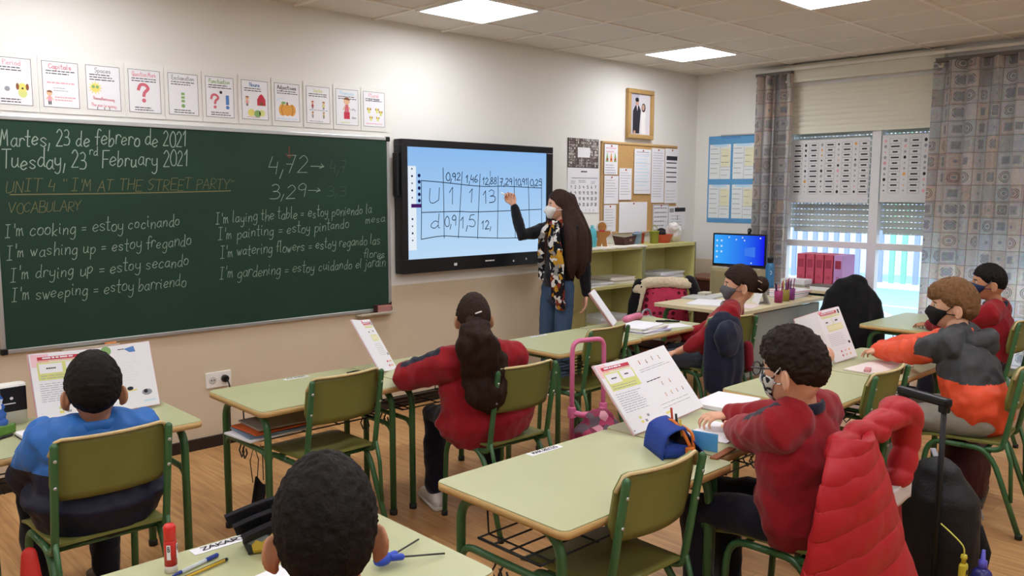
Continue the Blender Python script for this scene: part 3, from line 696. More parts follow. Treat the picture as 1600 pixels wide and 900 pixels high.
# wall calendar
ca=thing('wall_calendar','wall calendar with a black and white collage of faces over a month sheet','calendar',(-1.71,-.002,1.365))
m=MB(M_paper); p=Pl(m,(0,-.003,0),(1,0,0),(0,0,1)); M_ph=mat('collage_dark','3a3535',.5); p.slab(-.20,.385,.20,.635,.003,M_ph); rr=random.Random(3)
gm=[mat('collage_'+c,c,.5) for c in ('8c8480','b5aea8','5a5250','d2ccc6','6e5a54')]
for i in range(17):
    for j in range(10):
        u=-.19+i*.0225; w_=.392+j*.0245
        if abs(u+.0)<.075 and .475<w_<.545: continue
        p.rect(u+rr.uniform(0,.004),w_,u+.02,w_+.021,rr.choice(gm),.0004); p.disc(u+.010,w_+.013,.006,rr.choice(gm),.0007,.008,8)
p.rect(-.075,.475,.085,.56,M_paper,.0012); m.build('photo_collage',ca)
m=MB(M_paper); p=Pl(m,(0,-.004,0),(1,0,0),(0,0,1)); p.slab(-.20,0,.205,.385,.003,M_paper); p.bars(-.03,.05,.36,1,1,.012,M_ink,1); p.rect(-.15,.295,.19,.302,M_grey); p.bars(-.06,.06,.28,2,.014,.006,M_grey,2); p.bars(-.16,-.1,.275,3,.01,.004,M_grey,3); p.bars(.1,.17,.275,3,.01,.004,M_grey,4)
k=0
for r_ in range(4):
    for c in range(7):
        u=-.165+c*.053; w_=.21-r_*.05; p.text(str(1+k%28),(u,w_),(u+.020+.008*(k>8),w_),.024,.005,M_ink); k+=1
for c in range(3): p.text(str(c+1),(.03+c*.05,.012),(.045+c*.05,.012),.018,.004,M_grey)
m.build('month_sheet',ca)

# cork board and the papers pinned to it
ck=thing('cork_board','light brown cork notice board mostly covered with papers','notice board',(-.915,0,1.17))
m=MB(mat('cork','c19a66',.9,.1,nz=(60,.25))); m.box((0,-.008,.41),(1.11,.014,.80)); m.build('cork_panel',ck)
m=MB(mat('cork_frame','c4a06e',.5,.3))
for z in (.008,.812): m.box((0,-.011,z),(1.13,.022,.018))
for x in (-.557,.557): m.box((x,-.011,.41),(.016,.022,.80))
m.build('frame',ck)
def pinned(lab,x0,z0,x1,z1,kind,dy=-.0245,cat='paper',tilt=0):
    o=thing('pinned_paper',lab,cat,((x0+x1)/2,dy,z0),0,'papers pinned around the cork board'); w_=x1-x0; h_=z1-z0
    m=MB(M_paper); p=Pl(m,(-w_/2,-.001,0),(1,0,0),(0,0,1)); p.slab(0,0,w_,h_,.002,M_paper)
    if kind=='cal':
        for k in (.2,.5,.8): p.poly([(w_*k-.02,h_*.42),(w_*k+.02,h_*.42),(w_*k,h_*.75)],[M_green,M_org,M_green][int(k*3)]); p.disc(w_*k,h_*.5,.01,M_red,.0012)
        p.bars(.02,w_-.02,h_-.03,2,.03,.008,M_pink,1); p.bars(.015,w_-.015,h_*.32,4,.022,.006,M_grey,2)
    elif kind=='text': p.bars(.02,w_-.015,h_-.04,int((h_-.06)/.024),.024,.004,M_grey,int(x0*100))
    elif kind=='grid':
        p.bars(.03,w_-.03,h_-.025,1,1,.007,M_grey,1)
        for i in range(5): p.rect(.015,.03+i*(h_-.08)/4,w_-.015,.032+i*(h_-.08)/4,M_grey)
        p.bars(.02,w_-.02,h_-.06,int((h_-.1)/.03),.03,.006,M_sky,4)
    elif kind=='bold':
        p.rect(.02,h_-.11,w_-.02,h_-.07,M_ink)
        for k in range(5): p.rect(.02,h_-.14-k*.045,w_-.03,h_-.13-k*.045,M_ink)
        p.bars(.02,w_-.03,h_-.40,4,.03,.003,M_grey,3)
    elif kind=='table':
        p.frame(.005,.005,w_-.005,h_-.005,.004,M_ink)
        for i in range(1,6): p.rect(.005,h_*i/6,w_-.005,h_*i/6+.002,M_grey)
        for i in range(1,6): p.rect(w_*i/6,.005,w_*i/6+.002,h_-.03,M_grey)
        p.bars(.02,w_-.02,h_-.03,6,h_/6,.012,M_grey,3)
    elif kind=='head':
        p.rect(.01,h_-.06,w_*.3,h_-.02,M_grey); p.rect(w_*.35,h_-.055,w_,h_-.015,M_ink); p.rect(w_*.5,h_*.4,w_*.53,h_*.6,M_ink); p.bars(.04,w_-.04,h_*.6,4,.03,.005,M_grey,2)
    m.build('sheet',o)
    m=MB(mat('pin_red','c05a4a',.5)); m.ball((0,-.006,h_-.015),(.008,.006,.008),8,6); m.build('pin',o); return o
pinned('small sheet with christmas trees pinned at the top left of the cork board',-1.455,1.70,-1.27,1.965,'cal',-.0265)
pinned('text sheet pinned under the christmas tree sheet on the cork board',-1.45,1.44,-1.25,1.69,'text')
pinned('text sheet pinned in the middle left of the cork board under bare cork',-1.24,1.475,-1.06,1.76,'text',-.0235)
pinned('tall table sheet pinned in the upper middle of the cork board',-1.025,1.53,-.775,1.94,'grid')
pinned('plain pale sheet pinned between the table sheet and the bold list',-.762,1.445,-.56,1.955,'text',-.0235)
pinned('sheet with bold black lines pinned at the top right of the cork board',-.55,1.44,-.335,1.96,'bold')
pinned('narrow text sheet pinned at the lower left of the cork board',-1.45,1.19,-1.28,1.43,'text')
pinned('big blank white sheet pinned at the bottom centre of the cork board',-1.235,1.175,-.82,1.455,'plain')
pinned('timetable grid sheet pinned at the lower right of the cork board',-.73,1.18,-.48,1.43,'table',-.0265)
pinned('sheet with a black header strip hanging at the lower right beside the cork board',-.475,1.18,-.20,1.41,'head',-.0265)

# socket
so=thing('wall_socket','white double wall socket beside the left edge of the empty desk','socket',(-5.025,0,.36))
m=MB(M_white); m.box((0,-.006,.05),(.16,.012,.095),bev=.003); m.build('plate',so)
m=MB(mat('socket_ring','c9c6bf',.5)); m.lathe([(.024,0),(.024,.003),(.020,.004)],(-.038,-.011,.05),20,(0,-1,0)); m.m(M_ink); m.lathe([(.004,0),(.004,.006)],(-.046,-.011,.05),8,(0,-1,0)); m.lathe([(.004,0),(.004,.006)],(-.030,-.011,.05),8,(0,-1,0)); m.build('outlet',so)  # outlet ring slightly greyer than the white plate
m=MB(M_black); m.lathe([(.022,0),(.022,.02),(.016,.03)],(.036,-.011,.052),20,(0,-1,0)); m.tube(arc((.036,-.04,.052),(.045,-.06,.03),(.05,-.05,-.01)),.004,6); m.tube(arc((.05,-.05,-.01),(.055,-.02,-.15),(.06,-.02,-.34)),.004,6); m.build('plug',so)

# blue wall chart on the window wall
bp=thing('wall_chart','blue bordered wall chart with white and yellow text tables, partly behind the curtain','chart',(-.002,-.44,1.25))
m=MB(mat('chart_blue','5f9ccb',.5)); p=Pl(m,(-.003,.29,0),(0,-1,0),(0,0,1)); p.slab(0,0,.58,.84,.003,m.mats[0])
cw=mat('chart_white','e0e6e6',.6); cy=mat('chart_yellow','e4e2c4',.6)
for r0,r1 in ((.045,.37),(.425,.76)):
    for u0,u1 in ((.015,.25),(.275,.51),(.53,.57)):
        p.rect(u0,r0,u1,r1,cw,.0005)
        if u1-u0>.1:
            p.rect(u0+.13,r0+.12,u1-.01,r1-.04,cy,.0008); p.rect(u0+.118,r0,u0+.121,r1-.02,M_grey,.001); p.rect(u0+.118,r0+.115,u1,r0+.118,M_grey,.001)
            p.disc((u0+u1)/2,r1-.012,.09,M_sky,.001,.012)
            p.bars(u0+.01,u0+.11,r1-.04,6,.047,.006,M_grey,int(r0*100)); p.bars(u0+.13,u1-.01,r1-.05,3,.06,.006,M_grey,int(u0*50)); p.bars(u0+.13,u1-.01,r0+.09,2,.05,.005,M_grey,int(u0*70))
p.bars(.15,.36,.825,1,1,.012,M_blue,1); p.bars(.05,.4,.025,1,1,.008,M_blue,2)
m.build('print',bp)
m=MB(M_metal); m.box((-.008,-.06,.845),(.016,.42,.012)); m.build('hanger_strip',bp)

# vocabulary sheets stuck on the glass
def vocab(lab,y0,y1,z0,z1,cols):
    o=thing('vocabulary_sheet',lab,'poster',(.022,(y0+y1)/2,z0),0,'vocabulary sheets on the window glass'); w_=abs(y1-y0); h_=z1-z0
    m=MB(mat('vocab_paper','d6d6d8',.5)); p=Pl(m,(0,w_/2,0),(0,-1,0),(0,0,1)); p.slab(0,0,w_,h_,.002,m.mats[0]); r=random.Random(cols); n=10; rh=(h_-.10)/n; cwid=w_/cols
    for c in range(cols):
        for k in range(n):
            u=c*cwid; w2=.075+k*rh
            p.frame(u+cwid*.38,w2,u+cwid*.97,w2+rh*.94,.0022,M_grey,.0005)
            wl_=cwid*r.uniform(.22,.45); p.rect(u+cwid*.675-wl_/2,w2+rh*.35,u+cwid*.675+wl_/2,w2+rh*.62,M_ink,.0008)
            s=r.uniform(.3,.8); p.disc(u+cwid*.18,w2+rh*.5,cwid*.10*s,r.choice([M_ink,M_grey,M_grey,M_ink,M_org,M_pink]),.0008,rh*.42*s,10)
    m.build('print',o); return o
vocab('grey sheet of picture words on the left window pane',-.975,-1.735,1.455,2.015,5)
vocab('grey sheet of picture words on the right window pane, partly behind the wide curtain',-1.835,-2.48,1.465,2.025,4)
# ================================================================== desks and chairs
def make_desk(name,lab,x0,x1,y0,y1,z=.64,basket=True,hooks=2,near_detail=True,group=None,rz=0):
    """y0 = edge nearest the pupil, y1 = far edge"""
    w_,d_=x1-x0,y1-y0; cx,cy=(x0+x1)/2,(y0+y1)/2
    t=thing(name,lab,'desk',(cx,cy,0),rz,group)
    m=MB(M_lam); m.prism(rrect(w_-.004,d_-.004,.024),z-.004,z); a=m.build('top',t)
    m=MB(M_edge); m.prism(rrect(w_,d_,.026),z-.026,z-.0035,True); m.build('edge_band',a)
    hx,hy=w_/2-.055,d_/2-.06; r=.0155
    for sx_ in (-1,1):
        for sy_ in (-1,1):
            x=sx_*hx; y=sy_*hy
            P=[(x,y,.012),(x,y,z-.13)]+arc((x,y,z-.13),(x,y,z-.045),(x,y-sy_*.085,z-.04))[1:]
            m=MB(M_tube); m.tube(P,r,10); o=m.build('leg',t)
            m=MB(M_cap); m.lathe([(.018,0),(.019,.022),(.016,.026)],(x,y,0),12); m.build('foot_cap',o)
        m=MB(M_tube); x=sx_*hx; zz=z-.20
        m.tube(arc((x,-hy,zz-.05),(x,-hy+.015,zz),(x,-hy+.06,zz),4)+arc((x,hy-.06,zz),(x,hy-.015,zz),(x,hy,zz-.05),4),.012,8); m.tube([(x,-hy+.08,z-.041),(x,hy-.08,z-.041)],r,8); m.build('side_rail',t)
    m=MB(M_tube); m.tube([(-hx,hy-.09,z-.045),(hx,hy-.09,z-.045)],.013,8); m.build('cross_bar',t)
    if basket:
        m=MB(M_dkwire); zb=z-.17
        for k in range(5): m.tube([(-hx+.02,-hy+.10+k*(2*hy-.16)/4,zb),(hx-.02,-hy+.10+k*(2*hy-.16)/4,zb)],.0035,5)
        for k in (-.9,-.3,.3,.9): m.tube([(k*(hx-.03),-hy+.09,zb),(k*(hx-.03),hy-.06,zb),(k*(hx-.03),hy-.05,z-.03)],.0035,5)
        for sx_ in (-1,1): m.tube([(sx_*(hx-.02),-hy+.10,zb),(sx_*(hx-.02),hy-.06,zb)],.005,6)
        m.build('wire_shelf',t)
    for i in range(hooks):
        x=(-1 if i%2==0 else 1)*(hx-.0); y=.02+.05*(i//2)
        m=MB(M_dkwire); zz=z-.215
        for q in (0,.03): m.tube([(x,y+q,zz+.01)]+[(x,y+q+.0+.022*math.sin(a),zz-.03-.026*math.cos(a)+.0) for a in (PI*.9,PI*.5,0,-PI*.5,-PI*.8)],.0035,6)
        m.build('bag_hook',t)
    return t
D={}
GD='single green pupil desks'
D['left']=make_desk('school_desk','green desk under the open book of the boy in the blue jacket',-6.60,-5.82,-1.64,-1.13,group=GD)
D['second']=make_desk('school_desk','empty green desk below the wall socket with magazines under its top',-5.60,-4.852,-1.69,-1.175,group=GD)
D['girl']=make_desk('school_desk','green desk of the girl with the long ponytail',-4.846,-4.09,-1.69,-1.175,group=GD)
D['third']=make_desk('school_desk','clear green desk in front of the teacher, with an empty chair pushed to it',-3.81,-3.05,-1.69,-1.155,group=GD)
D['papers']=make_desk('school_desk','green desk carrying a stack of white papers and a black pen',-3.045,-2.275,-1.665,-1.145,group=GD)
D['fg']=make_desk('school_desk','green desk at the bottom of the photo with a red glue stick',-6.74,-5.87,-3.40,-2.775,group=GD)
D['near']=make_desk('school_desk','bare green desk in the middle foreground with a paper name strip',-5.59,-4.75,-3.36,-2.81,group=GD)
D['glasses']=make_desk('school_desk','green desk under the open notebook of the boy with glasses',-4.742,-3.97,-3.30,-2.79,group=GD)
D['lap']=make_desk('school_desk','green desk with an empty chair beside the pupil in the orange jacket',-3.86,-3.11,-3.26,-2.75,group=GD)
D['orange']=make_desk('school_desk','green desk under the orange sleeves of the pupil in the orange jacket',-3.10,-2.35,-3.26,-2.75,group=GD)
D['right']=make_desk('school_desk','pale desk by the window in front of the boy at the far right',-1.50,-.66,-2.86,-2.36,group=GD)

def make_chair(lab,x,y,rz,group='green school chairs'):
    t=thing('school_chair',lab,'chair',(x,y,0),rz,group)
    W_,zs=.175,.40
    m=MB(M_ply)
    def seat(u,v):
        xx=(u-.5)*.37*(1-.06*v); yy=-.165+.35*(1-v)
        return (xx,yy,zs+.006-.010*math.sin(PI*v)*(1-(2*u-1)**2)-.018*max(0,.18-v)**1.0/.18*.6 + .004*v)
    m.grid(seat,10,12,.009); m.build('seat',t)
    def yb(z): return -.165-.065*(z-.38)/.39
    def back(u,v):
        xx=(u-.5)*.365; z=.565+.205*v; q=(2*u-1)
        rr_=.03
        return (xx,yb(z)+.016-.042*(1-q*q)+.010,z)
    # rounded outline
    o2=MB(M_ply); n=14
    def back2(u,v):
        q=2*u-1; zc=.6675; hh=.1035
        e=abs(q); k=1 if e<.86 else (1-.5*((e-.86)/.14)**2)
        return (q*.183,yb(zc+(2*v-1)*hh*k)+.030-.040*(1-q*q),zc+(2*v-1)*hh*k)
    o2.grid(back2,22,8,.011); b=o2.build('backrest',t)
    m=MB(M_plyedge)
    m.tube([back2(i/22,1.0) if True else 0 for i in range(23)],.0062,6); 
    m.build('backrest_edge',b,(0,-.004,0))
    for s in (-1,1):
        x_=s*W_
        m=MB(M_tube); P=[(x_,yb(.755),.755),(x_,yb(.5),.5),(x_,yb(.42),.42)]+arc((x_,yb(.42),.42),(x_,yb(.38)-.002,.385),(x_,-.115,.384),5)[1:]
        m.tube(P,.0125,10,cap='r'); m.build('back_post',t)
        m=MB(M_tube); P=[(x_*1.0,.165,.014),(x_,.150,.30)]+arc((x_,.150,.30),(x_,.142,.382),(x_,.085,.384),5)[1:]+[(x_,-.02,.384)]
        m.tube(P,.0125,10); o=m.build('leg',t); m=MB(M_cap); m.lathe([(.015,0),(.0155,.02),(.013,.024)],(x_,.165,0),10); m.build('foot_cap',o)
        m=MB(M_tube); P=[(x_*1.04,-.255,.014),(x_,-.165,.26)]+arc((x_,-.165,.26),(x_,-.125,.382),(x_,-.06,.384),5)[1:]+[(x_,.0,.384)]
        m.tube(P,.0125,10); o=m.build('leg',t); m=MB(M_cap); m.lathe([(.015,0),(.0155,.02),(.013,.024)],(x_*1.04,-.256,0),10); m.build('foot_cap',o)
        m=MB(M_tube); m.tube([(x_,yb(.44),.44),(x_,-.205,.34),(x_*1.01,-.215,.16)],.009,8); m.build('brace',t)
    m=MB(M_tube); m.tube([(-W_,.09,.378),(W_,.09,.378)],.010,8); m.tube([(-W_,-.10,.378),(W_,-.10,.378)],.010,8); m.build('cross_bar',t)
    for s in (-1,1):
        for z in (.62,.71): m=MB(M_metal); m.lathe([(.006,0),(.006,.003),(.003,.005)],(s*W_,yb(z)-.010,z),8,(0,-1,0)); m.build('rivet',t)
    return t
C0=make_chair('green chair under the boy in the blue jacket',-6.28,-1.80,0)
def chair(lab,x,y,rz): return dup(C0,(x,y,0),rz,lab)
chair('empty green chair pushed under the desk below the wall socket',-5.27,-1.585,.03)
chair('green chair of the girl with the ponytail, showing beside her back',-4.565,-1.975,-.04)
chair('empty green chair behind the pink trolley handle',-3.50,-1.56,.04)
chair('empty green chair at the bare foreground desk',-5.24,-3.21,-.03)
chair('green chair under the boy with glasses, red puffer jacket on its back',-4.595,-3.50,.03)
chair('empty green chair between the boy with glasses and the orange jacket',-3.475,-3.14,0)
chair('green chair under the pupil in the orange jacket',-2.90,-3.52,.10)
chair('pale green chair of the girl with the bun, navy jacket on its back',-2.50,-1.83,-.40)
chair('green chair of the boy at the far right, mostly hidden',-1.36,-3.12,0)
chair('green chair under the dark haired boy at the bottom of the photo',-6.53,-3.80,0)
chair('chair by the window draped with a black coat',-.93,-1.98,-.85)
chair('chair behind the teacher\'s table draped with a pink polka dot coat',-1.40,-.60,-.72)
# ================================================================== people
def smooth(a,b,x):
    t=max(0,min(1,(x-a)/(b-a))); return t*t*(3-2*t)
def g3(d,c,s):
    q=(d-V(c).normalized()).length_squared; return math.exp(-q/(2*s*s))
def head_r(d,S):
    """star-shaped head: x right, y face, z up; S = overall scale (1 = adult)"""
    a,b,c=.073,.094,.112
    if d.z<0: a*=1-.24*(-d.z)**1.5; 
    if d.y>0: b*=.97
    r=1/math.sqrt((d.x/a)**2+(d.y/b)**2+(d.z/c)**2)
    if d.y>0:
        r+=.016*g3(d,(0,.62,-.78),.24)                      # chin
        r+=.012*g3(d,(0,.97,-.20),.10)+.014*g3(d,(0,.93,-.32),.085)+.006*g3(d,(0,1,-.05),.09)   # nose
        for s in (-1,1):
            r-=.009*g3(d,(s*.36,.90,.03),.14)                # eye sockets
            r+=.004*g3(d,(s*.34,.90,.22),.13)                # brow
            r+=.004*g3(d,(s*.55,.80,-.22),.2)                # cheeks
            r+=.003*g3(d,(s*.26,.93,-.33),.06)               # nostril wings
        r+=.006*g3(d,(0,.85,-.50),.10)-.004*g3(d,(0,.83,-.58),.05)+.005*g3(d,(0,.79,-.66),.09) # lips
    else: r+=.006*g3(d,(0,-.9,.25),.5)
    return r*S
def star(mb,fr,O,rad,nu=48,nv=32):
    """closed star-shaped surface; fr = (R,F,U) axes"""
    R,F,U=fr; vs=[]; 
    def pt(d): return O+(R*d.x+F*d.y+U*d.z)*rad(d)
    vs.append(pt(V((0,0,-1))))
    for i in range(1,nv):
        ph=-PI/2+PI*i/nv
        for k in range(nu):
            t=2*PI*k/nu; vs.append(pt(V((math.cos(ph)*math.cos(t),math.cos(ph)*math.sin(t),math.sin(ph)))))
    vs.append(pt(V((0,0,1)))); fs=[]; top=len(vs)-1; b=1+(nv-2)*nu
    for k in range(nu):
        fs.append((0,1+(k+1)%nu,1+k)); fs.append((top,b+k,b+(k+1)%nu))
    for i in range(nv-2):
        for k in range(nu):
            a_=1+i*nu+k; b_=1+i*nu+(k+1)%nu; fs.append((a_,b_,b_+nu,a_+nu))
    mb.add(vs,fs,True)
def frame(yaw,pitch=0,roll=0):
    """yaw 0 = facing +y, counter-clockwise; pitch up positive; roll tilts to own left positive"""
    M=Matrix.Rotation(yaw,3,'Z')@Matrix.Rotation(pitch,3,'X')@Matrix.Rotation(-roll,3,'Y')
    return M@V((1,0,0)),M@V((0,1,0)),M@V((0,0,1))
def ik(S,W,l1,l2,pole):
    d=W-S; L=d.length
    if L>(l1+l2)*.995: W=S+d*((l1+l2)*.995/L); d=W-S; L=d.length
    x=(L*L+l1*l1-l2*l2)/(2*L); h=math.sqrt(max(0,l1*l1-x*x)); n=d.normalized(); p=V(pole)-n*V(pole).dot(n); p.normalize()
    return S+n*x+p*h, W
def hand(mb,W,d,n,side,s,curl=.5,pinch=False):
    """W wrist, d pointing direction, n palm normal (the side the fingers curl to), side=+1 if the thumb is on d x n"""
    d=d.normalized(); n=(n-d*n.dot(d)).normalized(); t=d.cross(n).normalized()*side
    mb.tube([W-d*.02*s,W+d*.02*s,W+d*.05*s,W+d*.085*s],[(.021*s,.019*s),(.028*s,.0165*s),(.037*s,.0145*s),(.036*s,.0125*s)],12,cap='r',up=n)
    L=[.078,.086,.080,.062]
    for i in range(4):
        off=(1.5-i)*.0195*s; b=W+d*(.088-.004*abs(i-1))*s+t*off; a=0; P=[b-d*.02*s,b]; q=b; dd=(d+t*(1.5-i)*.07).normalized()
        c=curl*(1+.14*i)
        for k,fr_ in enumerate((.45,.32,.25)):
            a+=c*(.75 if k==0 else .95); q=q+(dd*math.cos(a)+n*math.sin(a))*L[i]*s*fr_; P.append(q)
        mb.tube(P,[.0088*s,.0085*s,.0078*s,.0072*s,.0060*s],8,cap='r')
    b=W+d*.025*s+t*.026*s; tip=.6 if not pinch else 1.0
    P=[b-t*.01*s,b+(d*.030+t*.020+n*.010)*s,b+(d*.055+t*.022+n*.026*tip)*s,b+(d*.074+t*.012+n*.040*tip)*s]
    mb.tube(P,[.0125*s,.0115*s,.0095*s,.0072*s],8,cap='r')
SKIN={'tan':mat('skin_tan','b98464',.5,.35,nz=(14,.06)),'fair':mat('skin_fair','d9a588',.5,.35,nz=(14,.05)),'brown':mat('skin_brown','8a5a40',.5,.35,nz=(14,.06))}
M_eye=mat('eye_white','d8d2cc',.25,.5); M_iris=mat('iris_brown','2a1a12',.2,.5)
def wr(seed,amp,fs=11):
    """cloth folds: soft displacement stretched along the limbs"""
    o=V((seed*3.1,seed*1.7,seed*.9))
    def f(co,n):
        a=noise.noise(V((co.x*fs,co.y*fs,co.z*fs*.75))+o); b=noise.noise(V((co.x*fs*2.3,co.y*fs*2.3,co.z*fs*2.3))+o)
        return amp*(1-2*abs(a))*.8+amp*.45*b
    return f
class Fig:
    """one person: world-space pieces, each a child of one Empty"""
    def __init__(s,label,loc):
        s.root=thing('person',label,'person',loc); s.loc=V(loc)
    def fin(s,mb,name,voxel=None,sm=4,disp=None,matfn=None,fac=.5,parent=None):
        o=mb.build(name,None,fix=voxel is None)
        if voxel: bake(o,voxel,sm,fac,disp,matfn)
        me=o.data
        me.transform(Matrix.Translation(-s.loc)); me.update(); o.parent=parent or s.root
        return o
def cloth(name,c,**k): return mat(name,c,.85,.15,nz=(7,.10),bump=(260,.18),sheen=.15,**k)
def hair_mat(name,c,streak=(90,90,9)):
    return mat(name,c,.62,.16,nz=(1.0,.55,streak),bump=(1.3,.8,streak))

def person(label,loc,P,N,Hc,Hs,hyaw,hpitch=0,hroll=0,byaw=0,hands=None,hdirs=None,hnorm=((0,0,-1),(0,0,-1)),poles=None,sw=.15,skin='tan',top=None,top_fn=None,hem=.0,
           legs=None,pants=None,shoes=None,sleeve_end=(1,1),hair=None,hairm=None,mask=None,curl=.45,thick=1.0,arm=(.235,.20),hand_s=.86,collar=None,fold=.006,chest=1.0,eyes=True,ear=True,stripe=False,ears=.86,hemw=1.0,vis_hand=(True,True)):
    f=Fig(label,loc); P=V(P);N=V(N);Hc=V(Hc)
    R,F,U=frame(byaw); hf=frame(hyaw,hpitch,hroll); HR,HF,HU=hf
    sk=SKIN[skin]; spine=N-P
    Sh=[N+R*(s*sw)-V((0,0,.035)) for s in (-1,1)]
    El=[];Wr=[]
    for i,s in enumerate((-1,1)):
        e,w_=ik(Sh[i],V(hands[i]),arm[0],arm[1],V(poles[i])); El.append(e);Wr.append(w_)
    # --- body: one continuous skin
    m=MB(sk)
    star(m,hf,Hc,lambda d:head_r(d,Hs),56,40)
    if ear:
        for s in (-1,1):
            c=Hc+HR*(s*.0735*Hs)+HF*(-.008*Hs)+HU*(-.022*Hs); es=ears; ax=(HR*s*.45-HF*.9).normalized()
            ring=[c+HU*(.030*Hs*es*math.sin(a))*(1.05)+(ax*(.016+.017*math.cos(a))*es+HR*s*(.004+.003*math.cos(a)))*Hs for a in [k*PI/7+.2 for k in range(14)]]
            m.tube(ring+[ring[0]],.0062*Hs,8); m.ball(c+ax*.012*Hs,(.010*Hs,.016*Hs,.024*Hs),10,8)
            m.ball(c+ax*.012*Hs-HU*.028*Hs,.0085*Hs,8,6)
    neck0=Hc-HU*.055*Hs-HF*.018*Hs
    m.tube([neck0,(neck0+N)/2+V((0,0,-.005)),N-V((0,0,.05))],[.047*Hs,.048*Hs,.06],14,cap='r')
    m.tube([P,P+spine*.35,P+spine*.75,N-V((0,0,.03))],[(.12,.085),(.11,.075),(.125,.08),(.08,.06)],16,cap='r',up=F)
    for i in (0,1):
        m.tube([Sh[i],El[i],Wr[i]],[.040,.032,.022],10,cap='r')
        hd=V(hdirs[i]) if hdirs else (Wr[i]-El[i])
        if vis_hand[i]: hand(m,Wr[i],hd,V(hnorm[i]),(1 if i==0 else -1),hand_s,curl if not isinstance(curl,tuple) else curl[i])
    if legs:
        for hip,kn,an,toe in legs:
            m.tube([hip,kn,an],[.06,.045,.034],10,cap='r'); m.tube([an,V(toe)],[.03,.022],8,cap='r')
    f.fin(m,'body',.0042,3)
    # --- top
    if top:
        k=thick
        m=MB(*top) if isinstance(top,(list,tuple)) else MB(top)
        b0=P+V((0,0,.085-hem)) 
        m.tube([b0,P+spine*.28,P+spine*.62,N-spine.normalized()*.075,N-spine.normalized()*.02],[(.168*k*chest*hemw,.128*k*hemw),(.160*k*chest,.116*k),(.158*k*chest,.112*k),(.135*k,.085*k),(.066*k,.062*k)],20,cap='r',up=F)
        for i in (0,1):
            e,w_=El[i],Wr[i]; w2=e+(w_-e)*sleeve_end[i]
            m.tube([N+(Sh[i]-N)*.45,Sh[i],Sh[i]+(e-Sh[i])*.5,e,e+(w2-e)*.5,w2],[.060*k,.066*k,.058*k,.053*k,.047*k,.036*k],14,cap='r')
        if stripe and not top_fn:
            def top_fn(c,n):
                for i_,s_ in enumerate((-1,1)):
                    d_=El[i_]-Sh[i_]; t_=max(-.02,min(.95,(c-Sh[i_]).dot(d_)/d_.length_squared)); q_=c-(Sh[i_]+d_*t_)
                    dn=d_.normalized(); o_=(V((0,0,1))-dn*dn.z)
                    if o_.length<1e-3: continue
                    o_=(o_.normalized()+R*s_*.5-dn*(R*s_).dot(dn)*.5).normalized()
                    if q_.length<.11 and -.02<t_<.95 and q_.normalized().dot(o_)>.89 and (c-N).dot(R*s_)>.07: return 1
                return 0
        o=f.fin(m,'jacket',.008,6,wr(len(label),fold),top_fn)
        if collar:
            m=MB(collar)
            ring=[N+V((0,0,.005))+R*(.064*math.sin(a))*k+F*(.060*math.cos(a)+.006)*k+V((0,0,.012*(1-math.cos(a))*.5)) for a in [j*2*PI/18+.35 for j in range(17)]]
            m.tube(ring,[(.010,.022)]*17,10,cap='r',up=(0,0,1)); f.fin(m,'collar',.007,3)
    if legs:
        m=MB(pants)
        for hip,kn,an,toe in legs:
            m.tube([V(hip)-(V(kn)-V(hip))*.05,(V(hip)+V(kn))/2,kn,(V(kn)+V(an))/2,V(an)+V((0,0,.02))],[.070,.070,.060,.053,.049],14,cap='r')
        m.tube([P-V((0,0,.04)),P+V((0,0,.10))],[(.118,.092),(.115,.088)],16,cap='r',up=F)
        f.fin(m,'trousers',.010,5,wr(len(label)+3,fold*.8))
        for hip,kn,an,toe in legs:
            an,toe=V(an),V(toe); d=(toe-an); d.z=0; d.normalize(); a0=V((an.x,an.y,0))
            m=MB(shoes or M_black)
            m.tube([a0-d*.05+V((0,0,.035)),a0+V((0,0,.05)),a0+d*.06+V((0,0,.042)),a0+d*.12+V((0,0,.030)),a0+d*.165+V((0,0,.026))],[(.034,.032),(.038,.046),(.041,.038),(.042,.026),(.032,.020)],14,cap='r',up=(0,0,1))
            m.tube([a0+V((0,0,.04)),a0+V((0,0,.085))],[.040,.042],12,cap='r')
            o=f.fin(m,'shoe',.006,3); m=MB(mat('sole_white','cfcac2',.6))
            poly=[(-.085,-.024),(-.06,-.036),(.06,-.042),(.14,-.044),(.18,-.025),(.185,.0),(.18,.025),(.14,.044),(.06,.042),(-.06,.036),(-.085,.024)]
            n_=V((-d.y,d.x,0)); pp=[((a0+d*x+n_*y).x,(a0+d*x+n_*y).y) for x,y in poly]
            m.prism(pp,.001,.018,True); f.fin(m,'sole',parent=o)
    # --- eyes and brows
    if eyes:
        for s in (-1,1):
            d=V((s*.36,.92,.03)).normalized(); c=Hc+(HR*d.x+HF*d.y+HU*d.z)*(head_r(d,Hs)-.0085*Hs)
            m=MB(M_eye); m.ball(c,.0125*Hs,14,10); m.m(M_iris); q=c+(HF*.98+HR*s*.05)*.0088*Hs; m.ball(q,.0062*Hs,10,8); f.fin(m,'eye')
            m=MB(hairm); pts=[]
            for t in (-.14,-.02,.12,.2):
                dd=V((s*(.36+t),.92,.215-.25*max(0,t-.05))).normalized(); pts.append(Hc+(HR*dd.x+HF*dd.y+HU*dd.z)*(head_r(dd,Hs)+.0005))
            m.tube(pts,[.002*Hs,.0034*Hs,.003*Hs,.0012*Hs],6); f.fin(m,'eyebrow')
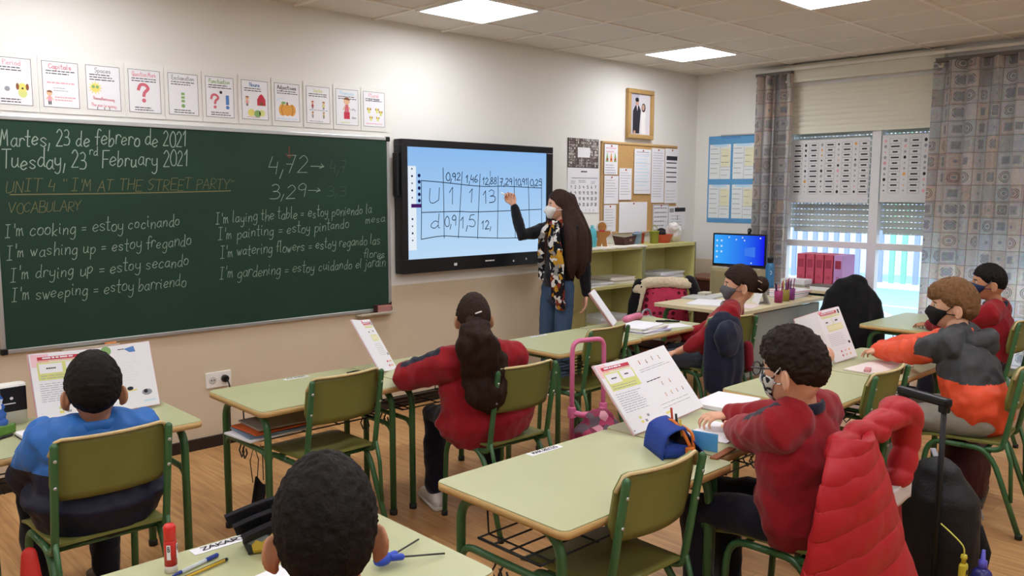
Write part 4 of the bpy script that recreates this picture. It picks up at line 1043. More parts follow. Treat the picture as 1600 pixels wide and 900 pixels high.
    # --- face mask
    if mask:
        mm,style=mask
        m=MB(mm); 
        def mk(u,v):
            az=(u-.5)*2.35 if style!='beak' else (u-.5)*1.9; el=-1.02+.96*v+(.10*(1-abs(2*u-1))*v)
            el-= .10*abs(2*u-1)*(1 if v<.5 else .2)*0
            lo=-1.02+.55*abs(2*u-1)**1.6; hi=-.02-.22*abs(2*u-1)**1.5+.0
            el=lo+(hi-lo)*v
            d=V((math.sin(az)*math.cos(el),math.cos(az)*math.cos(el),math.sin(el)))
            puff=(.010+(.012 if style=='beak' else 0)*(1-abs(2*u-1)))*math.sin(PI*v)*(1-abs(2*u-1)**3)
            dd=d.copy()
            base=max(head_r(d,Hs),.0)
            return Hc+(HR*d.x+HF*d.y+HU*d.z)*(base+(.004+puff)*Hs)
        m.grid(mk,18,12,-.0018); o=f.fin(m,'face_mask')
        m=MB(mm if style!='beak' else M_paper)
        for s in (-1,1):
            for v0 in (.15,.85):
                a_=mk(0 if s<0 else 1,v0); b_=Hc+HR*(s*.079*Hs)+HF*(-.006*Hs)+HU*((.018 if v0>.5 else -.035)*Hs)
                mid=(a_+b_)/2+HR*s*.010*Hs
                m.tube([a_,mid,b_],.0017*Hs+.0006,5)
        f.fin(m,'ear_loop',parent=o)
    # --- hair
    if hair: hair(f,Hc,hf,Hs,hairm,N,R,F)
    return f,dict(Sh=Sh,El=El,Wr=Wr,hf=hf,R=R,F=F)

def cap_cov(d,front,temple,side,nape,w_=.12):
    """hairline: lowest covered elevation (sin) by azimuth from the face"""
    az=abs(math.atan2(d.x,d.y))
    K=[(0,front),(.75,temple),(1.25,side),(1.50,side-.10),(1.62,side+.16),(1.85,-.10),(2.2,nape),(PI,nape-.06)]
    for (a,va),(b,vb) in zip(K,K[1:]):
        if a<=az<=b: lim=va+(vb-va)*(az-a)/(b-a); break
    else: lim=nape
    cap_cov.lim=lim
    return smooth(lim-w_*.5,lim+w_*.5,d.z)
def short_hair(th=.014,front=.52,temple=.42,side=-.15,nape=-.52,nz_=(14,.004),topx=1.0,fringe=0,curly=0,seed=1,dir_=0):
    def fn(f,Hc,hf,Hs,hm,N,R,F):
        m=MB(hm); o=V((seed,seed*2.2,seed*.7))
        def rad(d):
            c=cap_cov(d,front,temple,side,nape); t=th*(.75+.45*max(0,d.z)*topx)*(.25+.75*smooth(cap_cov.lim,cap_cov.lim+.45,d.z))
            if fringe and d.y>0: t+=fringe*g3(d,(.1*dir_,.8,.42),.38)
            n1=noise.noise(d*nz_[0]*.5+o)*nz_[1]+noise.noise(d*nz_[0]*1.4+o)*nz_[1]*.6
            if curly: n1+=curly*(1-2*abs(noise.noise(d*6.5+o)))*.9+curly*.5*noise.noise(d*15+o)
            return head_r(d,Hs)*c+ (head_r(d,Hs)-.010)*(1-c)+(t+n1)*Hs*c
        star(m,hf,Hc,rad,110,76); f.fin(m,'hair')
    return fn
def strandy(amp=.006,fx=60,axis='z',seed=0):
    def fn(co,n):
        a=math.atan2(n.y,n.x)
        return amp*noise.noise(V((a*7+seed,co.z*3.0,co.x*14)))+amp*.6*noise.noise(V((co.x*55,co.y*55,co.z*5+seed)))
    return fn
# pupils and the teacher
C_red=cloth('red_tracksuit','8e1721'); C_navy=cloth('navy_cloth','191d2e'); C_navyt=cloth('navy_trousers','14141f')
H_black=hair_mat('black_hair','16110f',(40,40,40)); H_dark=hair_mat('dark_brown_hair','2b1b14'); H_curl=hair_mat('curly_brown_hair','231710',(26,26,26)); H_fair=hair_mat('light_brown_hair','795738'); H_long=hair_mat('long_brown_hair','35211a',(70,70,3))
def sit_legs(P,R,F,hw,fwd,zk,spread=.02,tuck=.03,za=.085):
    out=[]
    for s in (-1,1):
        hip=P+R*(s*hw)-V((0,0,.012)); kn=V((P.x,P.y,zk))+R*(s*(hw+spread))+F*fwd; an=V((kn.x,kn.y,za))+R*(s*.01)-F*tuck
        out.append((hip,kn,an,an+F*.12-V((0,0,.05))))
    return out

# --- boy in the blue jacket, back view
P_=V((-6.28,-1.83,.492)); R_,F_,_u=frame(0)
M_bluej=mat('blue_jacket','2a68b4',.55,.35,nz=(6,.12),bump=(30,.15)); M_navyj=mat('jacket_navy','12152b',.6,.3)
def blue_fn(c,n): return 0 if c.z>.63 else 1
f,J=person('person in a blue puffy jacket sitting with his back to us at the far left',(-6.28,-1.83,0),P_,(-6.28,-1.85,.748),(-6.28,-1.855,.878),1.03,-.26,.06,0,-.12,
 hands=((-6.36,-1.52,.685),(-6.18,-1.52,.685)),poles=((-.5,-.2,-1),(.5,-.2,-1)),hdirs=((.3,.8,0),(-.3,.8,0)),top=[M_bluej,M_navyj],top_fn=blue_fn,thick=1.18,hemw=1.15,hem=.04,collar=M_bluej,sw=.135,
 legs=sit_legs(P_,R_,F_,.085,.35,.455),pants=C_navyt,skin='tan',hairm=H_black,hair=short_hair(.017,.5,.4,-.2,-.52,(16,.003)),fold=.012)
# quilting lines on the jacket back are folds; cord of the mask behind the neck
# --- girl with the ponytail
P_=V((-4.63,-1.985,.490)); R_,F_,_u=frame(-.35)
def pony(f,Hc,hf,Hs,hm,N,R,F):
    HR,HF,HU=hf; m=MB(hm)
    def rad(d):
        c=cap_cov(d,.50,.42,.05,-.30); t=.013+.004*noise.noise(V((d.x*14,d.z*3,d.y*14)))
        return (head_r(d,Hs)+t*Hs)*c+(head_r(d,Hs)-.01)*(1-c)
    star(m,hf,Hc,rad,90,60); f.fin(m,'hair_cap')
    m=MB(hm); b=Hc-HF*.098*Hs-HU*.01*Hs
    path=crom([b+HF*.02,b-HF*.035-HU*.03,b-HF*.055-HU*.09,N-F*.14-V((0,0,.05))-R*.035,N-F*.155-V((0,0,.13))-R*.035,N-F*.16-V((0,0,.19))-R*.025,N-F*.155-V((0,0,.23))-R*.02],4)
    n=len(path); rs=[]
    for i in range(n):
        t=i/(n-1); w_=.034+.070*math.sin(PI*min(1,t*1.25)*.75)**1.0; w_=w_ if t<.75 else w_*(1-.75*((t-.75)/.25)**1.5)
        rs.append((w_*1.05,w_*.62))
    m.tube(path,rs,20,cap='r',up=F)
    for k in range(9):
        a=k*.7; off=R*(.05*math.cos(a))+F*(-.03*abs(math.sin(a)))
        q=[p+off*math.sin(PI*min(.9,.15+i/(n-1)))+R*(.014*math.sin(i*.9+k)) for i,p in enumerate(path)][2:n-(k%3)]
        m.tube(q,[.016+.006*math.sin(j) for j in range(len(q)-1)]+[.004],8,cap='r')
    o=f.fin(m,'ponytail',.007,3,lambda co,nn:.009*noise.noise(V((co.x*40,co.y*40,co.z*22)))+.010*noise.noise(co*20))
    m=MB(mat('hair_tie','151015',.7)); m.lathe([(.030,-.01),(.036,0),(.030,.01)],b-HF*.008-HU*.012,16,-HF*.8-HU*.6); f.fin(m,'hair_tie',parent=o)
    m=MB(mat('hair_clip','d9d9d4',.3)); c=Hc-HF*.112*Hs+HU*.035*Hs+HR*.012; m.tube([c-HR*.012-HU*.004,c+HR*.012+HU*.004],.0035,8,cap='r'); f.fin(m,'hair_clip')
f,J=person('person with a long ponytail and red jacket seen from behind in the middle',(-4.63,-1.985,0),P_,(-4.675,-2.0,.805),(-4.745,-2.03,.985),.90,-.62,-.03,0,-.35,
 hands=((-4.76,-1.60,.68),(-4.36,-1.62,.68)),poles=((-1,.0,-.2),(1,-.5,-.35)),hdirs=((.9,.3,0),(-.5,.8,0)),top=[C_red,C_navy],stripe=True,thick=1.18,chest=1.10,hem=.05,hemw=1.12,sw=.158,
 legs=sit_legs(P_,R_,F_,.10,.30,.455,.05),pants=C_navyt,shoes=mat('white_shoe','cfc8c2',.6),skin='tan',hairm=H_dark,hair=pony,collar=C_navy,fold=.013)

# --- dark haired boy at the bottom of the picture
P_=V((-6.53,-3.80,.52)); R_,F_,_u=frame(0)
def fg_fn(c,n): return 1 if c.x<-6.47 and c.z>.82 else 0
f,J=person('person with short black hair seen from behind at the bottom of the photo',(-6.53,-3.80,0),P_,(-6.53,-3.79,.895),(-6.55,-3.765,1.052),.91,-.50,.05,0,-.12,
 hands=((-6.66,-3.33,.675),(-6.38,-3.34,.675)),poles=((-1,-.2,-.5),(1,-.2,-.5)),hdirs=((.4,.8,0),(-.4,.8,0)),top=[C_red,cloth('grey_blue_collar','3a4048')],top_fn=lambda c,n:0,thick=1.05,sw=.15,
 legs=sit_legs(P_,R_,F_,.085,.33,.46),pants=C_navyt,skin='tan',hairm=H_black,ears=.8,hair=short_hair(.012,.5,.4,-.2,-.72,(22,.0035)),collar=cloth('grey_blue_collar','3a4048'),fold=.008)

# --- boy with glasses
P_=V((-4.63,-3.545,.490)); R_,F_,_u=frame(.12)
M_maskp=mat('pattern_mask','c9c9cc',.7); 
f,J=person('person with curly brown hair and glasses in a red jacket, hands folded on a notebook',(-4.63,-3.545,0),P_,(-4.69,-3.56,.850),(-4.735,-3.545,.985),1.0,-.02,-.12,0,.05,
 hands=((-4.52,-3.20,.675),(-4.42,-3.12,.69)),poles=((-1,.05,-.45),(1,-.2,-.6)),hdirs=((.75,.55,.05),(-.65,.55,.02)),hnorm=((0,0,-1),(.2,0,-1)),top=[C_red,C_navy],stripe=True,thick=1.12,chest=1.05,hem=.06,sw=.150,curl=(.35,.55),
 legs=sit_legs(P_,R_,F_,.09,.33,.455),pants=C_navyt,skin='fair',hairm=H_curl,hair=short_hair(.020,.46,.36,-.02,-.46,(16,.004),1.3,.010,.0075,3),collar=C_navy,mask=(M_maskp,'std'),fold=.010)
nt=M_maskp.node_tree; b=nt.nodes['Principled BSDF']; v=nt.nodes.new('ShaderNodeTexVoronoi'); v.inputs['Scale'].default_value=70; tcn=nt.nodes.new('ShaderNodeTexCoord'); nt.links.new(tcn.outputs['Object'],v.inputs['Vector'])
cr=nt.nodes.new('ShaderNodeValToRGB'); cr.color_ramp.interpolation='CONSTANT'; cr.color_ramp.elements[0].color=lin('23242e'); cr.color_ramp.elements[1].position=.5; cr.color_ramp.elements[1].color=lin('d8d8da'); sc_=nt.nodes.new('ShaderNodeSeparateColor'); nt.links.new(v.outputs['Color'],sc_.inputs[0]); nt.links.new(sc_.outputs[0],cr.inputs[0]); nt.links.new(cr.outputs[0],b.inputs['Base Color'])
HR,HF,HU=J['hf']; Hc=V((-4.735,-3.545,.985)); m=MB(mat('glasses_dark','23222a',.3,.5))
for s in (-1,1):
    c=Hc+HF*.108+HR*s*.033+HU*.004
    ring=[c+HR*(.027*math.cos(a))*1.05+HU*(.021*math.sin(a))-HF*(.004*abs(math.cos(a))*(s*math.cos(a)>0)) for a in [k*PI/10 for k in range(21)]]
    m.tube(ring,.0024,6); m.tube([c+HR*s*.029+HU*.008,Hc+HR*s*.079+HF*.07+HU*.012,Hc+HR*s*.081-HF*.01+HU*.010,Hc+HR*s*.079-HF*.025-HU*.006],.0024,6)
m.tube([Hc+HF*.110-HR*.007+HU*.008,Hc+HF*.113+HU*.011,Hc+HF*.110+HR*.007+HU*.008],.0022,6)
g=f.fin(m,'glasses'); m=MB(M_glass)
for s in (-1,1):
    c=Hc+HF*.1075+HR*s*.033+HU*.004; m.add([c+HR*.026*math.cos(a)+HU*.020*math.sin(a) for a in [k*PI/8 for k in range(16)]],[tuple(range(16))],False)
f.fin(m,'lens',parent=g)
# navy shoulder trims of the red jackets
def trims(f,J,k,mt):
    for i,s in enumerate((-1,1)):
        S,E=J['Sh'][i],J['El'][i]; m=MB(mt); d=(E-S).normalized(); o_=(V((0,0,1))-d*d.z).normalized(); out=(J['R']*s*.35+o_).normalized()
        pts=[S-d*.055+out*.060*k,S+out*.072*k,S+(E-S)*.4+out*.064*k,S+(E-S)*.8+out*.058*k]
        m.tube(pts,[(.017,.004)]*4,8,cap='r',up=out); f.fin(m,'sleeve_stripe')

# --- girl with the bun
P_=V((-2.49,-1.85,.490)); R_,F_,_u=frame(.45)
def bun(f,Hc,hf,Hs,hm,N,R,F):
    HR,HF,HU=hf; m=MB(hm)
    def rad(d):
        c=cap_cov(d,.50,.40,.05,-.45); t=.016+.003*noise.noise(V((d.x*16,d.z*5,d.y*5)))
        return (head_r(d,Hs)+t*Hs)*c+(head_r(d,Hs)-.01)*(1-c)
    star(m,hf,Hc,rad,90,60); f.fin(m,'hair_cap')
    m=MB(hm); c=Hc-HF*.125*Hs-HU*.002*Hs
    for k in range(40):
        a=k*.55; rr_=.042*(1-.012*k); p=[c+(HR*math.cos(a+j*.25)+HU*math.sin(a+j*.25))*rr_-HF*(.026-.05*abs(math.sin(k*.7)))*.6 for j in range(6)]
        m.tube(p,.0125,8,cap='r')
    m.ball(c,(.056,.052,.056)); o=f.fin(m,'hair_bun',.005,2,lambda co,n:.003*noise.noise(co*60))
    for a in (-.03,.02): m=MB(mat('hair_pins','b9a78c',.4,.5,.3)); m.tube([c+HR*(-.056)+HU*a,c+HR*(-.060)+HU*(a+.012)+HF*.02],.004,6,cap='r'); f.fin(m,'hair_clip',parent=o)
f,J=person('person in red with dark hair in a bun and a grey mask',(-2.49,-1.85,0),P_,(-2.45,-1.945,.815),(-2.435,-1.985,.955),1.04,.62,-.02,0,.45,
 hands=((-2.78,-1.76,.53),(-2.50,-1.58,.56)),poles=((-.6,-.8,-.2),(1,-.4,-.3)),hdirs=((-.5,.7,-.2),(-.3,.8,-.2)),top=[C_red,cloth('grey_polo','8e8a86')],thick=1.05,sleeve_end=(.55,.8),hem=.03,sw=.145,
 legs=sit_legs(P_,R_,F_,.085,.36,.46),pants=cloth('grey_blue_jeans','4a525e'),skin='fair',hairm=H_dark,hair=bun,mask=(mat('grey_mask','67656c',.75),'std'),collar=cloth('grey_polo','8e8a86'),fold=.010)

# --- pupil in the orange jacket
P_=V((-2.90,-3.555,.492)); R_,F_,_u=frame(.10)
C_or=mat('orange_nylon','e2502c',.55,.35,nz=(5,.08),bump=(18,.2)); C_ch=mat('charcoal_nylon','3b3c3f',.6,.3,nz=(6,.1),bump=(40,.15))
def or_fn(c,n):
    if c.z>.665 and c.y<-3.27+.0 and not (c.z<.70 and c.y>-3.33): return 1 if (c.y<-3.36 or c.z>.755) else 0
    return 0
f,J=person('person with light brown hair and a black mask in an orange and charcoal jacket',(-2.90,-3.555,0),P_,(-2.835,-3.43,.860),(-2.80,-3.375,.990),1.0,.40,.0,0,.10,
 hands=((-2.68,-2.95,.685),(-2.50,-2.97,.69)),poles=((-1,-.1,-.45),(1,0,-.5)),hdirs=((.2,.9,-.05),(-.2,.9,-.05)),top=[C_or,C_ch],top_fn=or_fn,thick=1.14,hem=.04,sw=.15,arm=(.25,.24),vis_hand=(True,True),
 legs=sit_legs(P_,R_,F_,.09,.36,.46,.03,-.0),pants=cloth('beige_grey_trousers','8d887d'),shoes=mat('grey_shoe','4c4a48',.6),skin='fair',hairm=H_fair,hair=short_hair(.024,.24,.42,.02,-.62,(13,.005),1.0,.016,.005,7),mask=(mat('black_mask','171719',.8),'std'),sleeve_end=(1.22,1.22),fold=.012)
m=MB(C_ch); Nn=V((-2.835,-3.43,.865))       # hood lying on the back
for a in range(-5,6):
    t=a/5; m.ball(Nn+R_*(.085*t)+F_*(-.07-.05*(1-t*t))+V((0,0,-.005-.02*abs(t))),(.045,.045,.040))
m.ball(Nn-F_*.125-V((0,0,.05)),(.07,.04,.05)); f.fin(m,'hood',.008,6,wr(5,.008))
m=MB(C_or); ring=[Nn+V((0,0,.012))+R_*(.060*math.sin(a))+F_*(.058*math.cos(a)+.008) for a in [j*2*PI/18+.4 for j in range(17)]]; m.tube(ring,[(.008,.020)]*17,10,cap='r',up=(0,0,1)); f.fin(m,'collar',.007,3)

# --- boy at the far right
P_=V((-1.36,-3.15,.492)); R_,F_,_u=frame(.1)
f,J=person('person with short black hair and a navy mask in a red top, farthest right',(-1.36,-3.15,0),P_,(-1.37,-3.17,.838),(-1.42,-3.13,.985),.97,.45,.0,0,.1,
 hands=((-1.40,-2.80,.675),(-1.14,-2.80,.675)),poles=((-1,0,-.5),(1,0,-.5)),hdirs=((.4,.8,0),(-.4,.8,0)),top=[C_red,C_navy],thick=1.05,sw=.145,
 legs=sit_legs(P_,R_,F_,.085,.35,.46),pants=C_navyt,skin='tan',hairm=H_black,hair=short_hair(.012,.48,.40,.0,-.42,(18,.003),1.4,.006),collar=C_navy,mask=(mat('navy_mask','26365c',.75),'std'),fold=.010)
hR,hF,hU=J['hf']; m=MB(mat('mask_logo','9fb0c8',.6)); c=V((-1.42,-3.13,.985)); d=V((-.55,.72,-.42)).normalized(); q=c+(hR*d.x+hF*d.y+hU*d.z)*(.1115); 
m.ball(q,.0065,8,6); f.fin(m,'mask_badge')

# --- the teacher
tb=1.42; P_=V((-2.485,-.44,.80)); R_,F_,_u=frame(tb)
def longhair(f,Hc,hf,Hs,hm,N,R,F):
    HR,HF,HU=hf; m=MB(hm)
    def rad(d):
        c=cap_cov(d,.60,.40,-.20,-.7); part=.006*math.exp(-(d.x/.10)**2)*(1 if d.z>.3 else 0)
        return (head_r(d,Hs)+(.013-part)*Hs)*c+(head_r(d,Hs)-.012)*(1-c)
    star(m,hf,Hc,rad,72,48)
    L=-R; zb=.90
    def fall(a,b_,c,w0,w1,th): 
        pts=crom([Hc+a,Hc+b_,c,V((c.x,c.y,(c.z+zb)/2))+L*.004,V((c.x,c.y,zb))],4); n=len(pts)
        m.tube(pts,[(w0+(w1-w0)*min(1,1.6*i/(n-1)) if i<n-3 else w1*(1-.22*(i-n+4)),th*(1 if i<n-3 else 1-.22*(i-n+4))) for i in range(n)],16,cap='r',up=None)
    fall(HU*.03-HF*.055,-HU*.06-HF*.075,N-F*.085-V((0,0,.06)),.07,.085,.040)
    fall(HU*.05+L*.045-HF*.02,-HU*.05+L*.070-HF*.03,N+L*.168-F*.03-V((0,0,.07)),.050,.080,.050)
    fall(HU*.03+L*.055-HF*.0,-HU*.06+L*.075-HF*.01,N+L*.168+F*.045-V((0,0,.08)),.040,.060,.045)
    fall(HU*.04+L*.04-HF*.05,-HU*.05+L*.055-HF*.06,N+L*.13-F*.09-V((0,0,.06)),.055,.085,.050)
    fall(HU*.04-L*.05+HF*.01,-HU*.06-L*.066+HF*.02,N-L*.075+F*.095-V((0,0,.10)),.028,.045,.028)
    f.fin(m,'long_hair',.0075,4,lambda co,n:.0045*noise.noise(V((co.x*70,co.y*70,co.z*2.5)))+.004*noise.noise(V((co.x*25,co.y*25,co.z*3))))
C_bk=cloth('black_sweater','15151a'); C_jean=mat('blue_jeans','3f5470',.8,.15,nz=(14,.18),bump=(120,.2))
st=[]
for s in (-1,1):
    hip=P_+R_*(s*.092); kn=hip+R_*(s*.005)+F_*.03-V((0,0,.37)); an=kn-F_*.02-V((0,0,.35)); st.append((hip,kn,V((an.x,an.y,.085)),an+F_*.13-V((0,0,.03))))
# her right arm is raised to the screen, her left arm hangs: in person() index 0 is her left-hand minus side (-R), index 1 +R
f,J=person('person with very long brown hair and a white mask writing on the big screen',(-2.485,-.44,0),P_,(-2.455,-.45,1.295),(-2.475,-.445,1.445),1.0,.95,-.05,0,tb,
 hands=((-2.36,-.64,.70),(-2.715,-.185,1.435)),poles=((.6,-.3,.1),(-.1,-.3,-1)),hdirs=((-.05,.02,-1),(-.12,.28,.95)),hnorm=((-.6,.5,0),(-.75,-.45,.15)),top=[C_bk],thick=.90,hem=.0,sw=.150,arm=(.275,.235),hand_s=.95,curl=(.3,.95),sleeve_end=(.97,.93),chest=.92,
 legs=st,pants=C_jean,skin='fair',hairm=H_long,hair=longhair,mask=(mat('white_mask','e4e2e0',.7),'beak'),fold=.006)
M_scarf=mat('floral_scarf','c8c2b8',.85,.1); nt=M_scarf.node_tree; b=nt.nodes['Principled BSDF']; v=nt.nodes.new('ShaderNodeTexVoronoi'); v.inputs['Scale'].default_value=26; tcn=nt.nodes.new('ShaderNodeTexCoord'); nz_=nt.nodes.new('ShaderNodeTexNoise'); nz_.inputs['Scale'].default_value=12
nt.links.new(tcn.outputs['Object'],nz_.inputs['Vector']); ad=nt.nodes.new('ShaderNodeMix'); ad.data_type='RGBA'; ad.blend_type='LINEAR_LIGHT'; ad.inputs[0].default_value=.06; nt.links.new(tcn.outputs['Object'],ad.inputs[6]); nt.links.new(nz_.outputs['Color'],ad.inputs[7]); nt.links.new(ad.outputs[2],v.inputs['Vector'])
sc_=nt.nodes.new('ShaderNodeSeparateColor'); nt.links.new(v.outputs['Color'],sc_.inputs[0]); cr=nt.nodes.new('ShaderNodeValToRGB'); cr.color_ramp.interpolation='CONSTANT'
for i,(p_,c_) in enumerate(((0,'1b1a1d'),(.36,'d9d4cc'),(.58,'8d8a86'),(.70,'b98a2c'),(.84,'7c2f22'),(.93,'1b1a1d'))):
    e=cr.color_ramp.elements[i] if i<2 else cr.color_ramp.elements.new(p_)
    e.position=p_; e.color=lin(c_)
nt.links.new(sc_.outputs[0],cr.inputs[0]); nt.links.new(cr.outputs[0],b.inputs['Base Color'])
m=MB(M_scarf); N_=V((-2.455,-.45,1.295)); L=-R_
ring=[N_+V((0,0,.012-.012*math.cos(a)))+R_*(.068*math.sin(a))+F_*(.066*math.cos(a)+.012) for a in [j*PI/12 for j in range(25)]]
m.tube(ring,[(.020,.030)]*25,12,up=(0,0,1))
for off,zb,w_ in ((.04,.72,.042),(.10,.67,.050),(-.115,.93,.035)):
    pts=crom([N_+F_*.085+L*off*.4+V((0,0,.01)),N_+F_*.125+L*off*.8-V((0,0,.10)),N_+F_*.128+L*(off+.02)-V((0,0,.25)),N_+F_*.125+L*(off+.035)-V((0,0,.42)),V((0,0,0))+N_+F_*.12+L*(off+.04)-V((0,0,N_.z-zb))],4); n=len(pts)
    m.tube(pts,[(w_*(.7+.3*min(1,i/5)),.016) for i in range(n)],14,cap='r',up=F_)
f.fin(m,'scarf',.008,2,wr(9,.008,16))
m=MB(M_white); q=J['Wr'][1]; d_=V((-.55,.62,.56)).normalized(); c=V((-2.735,-.128,1.505)); m.tube([c-d_*.045,c+d_*.05],[.006,.006],10,cap='r'); m.m(M_pink); m.tube([c-d_*.062,c-d_*.045],.0062,10,cap='r'); 
tag(m.build('screen_pen'),'slim white stylus held in the raised hand at the screen','pen')
# ================================================================== things on and around the desks
ZD=.6405
def page(mb,side,w_,h_,ang,kind,thick=.006):
    """one half of an open book; spine at x=0, the reader is towards -y"""
    U=V((math.cos(ang)*side,-math.sin(ang),0)); 
    if side>0: p=Pl(mb,(0,0,0),U,(0,0,1))
    else: p=Pl(mb,tuple(-U*-w_),-U,(0,0,1))
    # p runs left to right as read, normal to the reader
    p.slab(0,0,w_,h_,thick,M_paper)
    if kind=='left':
        p.rect(.004,h_*.80,w_*.30,h_-.004,mat('page_pink','ecc3cb',.7)); p.rect(w_*.12,h_*.895,w_*.95,h_*.945,M_red,.0009); p.bars(w_*.2,w_*.9,h_*.935,1,1,h_*.022,M_paper,2,.0013); p.rect(w_*.12,h_*.875,w_*.95,h_*.885,M_org,.0009)
        p.rect(w_*.1,h_*.60,w_*.97,h_*.86,M_lime,.0008); p.rect(w_*.13,h_*.70,w_*.5,h_*.84,M_paper,.0012); p.rect(w_*.56,h_*.73,w_*.93,h_*.85,M_paper,.0012); p.bars(w_*.24,w_*.4,h_*.78,1,1,h_*.02,M_ink,1,.0016); p.bars(w_*.66,w_*.82,h_*.80,1,1,h_*.02,M_ink,2,.0016)
        p.bars(w_*.14,w_*.9,h_*.665,2,h_*.035,h_*.008,M_grey,3,.0013); p.bars(w_*.1,w_*.9,h_*.55,9,h_*.032,h_*.007,M_grey,4)
        for k,c in enumerate((M_yel,M_grey,M_grey,M_lime)): p.rect(w_*(.35+.12*(k%3)),h_*(.10+.06*(k//2)),w_*(.42+.12*(k%3)),h_*(.135+.06*(k//2)),c)
        p.line([(w_*.02,.012),(w_*.05,.012)],.003,M_ink)
    elif kind=='right':
        for k in range(4): kid(p,w_*(.2+.17*k),h_*(.90-.02*(k%2)),h_*.026,[M_red,M_ink,M_grey,M_green][k],M_brown)
        p.bars(w_*.1,w_*.9,h_*.78,2,h_*.03,h_*.006,M_grey,5); p.bars(w_*.1,w_*.55,h_*.60,1,1,h_*.012,M_ink,5)
        for k in range(2): kid(p,w_*(.42+.2*k),h_*.52,h_*.024,[M_grey,M_red][k],M_ink)
        for k in range(4): kid(p,w_*(.35+.15*k),h_*.36,h_*.024,[M_pink,M_green,M_grey,M_ink][k],M_brown)
        p.bars(w_*.1,w_*.9,h_*.24,2,h_*.05,h_*.006,M_grey,8); p.rect(w_*.1,h_*.10,w_*.22,h_*.13,M_yel)
    elif kind=='animals':
        p.disc(w_*.25,h_*.93,.02,M_green); p.poly([(w_*.55,h_*.93),(w_*.72,h_*.96),(w_*.74,h_*.87),(w_*.64,h_*.87)],M_blue); p.line([(w_*.55,h_*.93),(w_*.45,h_*.93)],.003,M_ink); p.disc(w_*.55,h_*.31,.012,M_ink,.0009,.008); p.rect(w_*.5,h_*.27,w_*.66,h_*.29,M_yel); p.disc(w_*.82,h_*.22,.02,M_grey,.0009,.013); p.disc(w_*.80,h_*.235,.008,M_ink,.0012); p.bars(w_*.75,w_*.95,h_*.10,1,1,.006,M_sky,1); p.bars(w_*.15,w_*.8,h_*.72,8,h_*.04,h_*.004,mat('faint_line','d4d3d8',.8),4)
    elif kind=='boxes':
        p.rect(w_*.03,h_*.93,w_*.2,h_-.003,M_pink); p.rect(w_*.08,h_*.905,w_*.8,h_*.95,M_red,.0009); p.bars(w_*.12,w_*.74,h_*.94,1,1,h_*.018,M_paper,1,.0012); p.rect(w_*.08,h_*.885,w_*.8,h_*.895,M_org); p.rect(w_*.1,h_*.84,w_*.9,h_*.865,M_lime); p.rect(w_*.48,h_*.68,w_*.50,h_*.84,M_lime); p.frame(w_*.2,h_*.58,w_*.86,h_*.70,.004,M_lime); p.rect(w_*.22,h_*.585,w_*.83,h_*.69,mat('page_yellow','e6e2bd',.7),.0004)
        p.bars(w_*.2,w_*.34,h_*.77,1,1,.008,M_ink,2); p.bars(w_*.62,w_*.74,h_*.78,1,1,.008,M_ink,3); p.bars(w_*.1,w_*.9,h_*.52,7,h_*.035,h_*.005,M_grey,6)
        for k in range(6): p.disc(w_*(.42+.17*(k%3)),h_*(.17-.08*(k//3)),.006,[M_red,M_pink,M_org][k%3])
        p.rect(w_*.86,h_*.88,w_*.92,h_*.96,M_ink); p.rect(w_*.84,h_*.28,w_*.92,h_*.33,M_ink)
M_cover=mat('book_cover','d9a9ae',.5,.35)
def open_book(lab,c,yaw,lean,wp,h,a1,a2,k1,k2,roll=0,w1=None,group='open textbooks propped up on the desks'):
    t=thing('open_book',lab,'book',c,0,group); t.rotation_euler=Euler((-lean,roll,yaw),'XYZ') 
    t.rotation_mode='XYZ'
    M=Matrix.Rotation(yaw,3,'Z')@Matrix.Rotation(-lean,3,'X')@Matrix.Rotation(roll,3,'Y'); t.rotation_euler=M.to_euler()
    m=MB(M_paper); page(m,-1,w1 or wp,h,a1,k1); m.build('left_page',t)
    m=MB(M_paper); page(m,1,wp,h,a2,k2); m.build('right_page',t)
    m=MB(M_cover)
    for s,a,wp in ((-1,a1,w1 or wp),(1,a2,wp)):
        U=V((math.cos(a)*s,-math.sin(a),0)); n=V((math.sin(a)*s,math.cos(a),0)); q=[V((0,0,-.003)),U*(wp+.004)+V((0,0,-.003)),U*(wp+.004)+V((0,0,h+.003)),V((0,0,h+.003))]
        o_=n*.0075; vs=[x+o_ for x in q]+[x+o_+n*.0018 for x in q]; m.add(vs,[(0,1,2,3),(7,6,5,4),(0,4,5,1),(1,5,6,2),(2,6,7,3),(3,7,4,0)],False)
    m.build('cover',t); return t
open_book('open textbook standing up before the boy in the blue jacket',(-6.09,-1.285,ZD+.004),-.03,.38,.228,.272,.12,.10,'left','animals')
open_book('open textbook with a red title bar leaning up on the bare foreground desk',(-4.53,-2.93,ZD+.006),-.02,.70,.232,.300,.10,.10,'left','right',-.06)
open_book('open textbook leaning up near the left elbow of the girl with the ponytail',(-4.765,-1.40,ZD+.004),.28,.62,.100,.30,.35,-.2,'plain','boxes',-.02)
open_book('open textbook leaning up in front of the pupil in the orange jacket',(-2.925,-2.86,ZD+.004),-.05,.42,.215,.285,-1.1,.08,'plain','boxes',-.03,.12)
open_book('textbook with an orange corner leaning up on the desk in front of the teacher',(-2.86,-1.29,ZD+.004),.55,.62,.12,.27,.30,.2,'plain','plain',-.05)

